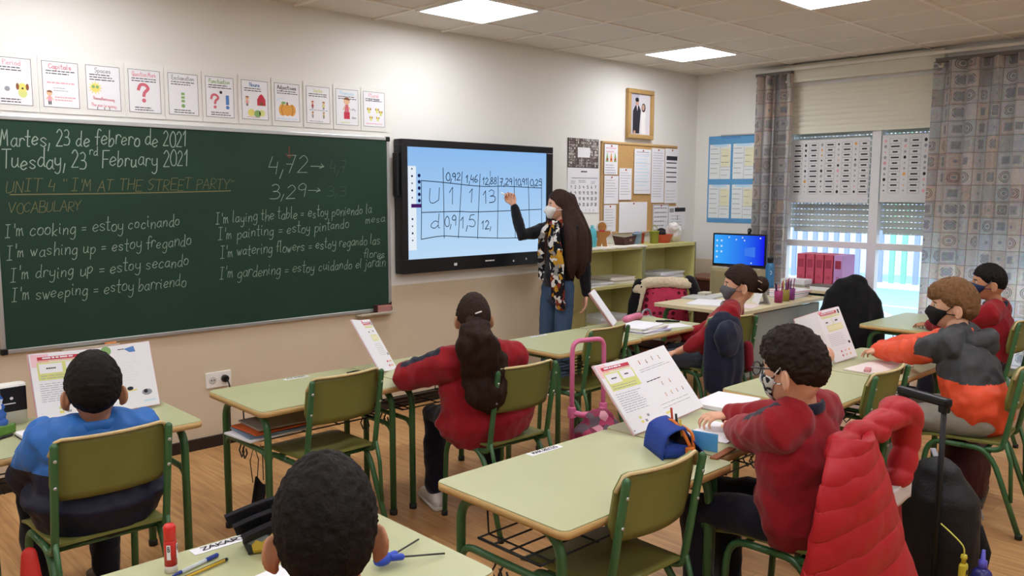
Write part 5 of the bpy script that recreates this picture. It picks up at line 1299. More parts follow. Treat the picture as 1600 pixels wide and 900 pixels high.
def flat(lab,name,cat,c,rz,w_,d_,h_,mt,edge=None,group=None,text=None,n=1):
    t=thing(name,lab,cat,c,rz,group); m=MB(mt)
    r=random.Random(int(abs(c[0]*100)))
    if n==1: m.box((0,0,h_/2),(w_,d_,h_),bev=min(h_*.3,.002))
    else:
        for i in range(n): m.box((r.uniform(-.008,.008),r.uniform(-.008,.008),h_*(i+.5)/n),(w_,d_,h_/n*.96),r.uniform(-.06,.06))
    m.build('sheets' if n>1 else 'body',t)
    if edge: m=MB(edge); m.box((0,0,-.0),(w_+.004,d_+.004,.004)); m.build('cover',t,(0,0,.001))
    if text:
        m=MB(M_ink); p=Pl(m,(-w_/2,-d_/2,h_),(1,0,0),(0,1,0)); p.text(text,(w_*.12,d_*.3),(w_*.88,d_*.3),d_*.5,d_*.10,M_ink); m.build('lettering',t)
    return t
# name strips
flat('white paper name strip taped to the far edge of the bare foreground desk','name_strip','name tag',(-5.12,-2.835,ZD),-.02,.155,.034,.0012,M_paper,text='MAR RECIO')
flat('white paper name strip ZAKARIA on the desk at the bottom of the photo','name_strip','name tag',(-6.265,-2.805,ZD),.0,.185,.038,.0012,M_paper,text='ZAKARIA')
flat('white paper name strip on the empty desk below the wall socket','name_strip','name tag',(-5.175,-1.215,ZD),.0,.13,.030,.0012,M_paper,text='ALEJANDRO')
flat('white paper name strip on the desk with the empty chair before the teacher','name_strip','name tag',(-3.46,-1.185,ZD),.0,.14,.030,.0012,M_paper,text='MARIA')

# desk of the boy in blue
flat('white exercise book lying flat below the standing textbook of the boy in blue','exercise_book','book',(-6.31,-1.445,ZD+.002),.05,.20,.16,.014,M_paper,mat('book_dark','3a3438',.5))
d=thing('white_device','white box with a black glossy window at the far left desk','device',(-6.395,-1.168,ZD),.05)
m=MB(M_white); m.prism(rrect(.14,.065,.02),0,.155,True); m.build('case',d)
m=MB(M_black); m.box((.02,-.033,.10),(.09,.006,.095),bev=.003); m.build('window',d); m=MB(M_paper); m.box((.0,-.0365,.085),(.05,.001,.004)); m.lathe([(.006,0),(.006,.001)],(.012,-.0365,.105),10,(0,-1,0)); m.build('marking',d)
d=thing('snack_bag','shiny blue, white and red snack bag at the far left edge','bag',(-6.49,-1.29,ZD),.2)
M_foil=mat('foil_bag','2b62b8',.25,.6); nt=M_foil.node_tree; b=nt.nodes['Principled BSDF']; tcn=nt.nodes.new('ShaderNodeTexCoord'); nn=nt.nodes.new('ShaderNodeTexNoise'); nn.inputs['Scale'].default_value=11; nt.links.new(tcn.outputs['Object'],nn.inputs['Vector']); cr=nt.nodes.new('ShaderNodeValToRGB'); cr.color_ramp.interpolation='CONSTANT'
for i,(p_,c_) in enumerate(((0,'8a2430'),(.42,'2b62b8'),(.58,'c9d6ea'),(.66,'2f6fc0'))):
    e=cr.color_ramp.elements[i] if i<2 else cr.color_ramp.elements.new(p_)
    e.position=p_; e.color=lin(c_)
nt.links.new(nn.outputs['Fac'],cr.inputs[0]); nt.links.new(cr.outputs[0],b.inputs['Base Color'])
m=MB(M_foil); m.grid(lambda u,v:((u-.5)*.16*(1-.25*v)+.004*math.sin(30*v),-.035*math.sin(PI*u)*(1-v)**.6-.004+.006*noise.noise(V((u*9,v*9,1))),v*.135+.01*math.sin(7*u)*v),18,18); m.grid(lambda u,v:((u-.5)*.16*(1-.25*v)+.004*math.sin(30*v),.035*math.sin(PI*u)*(1-v)**.6-.004+.006*noise.noise(V((u*9,v*9,4))),v*.135+.01*math.sin(7*u)*v),18,18); m.build('wrapper',d)
m=MB(mat('leafy_print','5d8a36',.4,.4)); m.grid(lambda u,v:((u-.5)*.17,-.045-.02*math.sin(PI*u)+.005*noise.noise(V((u*20,v*9,3))),.001+.035*v),14,6,.006); m.build('green_label',d)
m=MB(M_black); m.tube([(-6.52,-1.42,ZD+.005),(-6.42,-1.36,ZD+.005)],.005,8,cap='r'); tag(m.build('felt_pen'),'black felt pen lying near the left edge of the desk of the boy in blue','pen')
# magazines under the empty desk
for i,(lab,mt,z,dx,rz) in enumerate((('white magazine at the bottom of the pile under the empty desk',M_paper,.474,-.045,.10),('blue grey magazine in the pile under the empty desk',mat('mag_blue','7d93ab',.4),.486,-.02,-.06),('orange and white magazine in the pile under the empty desk',mat('mag_orange','d2622f',.4),.498,-.01,.05),('grey folder on top of the pile under the empty desk',mat('mag_grey','a49d92',.5),.512,.02,-.03))):
    flat(lab,'magazine','magazine',(-5.40+dx,-1.43,z),rz,.30,.21,.009,mt,group='magazines under the empty desk')
m=MB(M_black); m.box((-4.93,-1.34,ZD+.008),(.07,.03,.016),.2,bev=.004); tag(m.build('rubber_block'),'small black block on the empty desk beside the leaning textbook','eraser')

# foreground desk
g=thing('glue_stick','red glue stick standing on the desk at the bottom of the photo','glue stick',(-6.435,-2.87,ZD))
m=MB(mat('glue_white','dcd6cc',.4)); m.lathe([(.0145,0),(.0145,.016),(.0135,.018)],(0,0,0),20); m.build('base_knob',g)
m=MB(mat('glue_red','c4251f',.35,.5)); m.lathe([(.0145,.018),(.0145,.078),(.0135,.079)],(0,0,0),24); o=m.build('barrel',g)
m=MB(M_paper); 
for a in (-2.2,-.75): 
    c=(.0149*math.cos(a),.0149*math.sin(a),0); p=Pl(m,(c[0]-.0045*(-math.sin(a)),c[1]-.0045*math.cos(a),.035),(-math.sin(a),math.cos(a),0),(0,0,1)); p.rect(0,0,.009,.036,M_paper); p.text('B',(.002,.02),(.007,.02),.012,.002,M_ink)
m.build('label',o)
m=MB(mat('glue_cap','cf2a22',.3,.5)); m.lathe([(.0125,.079),(.0138,.081),(.0138,.112),(.011,.117),(0,.117)],(0,0,0),24); m.build('cap',g)
pn=thing('ballpoint_pen','blue and clear ballpoint pen lying beside the red glue stick','pen',(-6.395,-2.892,ZD+.006),.3)
m=MB(mat('pen_clear','c9d2da',.3,.5)); m.tube([(-.03,0,0),(.045,0,0)],.0045,8); m.build('barrel',pn); m=MB(mat('pen_blue','2d3f8f',.4)); m.tube([(.045,0,0),(.075,0,0)],.0055,8,cap='r'); m.tube([(-.055,0,0),(-.03,0,0)],[.002,.005],8); m.build('cap',pn)
pn=thing('pencil','yellow and black striped pencil lying below the ballpoint pen','pencil',(-6.39,-2.925,ZD+.0055),.22)
m=MB(mat('pencil_yellow','c9a534',.5)); m.tube([(-.08,0,0),(.07,0,0)],.0042,6); m.tube([(-.10,0,0),(-.08,0,0)],[.0006,.0040],6); m.build('shaft',pn); m=MB(M_black); m.tube([(-.079,.0,.0022),(.069,0,.0022)],.0026,4); m.tube([(.07,0,0),(.078,0,0)],.0043,6); m.build('stripe',pn)
pc=thing('pencil_case','black triple pocket pencil case with a patterned front beside the dark haired boy','pencil case',(-6.155,-2.895,ZD),-.25)
M_case=mat('case_black','17151a',.7,.2,bump=(90,.3)); M_pat=mat('case_pattern','70777c',.6); nt=M_pat.node_tree; b=nt.nodes['Principled BSDF']; v=nt.nodes.new('ShaderNodeTexVoronoi'); v.inputs['Scale'].default_value=38; tcn=nt.nodes.new('ShaderNodeTexCoord'); nt.links.new(tcn.outputs['Object'],v.inputs['Vector']); sc_=nt.nodes.new('ShaderNodeSeparateColor'); nt.links.new(v.outputs['Color'],sc_.inputs[0]); cr=nt.nodes.new('ShaderNodeValToRGB'); cr.color_ramp.interpolation='CONSTANT'
for i,(p_,c_) in enumerate(((0,'2a2d31'),(.35,'6e757b'),(.62,'b3b6b6'),(.80,'c3a53a'))):
    e=cr.color_ramp.elements[i] if i<2 else cr.color_ramp.elements.new(p_)
    e.position=p_; e.color=lin(c_)
nt.links.new(sc_.outputs[0],cr.inputs[0]); nt.links.new(cr.outputs[0],b.inputs['Base Color'])
for k in range(3):
    m=MB(M_case); a=-.55+.32*k
    m.grid(lambda u,v,k=k:((u-.5)*.215-.012*k*(1-u)+.02*v*(u-.5), -.045+.030*k-.035*v*(1-.35*k)+.010*math.sin(PI*u), .030+.014*k+.055*v*(.55+.45*u)+.012*math.sin(PI*u)*v), 14,8,.012); m.build('pocket',pc)
m=MB(M_pat); m.grid(lambda u,v:((u-.5)*.20,-.048-.006*math.sin(PI*u),.004+.044*v),12,4,.006); m.build('front_panel',pc)
m=MB(M_case); m.box((0,-.01,.02),(.20,.07,.038),bev=.008); m.build('base_body',pc)
m=MB(mat('eraser_brown','7c3f2e',.7)); m.box((-6.17,-3.015,ZD+.008),(.05,.022,.016),.1,bev=.003); tag(m.build('eraser'),'small brown eraser on the desk between the pencil case and the dark haired boy','eraser')
flat('blank white sheet on the desk at the very bottom of the photo','paper_sheet','paper',(-6.27,-3.13,ZD),.15,.15,.21,.001,M_paper)
b_=thing('compass','blue headed drawing compass with two thin metal arms on the desk at the bottom','compass',(-6.06,-3.20,ZD+.016),.0)
m=MB(mat('compass_blue','2746b8',.4,.4)); m.ball((0,0,.006),(.026,.018,.016),12,8); m.tube([(.02,.0,.006),(.04,.008,.004)],.009,8,cap='r'); m.tube([(.02,-.008,.006),(.042,-.016,.004)],.009,8,cap='r'); m.build('hinge',b_)
m=MB(mat('dark_steel','4a4744',.4,.5,.6)); m.tube([(.04,.008,.004),(.155,.062,-.010)],.0024,6); m.build('arm',b_); m=MB(mat('dark_steel','4a4744',.4,.5,.6)); m.tube([(.042,-.016,.004),(.15,-.05,-.010)],.0024,6); m.build('arm',b_)

# near and glasses desks
pc=thing('pencil_case','open blue pencil case with orange trim on the corner of the foreground desk','pencil case',(-4.795,-3.155,ZD),-.55)
M_cb=mat('case_blue','26408f',.7,.2,bump=(120,.3)); M_co=mat('case_orange','d0702a',.6)
m=MB(M_cb); m.grid(lambda u,v:(.085*math.cos(PI*(.5+.5*v))*1.0*(1-.0*u)-.0, (u-.5)*.17, .062*math.sin(PI*(.5+.5*v))+.045 if v<.6 else .045*(1-(v-.6)/.4)+.062*math.sin(PI*(.5+.5*.6))*(1-(v-.6)/.4)),10,12,.004); m.box((-.03,0,.022),(.10,.165,.044),bev=.015); m.build('back_shell',pc)
m=MB(M_cb); m.grid(lambda u,v:(.03+.045*v,(u-.5)*.165,.002+.075*(1-v)**.8*(1-.3*abs(2*u-1))),10,8,.004); m.build('front_flap',pc)
m=MB(M_co); m.tube(crom([(.025,-.085,.02),(-.005,-.075,.085),(-.01,0,.108),(-.005,.075,.085),(.025,.085,.02)],5),.006,6); m.tube(crom([(.03,-.083,.012),(.035,-.06,.07),(.04,0,.078),(.035,.06,.07),(.03,.083,.012)],5),.006,6); m.box((.01,-.095,.018),(.03,.016,.05),bev=.004); m.build('zip_trim',pc)
m=MB(mat('case_inside','2a1a22',.9)); m.ball((.008,0,.05),(.026,.068,.038),14,8); m.build('lining',pc)
for i,(a,c_) in enumerate(((-.045,'d8b23a'),(-.01,'222226'),(.03,'b7402e'))):
    m=MB(mat('crayon_'+c_,c_,.5)); m.tube([(.005,a,.05),(-.012+.004*i,a*1.25,.13+.008*i)],.0042,7); m.build('crayon',pc)
ph=flat('light blue plastic set square card leaning at the right of the blue pencil case','plastic_card','card',(-4.71,-3.215,ZD),.2,.004,.10,.065,mat('card_blue','5aa6dc',.35,.5))
flat('thin brown pencil tray between the blue pencil case and the red sleeve','wooden_ruler','ruler',(-4.70,-3.285,ZD),.12,.15,.028,.006,mat('ruler_brown','9a5a34',.5))
flat('closed white textbook lying on the desk in front of the boy with glasses','closed_book','book',(-4.10,-2.93,ZD),.12,.26,.20,.020,M_paper,mat('cover_grey','8b8880',.5))
flat('open white notebook page under the hands of the boy with glasses','notebook','book',(-4.48,-3.135,ZD),.1,.24,.17,.004,M_paper)
pl=thing('plush_pouch','peach coloured plush pouch behind the head of the boy with glasses','pouch',(-3.02,-2.83,ZD),.2)
m=MB(mat('peach_plush','dfae95',.95,.05,bump=(90,.6))); m.ball((0,0,.052),(.075,.06,.052),20,14); m.build('body',pl)
m=MB(mat('peach_light','ecd3c4',.95,.05)); m.ball((.06,.04,.045),(.02,.02,.03),10,8); m.ball((-.06,.035,.05),(.02,.02,.03),10,8); m.build('ear',pl)
m=MB(mat('pink_rubber','c98d90',.7)); m.box((-3.02,-3.07,ZD+.011),(.07,.03,.022),.3,bev=.004); tag(m.build('eraser'),'pink eraser beside the white notebook on the orange jacket pupil\'s desk','eraser')
flat('open white notebook lying before the orange sleeves','notebook','book',(-2.88,-3.07,ZD),-.06,.36,.20,.008,mat('paper_pinkish','e3d6d2',.8))

# papers desk
for k in range(5): flat(['lowest','second lowest','middle','second highest','topmost'][k]+' block of white paper in the stack on the desk before the teacher\'s table','paper_stack','paper',(-2.84+.012*(k%2),-1.545+.01*k,ZD+.0085*k),[.1,-.06,.15,.02,.2][k],.30,.21,.008,[M_paper2,mat('paper_lilac','b6b2cf',.7),M_paper][k%3 if k<4 else 2],group='stack of white paper blocks')
flat('single white sheet lying beside the paper stack','paper_sheet','paper',(-2.50,-1.53,ZD),-.3,.21,.15,.001,M_paper)
m=MB(M_black); m.tube([(-2.46,-1.36,ZD+.008),(-2.35,-1.47,ZD+.008)],.007,8,cap='r'); m.tube([(-2.42,-1.40,ZD+.014),(-2.39,-1.43,ZD+.014)],.004,6); tag(m.build('marker_pen'),'black marker pen on the desk with the paper stack','pen')
pk=thing('pencil_case','pink pencil case on the desk with the paper stack','pencil case',(-2.55,-1.22,ZD),.2)
m=MB(mat('pink_case','d5799b',.6,.3)); m.tube(crom([(-.10,0,.026),(0,0,.03),(.10,0,.026)],4),[(.03,.024)]*9,14,cap='r',up=(0,0,1)); m.build('body',pk); m=MB(M_dkwire); m.tube([(-.10,0,.056),(.10,0,.056)],.002,5); m.build('zip',pk)
for k in range(4): flat(['dark','grey','brown','black'][k]+' book in the tray under the desk with the paper stack','book','book',(-2.72+.03*k,-1.44,.476+.012*k),.1*(k%2)-.05,.26,.19,.011,[M_ink,M_grey,M_brown,M_black][k],group='books in the tray under the paper stack desk')
# clear bag of things under the far right desk
for lab,c,cl,s in (('dark blue cloth bag under the desk by the window',(-1.28,-2.62,.475),'2c3a4c',(.13,.09,.055)),('clear plastic bag under the desk by the window',(-1.03,-2.62,.475),'c9d2da',(.11,.09,.05))):
    o=thing('cloth_bag' if 'cloth' in lab else 'plastic_bag',lab,'bag',c); m=MB(mat('bag_'+cl,cl,.5,.4,bump=(20,.4))); m.ball((0,0,s[2]),s,18,12); m.build('sack',o); m=MB(mat('bag_'+cl,cl,.5,.4,bump=(20,.4))); m.tube([(s[0]*.8,0,s[2]),(s[0]*1.1,.01,s[2]*1.1)],[.02,.03],10,cap='r'); m.build('knot',o)

# ================================================================== teacher's corner
M_tt=mat('teacher_top','d3c5a0',.45,.3,nz=(8,.06)); M_panel=mat('grey_panel','9a9c94',.6,.2)
t=thing('teacher_table','teacher\'s table with a pale top and a grey front panel','table',(-1.33,-1.36,0))
m=MB(M_tt); m.prism(rrect(1.36,.74,.03),.676,.70); m.build('top',t)
m=MB(M_panel); m.box((.06,-.33,.43),(1.1,.018,.46)); m.build('front_panel',t)
for x in (-.60,.60):
    for y in (-.31,.31):
        m=MB(M_tube); P=[(x,y,.012),(x,y,.58)]+arc((x,y,.58),(x,y,.665),(x,y*.75,.668))[1:]; m.tube(P,.017,10); m.build('leg',t)
m=MB(M_tube); m.tube([(-.6,.22,.668),(.6,.22,.668)],.015,8); m.build('cross_bar',t)
ZT=.7005
for k,(lab,x,y,rz,w_,d_,h_,mt) in enumerate((('flat white sheaf of papers at the left end of the teacher\'s table',-1.72,-1.30,.3,.34,.25,.012,M_paper),('grey document folder on the far side of the teacher\'s table',-1.45,-1.08,.2,.34,.24,.014,mat('folder_grey','b9b9b4',.6)),('pink and white sheet near the front edge of the teacher\'s table',-1.66,-1.58,.25,.22,.16,.003,mat('sheet_pinkish','e2cfcf',.7)),('small pale box lying on the grey folder on the teacher\'s table',-1.36,-1.03,.1,.11,.07,.02,mat('box_pale','c8c3ae',.6)))):
    flat(lab,['paper_sheaf','document_folder','paper_sheet','pale_box'][k],['paper','folder','paper','box'][k],(x,y,ZT+(.0145 if k==3 else 0)),rz,w_,d_,h_,mt)
cd=thing('standing_card','white tent card with a grey print standing on the teacher\'s table','card',(-1.40,-1.56,ZT),.75)
m=MB(M_paper); 
for s in (-1,1): m.add([(-.11,s*.045,0),(.11,s*.045,0),(.10,0,.125),(-.10,0,.125)],[(0,1,2,3)],False); 
m.build('card',cd); m=MB(M_grey); 
p=Pl(m,(-.11,-.045,0),(1,0,0),(0,.045,.125)); p.rect(.03,.02,.11,.06,M_grey,.001); p.rect(.05,.03,.09,.05,M_ink,.0014); m.build('print',cd)
def pen_pot(lab,x,y,c,name='pen_pot'):
    t=thing(name,lab,'pen holder',(x,y,ZT),0,'pen holders on the teacher\'s table'); m=MB(mat('pot_'+c,c,.3,.5,alpha=.8)); m.lathe([(.030,0),(.034,.09),(.0315,.09),(.028,.004),(0,.004)],(0,0,0),18); m.build('cup',t)
    r=random.Random(int(x*1000))
    for k in range(6):
        a=r.uniform(0,6.3); cc=r.choice(['8a2c6c','5a3a6a','b03a5a','2a2c40','c7b43a']); m=MB(mat('pen_'+cc,cc,.5)); m.tube([(.012*math.cos(a),.012*math.sin(a),.006),(.030*math.cos(a),.030*math.sin(a),.135+r.uniform(0,.035))],.004,6,cap='r'); m.build('pencil',t)
pen_pot('left pink cup full of pencils on the teacher\'s table',-1.28,-1.64,'a83268'); pen_pot('yellow cup of pencils between the two pink cups',-1.16,-1.63,'a8963c'); pen_pot('right pink cup full of pencils beside the stacked books',-1.05,-1.62,'8e3a86')
for k in range(4): flat(['lowest','second','third','top'][k]+' of the books piled at the right end of the teacher\'s table','book','book',(-.86+.01*k,-1.50,ZT+.0145*k),.1-.07*k,.27,.21,.014,M_paper,[mat('b1','b0aebb',.5),M_pink,mat('b3','3c3a3a',.5),mat('b4','d0707a',.5)][k],group='books piled at the end of the teacher\'s table')
ml=thing('mug_box','pale box with a red ring printed on it under the teacher\'s table','box',(-.98,-1.60,.56)); m=MB(mat('box_beige','c7bfb4',.6)); m.box((0,0,.05),(.13,.10,.10),bev=.004); m.build('body',ml); m=MB(M_red); m.tube([(.03+.016*math.cos(a),-.052,.055+.022*math.sin(a)) for a in [k*PI/8 for k in range(17)]],.003,5); m.build('ring_print',ml)
m=MB(M_tt); m.box((-1.0,-1.42,.548),(.5,.30,.014)); m.box((-1.24,-1.42,.61),(.012,.30,.12)); m.box((-.76,-1.42,.61),(.012,.30,.12)); tag(m.build('hanging_shelf'),'small shelf hanging under the right end of the teacher\'s table','shelf')
# cabinet, monitor
cbn=thing('low_cabinet','plain beige cabinet carrying the computer monitor','cabinet',(-.47,-.83,0)); m=MB(mat('cabinet_beige','b3a582',.6,.25)); m.box((0,0,.435),(.30,.46,.87),bev=.006); m.build('body',cbn); m=MB(mat('cabinet_edge','a39670',.6)); m.box((-.153,0,.435),(.008,.42,.81),bev=.002); o=m.build('door',cbn); m=MB(M_metal); m.tube([(-.162,.15,.52),(-.162,.15,.60)],.005,8,cap='r'); m.build('handle',o)
mo=thing('computer_monitor','computer monitor with a bright blue desktop and a webcam on top','monitor',(-.50,-.825,.8705),-PI/2+.08)
m=MB(M_black); m.box((0,0,.155),(.52,.03,.30),bev=.006); m.build('casing',mo)
M_desk=glow('desktop_blue','1f6fe0',1.0); nt=M_desk.node_tree; e=[q for q in nt.nodes if q.type=='EMISSION'][0]; tcn=nt.nodes.new('ShaderNodeTexCoord'); s3=nt.nodes.new('ShaderNodeSeparateXYZ'); nt.links.new(tcn.outputs['Object'],s3.inputs[0]); r=nt.nodes.new('ShaderNodeMapRange'); r.inputs[1].default_value=-.24; r.inputs[2].default_value=.24; nt.links.new(s3.outputs['X'],r.inputs[0]); cr=nt.nodes.new('ShaderNodeValToRGB'); cr.color_ramp.elements[0].color=lin('3aa4f2'); cr.color_ramp.elements[1].color=lin('1818e0'); nt.links.new(r.outputs[0],cr.inputs[0]); nt.links.new(cr.outputs[0],e.inputs[0])
m=MB(M_desk); m.box((0,-.016,.160),(.484,.004,.262)); m.build('display',mo)
m=MB(glow('icon_white','cfe4fb',.9)); p=Pl(m,(-.242,-.0183,.03),(1,0,0),(0,0,1))
for i in range(4):
    for j in range(2 if i<3 else 1): p.rect(.02+.045*j,.20-.05*i,.036+.045*j,.216-.05*i,m.mats[0])
for u,w_ in ((.14,.235),(.21,.215),(.27,.235),(.29,.21),(.44,.235),(.36,.01)): p.rect(u,w_,u+.012,w_+.012,m.mats[0])
p.poly([(.30,.08),(.40,.07),(.40,.16),(.30,.15)],glow('window_glow','3f7cf0',.9),.0004); m.build('icons',mo)
m=MB(M_black); m.tube([(0,.02,.12),(0,.03,.02)],[.03,.03],10); m.box((0,.03,.006),(.2,.13,.012),bev=.004); m.build('stand',mo)
m=MB(M_black); m.ball((.09,0,.335),(.020,.020,.022),14,10); m.box((.09,0,.31),(.02,.03,.016)); o=m.build('webcam',mo); m=MB(M_steel); m.lathe([(.008,0),(.008,.003)],(.09,-.019,.335),12,(0,-1,0)); m.build('lens',o)
dk=thing('dark_cupboard','dark red brown wooden cupboard in the corner behind the coat chair','cupboard',(-.255,-.37,0)); m=MB(mat('mahogany','4a2620',.45,.35,nz=(12,.25,(1,1,8)))); m.box((0,0,.36),(.40,.40,.72),bev=.006); m.build('body',dk); m=MB(mat('mahogany_top','7a4a36',.4,.4)); m.box((0,0,.733),(.42,.42,.024),bev=.005); m.build('top',dk)
m=MB(mat('cable_black','1d1d1f',.5)); m.tube(crom([(-.49,-.10,1.09),(-.46,-.14,1.02),(-.47,-.12,.9),(-.43,-.14,.82),(-.40,-.16,.76)],5),.006,6); m.tube(crom([(-.49,-.14,1.085),(-.45,-.16,1.0),(-.455,-.15,.95),(-.40,-.17,.85),(-.35,-.2,.75)],5),.004,6); tag(m.build('power_cable'),'black cables hanging from the end of the open shelf','cable')
# table by the window with binders
t=thing('side_table','dark framed small table under the window carrying binders and papers','table',(-.31,-1.47,0))
m=MB(M_tt); m.prism(rrect(.50,.66,.02),.708,.73); m.build('top',t); M_dg=mat('dark_green_tube','1f3a34',.4,.4)
for x in (-.21,.21):
    for y in (-.29,.29): m=MB(M_dg); m.tube([(x,y,.01),(x,y,.60)]+arc((x,y,.60),(x,y,.69),(x,y*.8,.70))[1:],.016,10); m.build('leg',t)
m=MB(M_dg); m.tube([(-.21,-.29,.42),(-.21,.29,.42)],.014,8); m.tube([(.21,-.29,.42),(.21,.29,.42)],.014,8); m.tube([(-.21,-.2,.69),(-.21,.2,.69)],.014,8); m.build('cross_bar',t)
ry=mat('rack_red','8a3038',.5); m=MB(ry); m.box((-.22,-1.50,.7485),(.26,.44,.036),bev=.004); tag(m.build('file_rack'),'low dark red rack under the pink box files on the window table','rack')
for k in range(5):
    c=['c8556c','c8556c','c8556c','c8556c','c99ad6'][k]; t=thing('box_file',['leftmost pink box file by the window','second pink box file by the window','third pink box file by the window','rightmost pink box file, next to the lilac one','lilac box file at the right end of the row by the window'][k],'binder',(-.22,-1.335-.083*k,.767),0,'box files on the window table')
    m=MB(mat('file_'+c,c,.55,.3)); m.box((0,0,.125),(.24,.074,.25),bev=.004); m.build('case',t); m=MB(mat('file_dark','a23a52',.6)); m.tube([(-.1215,.012*math.cos(a),.055+.012*math.sin(a)) for a in [j*PI/6 for j in range(13)]],.002,5); m.box((-.121,0,.17),(.002,.05,.07)); m.build('spine_label',t)
for k,(lab,y,z,h_,mt,rz) in enumerate((('lowest pale book on the window table in front of the box files',-1.37,.7305,.018,M_paper2,.1),('grey book in the pile on the window table',-1.38,.749,.016,mat('bk_grey','a8a49c',.5),-.05),('rolled white paper pad on top of the pile on the window table',-1.36,.7655,.04,M_paper,.03),('white paper block at the right of the pile on the window table',-1.62,.7305,.03,M_paper,.08),('grey notebook on the right paper block of the window table',-1.63,.761,.014,mat('bk_dark','77736e',.5),.0))): flat(lab,'paper_block','paper',(-.455,y,z),rz,.15,.21,h_,mt,group='papers piled on the window table')
bt=thing('water_bottle','blue water bottle with a dark cap standing at the end of the teacher\'s table','bottle',(-.86,-1.33,ZT+.0))
m=MB(mat('bottle_blue','2f6f9c',.35,.5)); m.lathe([(.001,0),(.034,.001),(.036,.006),(.036,.17),(.030,.195),(.022,.205)],(0,0,.06),24); m.build('body',bt); m=MB(M_black); m.lathe([(.026,.205),(.027,.245),(.022,.25),(0,.25)],(0,0,.06),20); m.build('cap',bt); m=MB(M_paper); m.tube([(-.030+.0*a,-.022+.009*math.cos(a),.185+.014*math.sin(a)) for a in [k*PI/8 for k in range(17)]],.0018,5); m.build('mark',bt)
m=MB(mat('book_under','8c8a86',.6)); m.box((-.86,-1.33,ZT+.03),(.12,.16,.058),bev=.004); tag(m.build('storage_box'),'small grey box under the blue water bottle','box')

# open shelves
def shelf(lab,x0,x1):
    t=thing('open_shelf',lab,'shelf',((x0+x1)/2,-.175,0),0,'pale green open shelf units'); w_=x1-x0; M_sg=mat('shelf_green','cdc684',.55,.25,nz=(4,.04)); M_se=mat('shelf_edge','8f9168',.5)
    m=MB(M_sg); m.box((0,0,1.065),(w_,.35,.03)); m.build('top',t)
    for s in (-1,1): m=MB(M_sg); m.box((s*(w_/2-.01),0,.525),(.018,.35,1.05)); m.build('side_panel',t)
    m=MB(M_sg); m.box((0,.168,.525),(w_-.03,.012,1.05)); m.build('back_panel',t)
    for z in (.10,.42,.74): m=MB(M_sg); m.box((0,0,z),(w_-.036,.34,.022)); m.build('shelf_board',t)
    for s in (-1,1): m=MB(M_se); m.box((s*(w_/2-.009),-.177,.54),(.018,.004,1.08)); m.build('edge_strip',t)
shelf('left open shelf unit with papers, behind the teacher',-2.06,-1.29); shelf('right open shelf unit carrying cups and baskets on its top',-1.285,-.485)
m=MB(M_paper2); m.grid(lambda u,v:(-2.03+.78*u,-.355+.30*v,1.0815+.003*noise.noise(V((u*8,v*5,0)))+.002),20,8,.003); m.grid(lambda u,v:(-2.03+.78*u,-.356-.002,1.083-.028*v*(.6+.5*noise.noise(V((u*14,0,2))))),24,3,.002); tag(m.build('paper_cover'),'white paper laid along the top of the left shelf unit with a torn edge','paper')
bo_=thing('cyan_bottle','cyan bottle on the shelf right behind the teacher','bottle',(-1.875,-.26,1.0885)); m=MB(mat('cyan_plastic','58b8c4',.4,.4)); m.lathe([(.03,0),(.035,.004),(.035,.12),(.026,.15),(.014,.155)],(0,0,0),20); m.build('body',bo_); m=MB(mat('cyan_cap','8fd4dc',.4)); m.lathe([(.016,.155),(.016,.18),(0,.182)],(0,0,0),14); m.build('cap',bo_)
gb=thing('gingerbread_figure','flat gingerbread man decoration with a white outline on the shelf','decoration',(-1.765,-.27,1.0885),-.7)
def ginger(k,y,mt):
    m=MB(mt)
    def ex(P,yy=y):
        n=len(P); m.add([(x,yy-.004,z) for x,z in P]+[(x,yy+.004,z) for x,z in P],[tuple(range(n)),tuple(range(2*n-1,n-1,-1))]+[(i,(i+1)%n,n+(i+1)%n,n+i) for i in range(n)],False)
    ex([((.036+k)*math.cos(a),.165+(.040+k)*math.sin(a)) for a in [j*PI/9 for j in range(18)]])
    ex([(-.045-k,.0),(-.008,.0),(0,.03),(.008,.0),(.045+k,.0),(.036+k,.07),(.075+k,.105),(.07+k,.13+k),(.03,.13+k),(-.03,.13+k),(-.07-k,.13+k),(-.075-k,.105),(-.036-k,.07)]); return m
ginger(.011,.003,M_paper).build('outline',gb); m=ginger(0,-.005,mat('ginger','b07a44',.8)); m.build('cookie',gb); m=MB(M_red); m.box((0,-.012,.13),(.05,.008,.012)); m.ball((-.012,-.012,.172),.004,8,6); m.ball((.012,-.012,.172),.004,8,6); m.build('bow',gb)
def bucket(lab,x,y,z,r,h,c,hd=False):
    t=thing('plastic_cup',lab,'cup',(x,y,z),0,'cups and pots on the right shelf'); m=MB(mat('cup_'+c,c,.4,.4)); m.lathe([(r*.8,0),(r,h),(r*1.06,h),(r*1.06,h-.006),(r*.93,h-.006),(r*.75,.004),(0,.004)],(0,0,0),20); m.build('cup',t)
    if hd: m=MB(mat('cup_'+c,c,.4,.4)); m.tube([(r*math.cos(a),0,h+r*1.2*math.sin(a)) for a in [j*PI/10 for j in range(11)]],.0035,6); m.build('handle',t)
bucket('left pale blue cup on the right shelf unit',-1.23,-.22,1.0805,.035,.10,'8fa9c9'); bucket('right pale blue cup on the right shelf unit',-1.15,-.18,1.0805,.035,.11,'9db4d2'); bucket('red cup behind the green pot on the right shelf unit',-1.07,-.15,1.0805,.035,.095,'b8473a'); bucket('yellow green pot with a handle on the right shelf unit',-.99,-.24,1.0805,.044,.115,'9aa044',True)
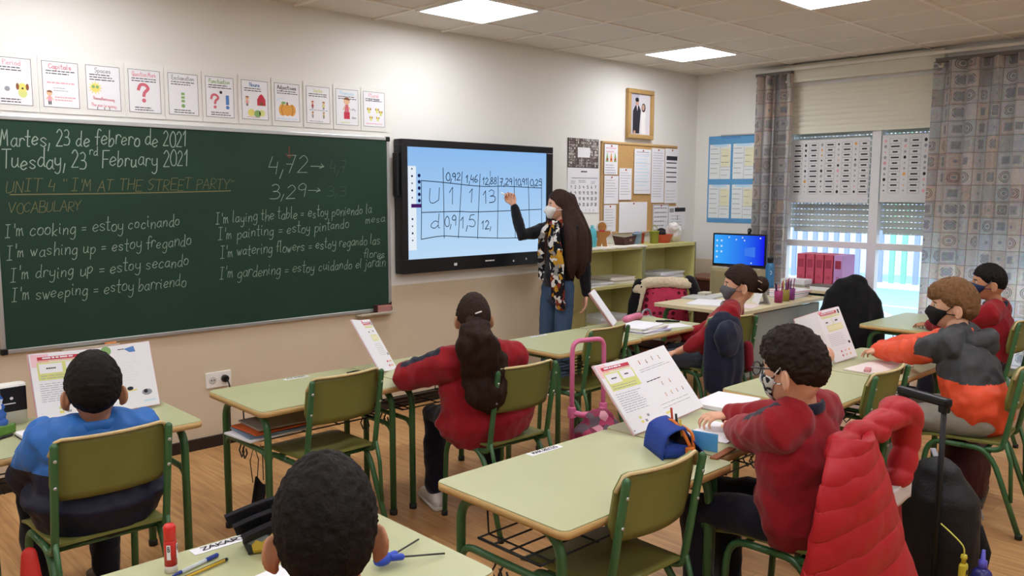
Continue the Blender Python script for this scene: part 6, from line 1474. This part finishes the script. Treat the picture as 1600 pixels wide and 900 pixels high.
bs=thing('coral_basin','coral red plastic basin heaped with odds and ends on the right shelf','basin',(-.82,-.2,1.0805)); m=MB(mat('coral','d8604c',.4,.4)); m.lathe([(.075,0),(.105,.075),(.110,.078),(.098,.074),(.07,.004),(0,.004)],(0,0,0),24); m.build('basin',bs)
m=MB(mat('dark_cloth','1c1a20',.9)); m.ball((-.85,-.2,1.165),(.07,.05,.03),14,10); m.ball((-.80,-.18,1.185),(.04,.04,.03),12,8); tag(m.build('dark_cloth'),'bundle of dark cloth on top of the coral basin','cloth')
m=MB(mat('plastic_white','dcd8d6',.35,.5,bump=(25,.6))); m.ball((-.60,-.18,1.165),(.075,.07,.085),18,12); m.ball((-.64,-.2,1.215),(.05,.05,.05),14,10); bake(m.build('plastic_bag',fix=False),.008,2,.5,wr(4,.012,24)); tag(bpy.data.objects['plastic_bag.001'] if 'plastic_bag.001' in bpy.data.objects else bpy.data.objects['plastic_bag'],'crumpled white plastic bag at the right end of the shelf top','bag')
bw=thing('brown_basket','dark brown folded box on the shelf beside the pale blue cups','basket',(-1.37,-.2,1.0805),.15); m=MB(mat('choc','4a2f26',.7)); m.add([(-.08,-.05,0),(.08,-.05,0),(.08,.05,0),(-.08,.05,0),(-.11,-.06,.06),(.11,-.06,.085),(.11,.06,.06),(-.11,.06,.085)],[(0,1,2,3),(0,1,5,4),(1,2,6,5),(2,3,7,6),(3,0,4,7)],False); m.build('box',bw); m=MB(mat('choc_trim','8a6a58',.7)); m.box((.0,-.062,.045),(.04,.006,.02)); m.build('tag',bw)
for i,(lab,x,z,w_,d_,h_,mt,n) in enumerate((('loose white papers on the middle board of the left shelf unit',-1.82,.7515,.34,.25,.03,M_paper,5),('leaning grey stack of papers on the middle board of the left shelf unit',-1.50,.7515,.30,.25,.06,M_paper2,7),('stack of white papers on the upper board of the right shelf unit',-.80,.7515,.40,.26,.06,M_paper,7),('white box lid with a red rim on the lower board of the left shelf unit',-1.62,.4315,.42,.26,.05,M_paper,2),('grey magazines on the lower board of the right shelf unit',-.95,.4315,.36,.26,.06,M_grey,5))):
    flat(lab,'paper_pile','paper',(x,-.18,z),[.08,-.1,.05,.06,-.05][i],w_,d_,h_,mt,M_red if i==3 else None,n=n)
# coats, bags
def drape(name,lab,cat,parts): 
    t=thing(name,lab,cat,parts[0][1]); o_=V(parts[0][1])
    for nm,_,mb,vx,sm,dp,fn in parts:
        ob=mb.build(nm,None,fix=False); bake(ob,vx,sm,.5,dp,fn); ob.data.transform(Matrix.Translation(-o_)); ob.parent=t
    return t
# red puffer jacket on the chair of the boy with glasses
M_puf=mat('red_puffer','b01d28',.5,.35,nz=(5,.08),bump=(22,.2)); M_pufin=mat('puffer_lining','8e1a24',.6); o_=V((-4.55,-3.74,.02))
def lerp(a,b,t): return V(a)*(1-t)+V(b)*t
NO=V((-.42,-.90,.05)).normalized()
def panel(u,v):
    L=crom([(-4.80,-3.72,.79),(-4.885,-3.715,.66),(-4.90,-3.69,.45),(-4.93,-3.65,.15)],8); Rr=crom([(-4.69,-3.75,.81),(-4.60,-3.765,.66),(-4.47,-3.785,.42),(-4.33,-3.815,.15)],8)
    f=v*(len(L)-1); k=min(int(f),len(L)-2); t=f-k
    p=lerp(lerp(L[k],L[k+1],t),lerp(Rr[k],Rr[k+1],t),u)
    s_=v*7.2+u*1.5*(.4+.6*v); q=abs(math.sin(PI*s_))
    return p+NO*(.05*math.sin(PI*min(1,max(0,u)))**.7*(.6+.4*v)+.013*q**.55*(.35+.65*math.sin(PI*u)**.5)+.010*noise.noise(p*9)+.004*noise.noise(p*30))
m=MB(M_puf); m.grid(panel,40,110,.035)
pj=thing('puffer_jacket','red quilted puffer jacket hanging over a chair back at the lower right','jacket',o_)
def put(mb,nm,vx=None,sm=3,dp=None):
    ob=mb.build(nm,None,fix=False)
    if vx: bake(ob,vx,sm,.5,dp)
    ob.data.transform(Matrix.Translation(-o_)); ob.parent=pj
put(m,'jacket_front')
def quilt(per,amp,dirv,seed):
    def f(co,n): return amp*(abs(math.sin(PI*(co.dot(dirv)/per+.2*noise.noise(co*5+V((seed,0,0))))))**.6-.7)+.006*noise.noise(co*14)
    return f
m=MB(M_puf); m.tube(crom([(-4.80,-3.725,.775),(-4.66,-3.735,.80),(-4.52,-3.745,.81),(-4.43,-3.75,.825)],4),[(.035,.045)]*13,14,cap='r',up=(0,0,1))
m.tube(crom([(-4.56,-3.745,.80),(-4.45,-3.755,.835),(-4.375,-3.76,.82),(-4.335,-3.755,.74),(-4.345,-3.75,.64),(-4.37,-3.745,.60)],4),[(.045,.045)]*4+[(.055,.048)]*8+[(.045,.045)]*9,14,cap='r')
put(m,'hood_and_sleeve',.009,4,quilt(.07,.011,V((.5,.1,.86)),2))
m=MB(M_pufin); m.grid(lambda u,v:(-4.60+.31*u-.05*v,-3.755-.03*u*(1-v)+.012*math.sin(9*u),.10+.42*v),14,10,.02); put(m,'lining')
m=MB(mat('fleece_white','cdc6c4',.95)); m.grid(lambda u,v:(-4.56+.25*u,-3.762-.01*u,.515+.055*v+.02*u*v+.006*math.sin(8*u)),12,5,.03); put(m,'cuff_lining')
def hull(B,R,F,rows,seed,fold=.012,fs=14):
    """garment hanging over a chair back: rows = (z, half width, half depth, shift along R, shift along F)"""
    def mk(mt):
        m=MB(mt); pts=[B+R*a+F*b+V((0,0,z)) for z,w_,d_,a,b in rows]; m.tube(pts,[(w_,d_) for z,w_,d_,a,b in rows],28,cap='r',up=F); return m
    o=V((seed,seed*2,0))
    def dp(co,n): 
        a=(co-B).dot(R); return fold*(1-2*abs(noise.noise(V((a*fs,co.z*2.2,0))+o)))*(1.25-min(1,max(0,(co.z-.3)/.55)))+.006*noise.noise(co*18+o)
    return mk,dp
# navy jacket on the chair of the girl with the bun
Rr,Ff,_u=frame(-.40); B=V((-2.50,-1.83,0))-Ff*.215; o_=V((B.x,B.y,.3)); C_nf=cloth('navy_fleece','1f2336')
mk,dp=hull(B-Rr*.075,Rr,Ff,[(.34,.12,.05,-.02,-.06),(.45,.135,.06,-.02,-.06),(.60,.14,.06,-.01,-.045),(.70,.13,.055,0,-.03),(.755,.11,.045,0,-.02),(.775,.08,.03,0,-.015)],6)
hm=MB(C_nf); 0 and hm.tube(crom([B-Rr*.20-Ff*.06+V((0,0,.745)),B-Rr*.19-Ff*.10+V((0,0,.62)),B-Rr*.10-Ff*.115+V((0,0,.545)),B-Rr*.0-Ff*.10+V((0,0,.60)),B+Rr*.03-Ff*.06+V((0,0,.74))],5),[(.045,.05)]*21,12,cap='r'); hm.ball(B-Rr*.085-Ff*.08+V((0,0,.66)),(.125,.055,.10),16,12); hm.ball(B-Rr*.09-Ff*.09+V((0,0,.60)),(.09,.05,.07),16,12)
rc=MB(cloth('maroon_trim','7c1a28')); rc.tube([B+Rr*.11-Ff*.02+V((0,0,.58)),B+Rr*.12-Ff*.03+V((0,0,.44))],[(.035,.03)]*2,10,cap='r')
drape('navy_jacket','navy hooded jacket hanging on the chair of the girl with the bun','jacket',[('jacket_body',o_,mk(C_nf),.010,4,dp,None),('hood',o_,hm,.010,4,wr(7,.008),None),('red_cuff',o_,rc,.008,2,None,None)])
# black coat on the chair by the window
Rr,Ff,_u=frame(-.85); B=V((-.93,-1.98,0))-Ff*.215; o_=V((B.x,B.y,.3))
mk,dp=hull(B,Rr,Ff,[(.40,.235,.085,.0,-.03),(.52,.235,.085,0,-.03),(.66,.225,.08,0,-.02),(.78,.20,.07,.01,-.01),(.86,.14,.06,.03,0),(.895,.07,.04,.045,0)],8,.016,11)
drape('black_coat','long black coat hanging over the chair in front of the window','coat',[('coat_body',o_,mk(cloth('black_coat','131317')),.010,4,dp,None)])
# pink polka dot coat
Rr,Ff,_u=frame(-.72); B=V((-1.40,-.60,0))-Ff*.215; o_=V((B.x,B.y,.3)); M_dotp=mat('polka_pink','b8354f',.8,.15); nt=M_dotp.node_tree; b=nt.nodes['Principled BSDF']; v=nt.nodes.new('ShaderNodeTexVoronoi'); v.inputs['Scale'].default_value=19; v.inputs['Randomness'].default_value=0; tcn=nt.nodes.new('ShaderNodeTexCoord'); mpp=nt.nodes.new('ShaderNodeMapping'); mpp.inputs['Rotation'].default_value=(0,0,.72); nt.links.new(tcn.outputs['Object'],mpp.inputs[0]); nt.links.new(mpp.outputs[0],v.inputs['Vector']); g_=nt.nodes.new('ShaderNodeMath'); g_.operation='LESS_THAN'; g_.inputs[1].default_value=.34; nt.links.new(v.outputs['Distance'],g_.inputs[0]); mx=nt.nodes.new('ShaderNodeMix'); mx.data_type='RGBA'; mx.inputs[6].default_value=lin('bb3a56'); mx.inputs[7].default_value=lin('5a1528'); nt.links.new(g_.outputs[0],mx.inputs[0]); nt.links.new(mx.outputs[2],b.inputs['Base Color'])
mk,dp=hull(B,Rr,Ff,[(.38,.20,.07,0,-.03),(.55,.20,.07,0,-.03),(.70,.185,.065,.01,-.02),(.78,.16,.05,.02,-.01)],11,.006)
M_fur=mat('cream_fur','d9c8ac',.95,.05,bump=(120,.8)); f_=MB(M_fur); f_.tube(crom([B-Rr*.235-Ff*.05+V((0,0,.74)),B-Rr*.17-Ff*.05+V((0,0,.80)),B-Ff*.06+V((0,0,.815)),B+Rr*.19-Ff*.05+V((0,0,.80))],5),[(.035,.045)]*16,12,cap='r',up=(0,0,1)); f_.tube([B-Rr*.19-Ff*.07+V((0,0,.75)),B-Rr*.235-Ff*.075+V((0,0,.56))],.022,10,cap='r')
k_=MB(cloth('black_lining','121014')); k_.tube(crom([B-Rr*.21-Ff*.03+V((0,0,.80)),B-Rr*.25-Ff*.04+V((0,0,.66)),B-Rr*.28-Ff*.05+V((0,0,.50))],4),[(.05,.04)]*9,10,cap='r')
k2=MB(cloth('black_lining','121014')); k2.tube(crom([B+Rr*.20-Ff*.03+V((0,0,.82)),B+Rr*.25-Ff*.02+V((0,0,.74)),B+Rr*.25-Ff*.02+V((0,0,.62))],4),[(.055,.045)]*9,10,cap='r')
drape('polka_dot_coat','pink polka dot coat with a cream fur collar on the chair behind the teacher\'s table','coat',[('coat_body',o_,mk(M_dotp),.010,3,dp,None),('fur_collar',o_,f_,.010,2,lambda co,n:.006*noise.noise(co*50),None),('black_sleeve',o_,k_,.010,3,wr(12,.008),None),('black_sleeve',o_,k2,.010,3,wr(13,.008),None)])
# black strapped thing hanging from the hook of the empty desk
hh=thing('hanging_mask','crumpled black face mask with thin straps hanging below the empty desk','mask',(-5.515,-1.44,.20)); m=MB(mat('black_cloth','18171a',.85)); m.grid(lambda u,v:((u-.5)*.05+.03*v,.015*math.sin(5*u),-.10+.16*v+.02*math.sin(7*u)),10,10,.006); m.build('cloth',hh); 
for k in (0,.05): m=MB(mat('thin_strap','2a2622',.8)); m.tube([(-.01+k,0,.06),(-.02+k*1.2,0,.16),(.0+k*.6,0,.225),(.02+k*.8,0,.16),(.01+k,0,.06)],.0022,5); m.build('strap',hh)
# grey and white bag hanging in front of the shelf
hb=thing('cloth_sack','crumpled grey and white cloth sack on the floor before the shelf','bag',(-1.95,-.88,0)); m=MB(mat('sack_grey','b9b4ae',.8,.2,nz=(9,.3))); m.ball((0,0,.25),(.16,.13,.25),20,14); m.ball((.03,0,.48),(.12,.10,.09),16,10); ob=m.build('sack',None,fix=False); bake(ob,.012,3,.5,wr(14,.022,10)); ob.parent=hb; m=MB(M_grey); m.tube(crom([(-.06,0,.54),(-.03,0,.62),(.05,0,.62),(.08,0,.54)],4),.008,8); m.build('handle',hb)

# pink trolley bag
tb_=thing('trolley_bag','pink and maroon patterned trolley bag with a pink handle beside the centre chairs','trolley bag',(-3.93,-2.06,0),-.25)
M_mar=mat('maroon_pattern','8c2a44',.6,.3); nt=M_mar.node_tree; b=nt.nodes['Principled BSDF']; v=nt.nodes.new('ShaderNodeTexVoronoi'); v.inputs['Scale'].default_value=22; tcn=nt.nodes.new('ShaderNodeTexCoord'); nt.links.new(tcn.outputs['Object'],v.inputs['Vector']); sc_=nt.nodes.new('ShaderNodeSeparateColor'); nt.links.new(v.outputs['Color'],sc_.inputs[0]); cr=nt.nodes.new('ShaderNodeValToRGB'); cr.color_ramp.interpolation='CONSTANT'
for i,(p_,c_) in enumerate(((0,'7c2240'),(.45,'a8395e'),(.68,'5a4a54'),(.82,'c98a9a'))):
    e=cr.color_ramp.elements[i] if i<2 else cr.color_ramp.elements.new(p_)
    e.position=p_; e.color=lin(c_)
nt.links.new(sc_.outputs[0],cr.inputs[0]); nt.links.new(cr.outputs[0],b.inputs['Base Color'])
m=MB(M_mar); m.tube([(0,-.03,.05),(0,-.03,.22),(0,-.03,.33),(0,-.03,.37)],[(.15,.10),(.16,.11),(.14,.095),(.09,.06)],20,cap='r',up=(0,1,0)); ob=m.build('bag_body',None,fix=False); bake(ob,.010,2,.5,wr(3,.006)); ob.parent=tb_
m=MB(M_mar); m.tube([(0,-.125,.06),(0,-.135,.14),(0,-.12,.20)],[(.11,.035),(.115,.04),(.10,.03)],16,cap='r',up=(0,1,0)); m.build('front_pocket',tb_)
M_pk=mat('handle_pink','d6719c',.4,.4); m=MB(M_pk); P=[(-.10,.075,.03),(-.10,.075,.72)]+arc((-.10,.075,.72),(-.10,.075,.775),(-.05,.075,.775),5)[1:]+arc((.05,.075,.775),(.10,.075,.775),(.10,.075,.72),5)+[(.10,.075,.03)]
m.tube(P,.0125,12); m.build('pull_handle',tb_); m=MB(M_pk); m.tube([(-.10,.075,.40),(-.05,.045,.385),(.05,.045,.385),(.10,.075,.40)],.016,10); m.box((-.10,.075,.40),(.035,.035,.06),bev=.006); m.box((.10,.075,.40),(.035,.035,.06),bev=.006); m.build('frame_bar',tb_)
for s in (-1,1): m=MB(M_black); m.lathe([(.032,-.012),(.035,0),(.032,.012)],(s*.12,.06,.035),16,(1,0,0)); m.build('wheel',tb_)
# black trolley bag
tb_=thing('trolley_bag','black trolley backpack with a black telescopic handle at the lower right','trolley bag',(-3.80,-3.70,0),1.15)
M_bb=mat('black_nylon','121216',.55,.35,bump=(120,.25)); m=MB(M_bb); m.tube([(0,0,.05),(0,0,.22),(0,0,.38),(0,.01,.455)],[(.15,.11),(.16,.12),(.15,.11),(.10,.07)],20,cap='r',up=(0,1,0)); ob=m.build('bag_body',None,fix=False); bake(ob,.010,2,.5,wr(5,.005)); ob.parent=tb_
m=MB(M_bb); m.tube([(0,-.11,.06),(0,-.125,.17),(0,-.10,.27)],[(.125,.04),(.13,.045),(.11,.03)],16,cap='r',up=(0,1,0)); m.build('front_pocket',tb_); m=MB(M_grey); m.tube(crom([(-.11,-.10,.30),(-.06,-.105,.38),(.06,-.105,.38),(.11,-.10,.30)],5),.003,5); m.build('zip',tb_)
m=MB(M_black)
for s in (-1,1): m.tube([(s*.095,.115,.05),(s*.095,.115,.765)],.010,8)
m.box((0,.115,.775),(.24,.034,.034),bev=.010); m.box((-.095,.115,.755),(.034,.03,.04),bev=.006); m.box((.095,.115,.755),(.034,.03,.04),bev=.006); m.build('pull_handle',tb_)
for s in (-1,1): m=MB(M_black); m.lathe([(.03,-.012),(.034,0),(.03,.012)],(s*.12,.10,.034),16,(1,0,0)); m.build('wheel',tb_)
m=MB(M_grey); m.tube(crom([(.08,-.06,.44),(.12,-.10,.47),(.16,-.12,.50)],4),[(.012,.004)]*9,8,up=(0,0,1)); m.build('strap_end',tb_)
hg=thing('hand_gel','small yellow hand gel bottle hanging on the black trolley bag','bottle',(-4.015,-3.86,.145)); m=MB(mat('gel_yellow','c6b936',.4,.4)); m.box((0,0,.04),(.034,.026,.07),bev=.008); m.lathe([(.008,.074),(.008,.09),(.012,.094),(.010,.106),(0,.107)],(0,0,0),12); m.build('bottle',hg); m=MB(M_ink); m.box((-.004,-.0135,.045),(.016,.001,.018)); m.box((-.004,-.0135,.025),(.012,.001,.010)); m.build('label',hg); m=MB(mat('gel_strap','d8d060',.5)); m.tube(crom([(0,0,.10),(-.006,.004,.14),(0,.05,.175),(.02,.09,.19)],4),.003,6); m.build('strap',hg)
bb=thing('water_bottle','dark blue bottle with a clear top in the side of the black trolley bag','bottle',(-3.955,-3.905,.0)); m=MB(mat('bottle_navy','23246e',.3,.5)); m.lathe([(.001,0),(.036,.001),(.038,.01),(.038,.16),(.030,.185),(.014,.20)],(0,0,0),22); m.build('body',bb); m=MB(mat('bottle_top','5a58c8',.3,.5)); m.lathe([(.015,.20),(.015,.225),(.008,.23),(.006,.265),(0,.266)],(0,0,0),14); m.build('spout',bb)
# maroon bag under the orange pupil's chair
mb_=thing('school_bag','dark maroon school bag on the floor under the chair of the pupil in orange','bag',(-2.66,-3.44,0),.2); m=MB(mat('maroon_nylon','3c0f18',.6,.3,bump=(90,.25))); m.tube([(0,0,.05),(0,0,.18),(0,0,.29),(0,0,.33)],[(.17,.10),(.18,.115),(.16,.10),(.11,.06)],18,cap='r',up=(0,1,0)); ob=m.build('bag_body',None,fix=False); bake(ob,.011,2,.5,wr(8,.006)); ob.parent=mb_; m=MB(M_black); m.box((0,0,.016),(.36,.20,.03),bev=.01); m.build('base_plate',mb_); m=MB(M_black); m.tube(crom([(-.05,0,.34),(-.03,0,.375),(.03,0,.375),(.05,0,.34)],4),.008,6); m.build('grip',mb_)
# red bottle on the floor at the lower left and other small things
rb=thing('red_umbrella','red folded umbrella with a dark cap leaning by the chair at the lower left','umbrella',(-6.54,-2.03,0)); m=MB(mat('umbrella_red','b3261f',.5,.3)); m.tube([(0,0,.16),(.005,.02,.30),(.01,.05,.42)],[.030,.036,.022],14,cap='r'); m.build('canopy',rb); m=MB(M_ink); m.tube([(-.004,-.03,.02),(0,0,.16)],[.028,.030],12,cap='r'); m.build('handle',rb)
tr_=thing('tote_bag','white bag with pink print at the very right border of the photo','bag',(-3.62,-4.09,0),-.9); m=MB(M_paper); m.box((0,0,.15),(.24,.10,.30),bev=.01); m.build('bag_body',tr_); m=MB(M_pink)
for k in range(5): m.box((-.07+.035*k,-.0506,.12+.05*(k%3)),(.022,.001,.04))
m.build('print',tr_)
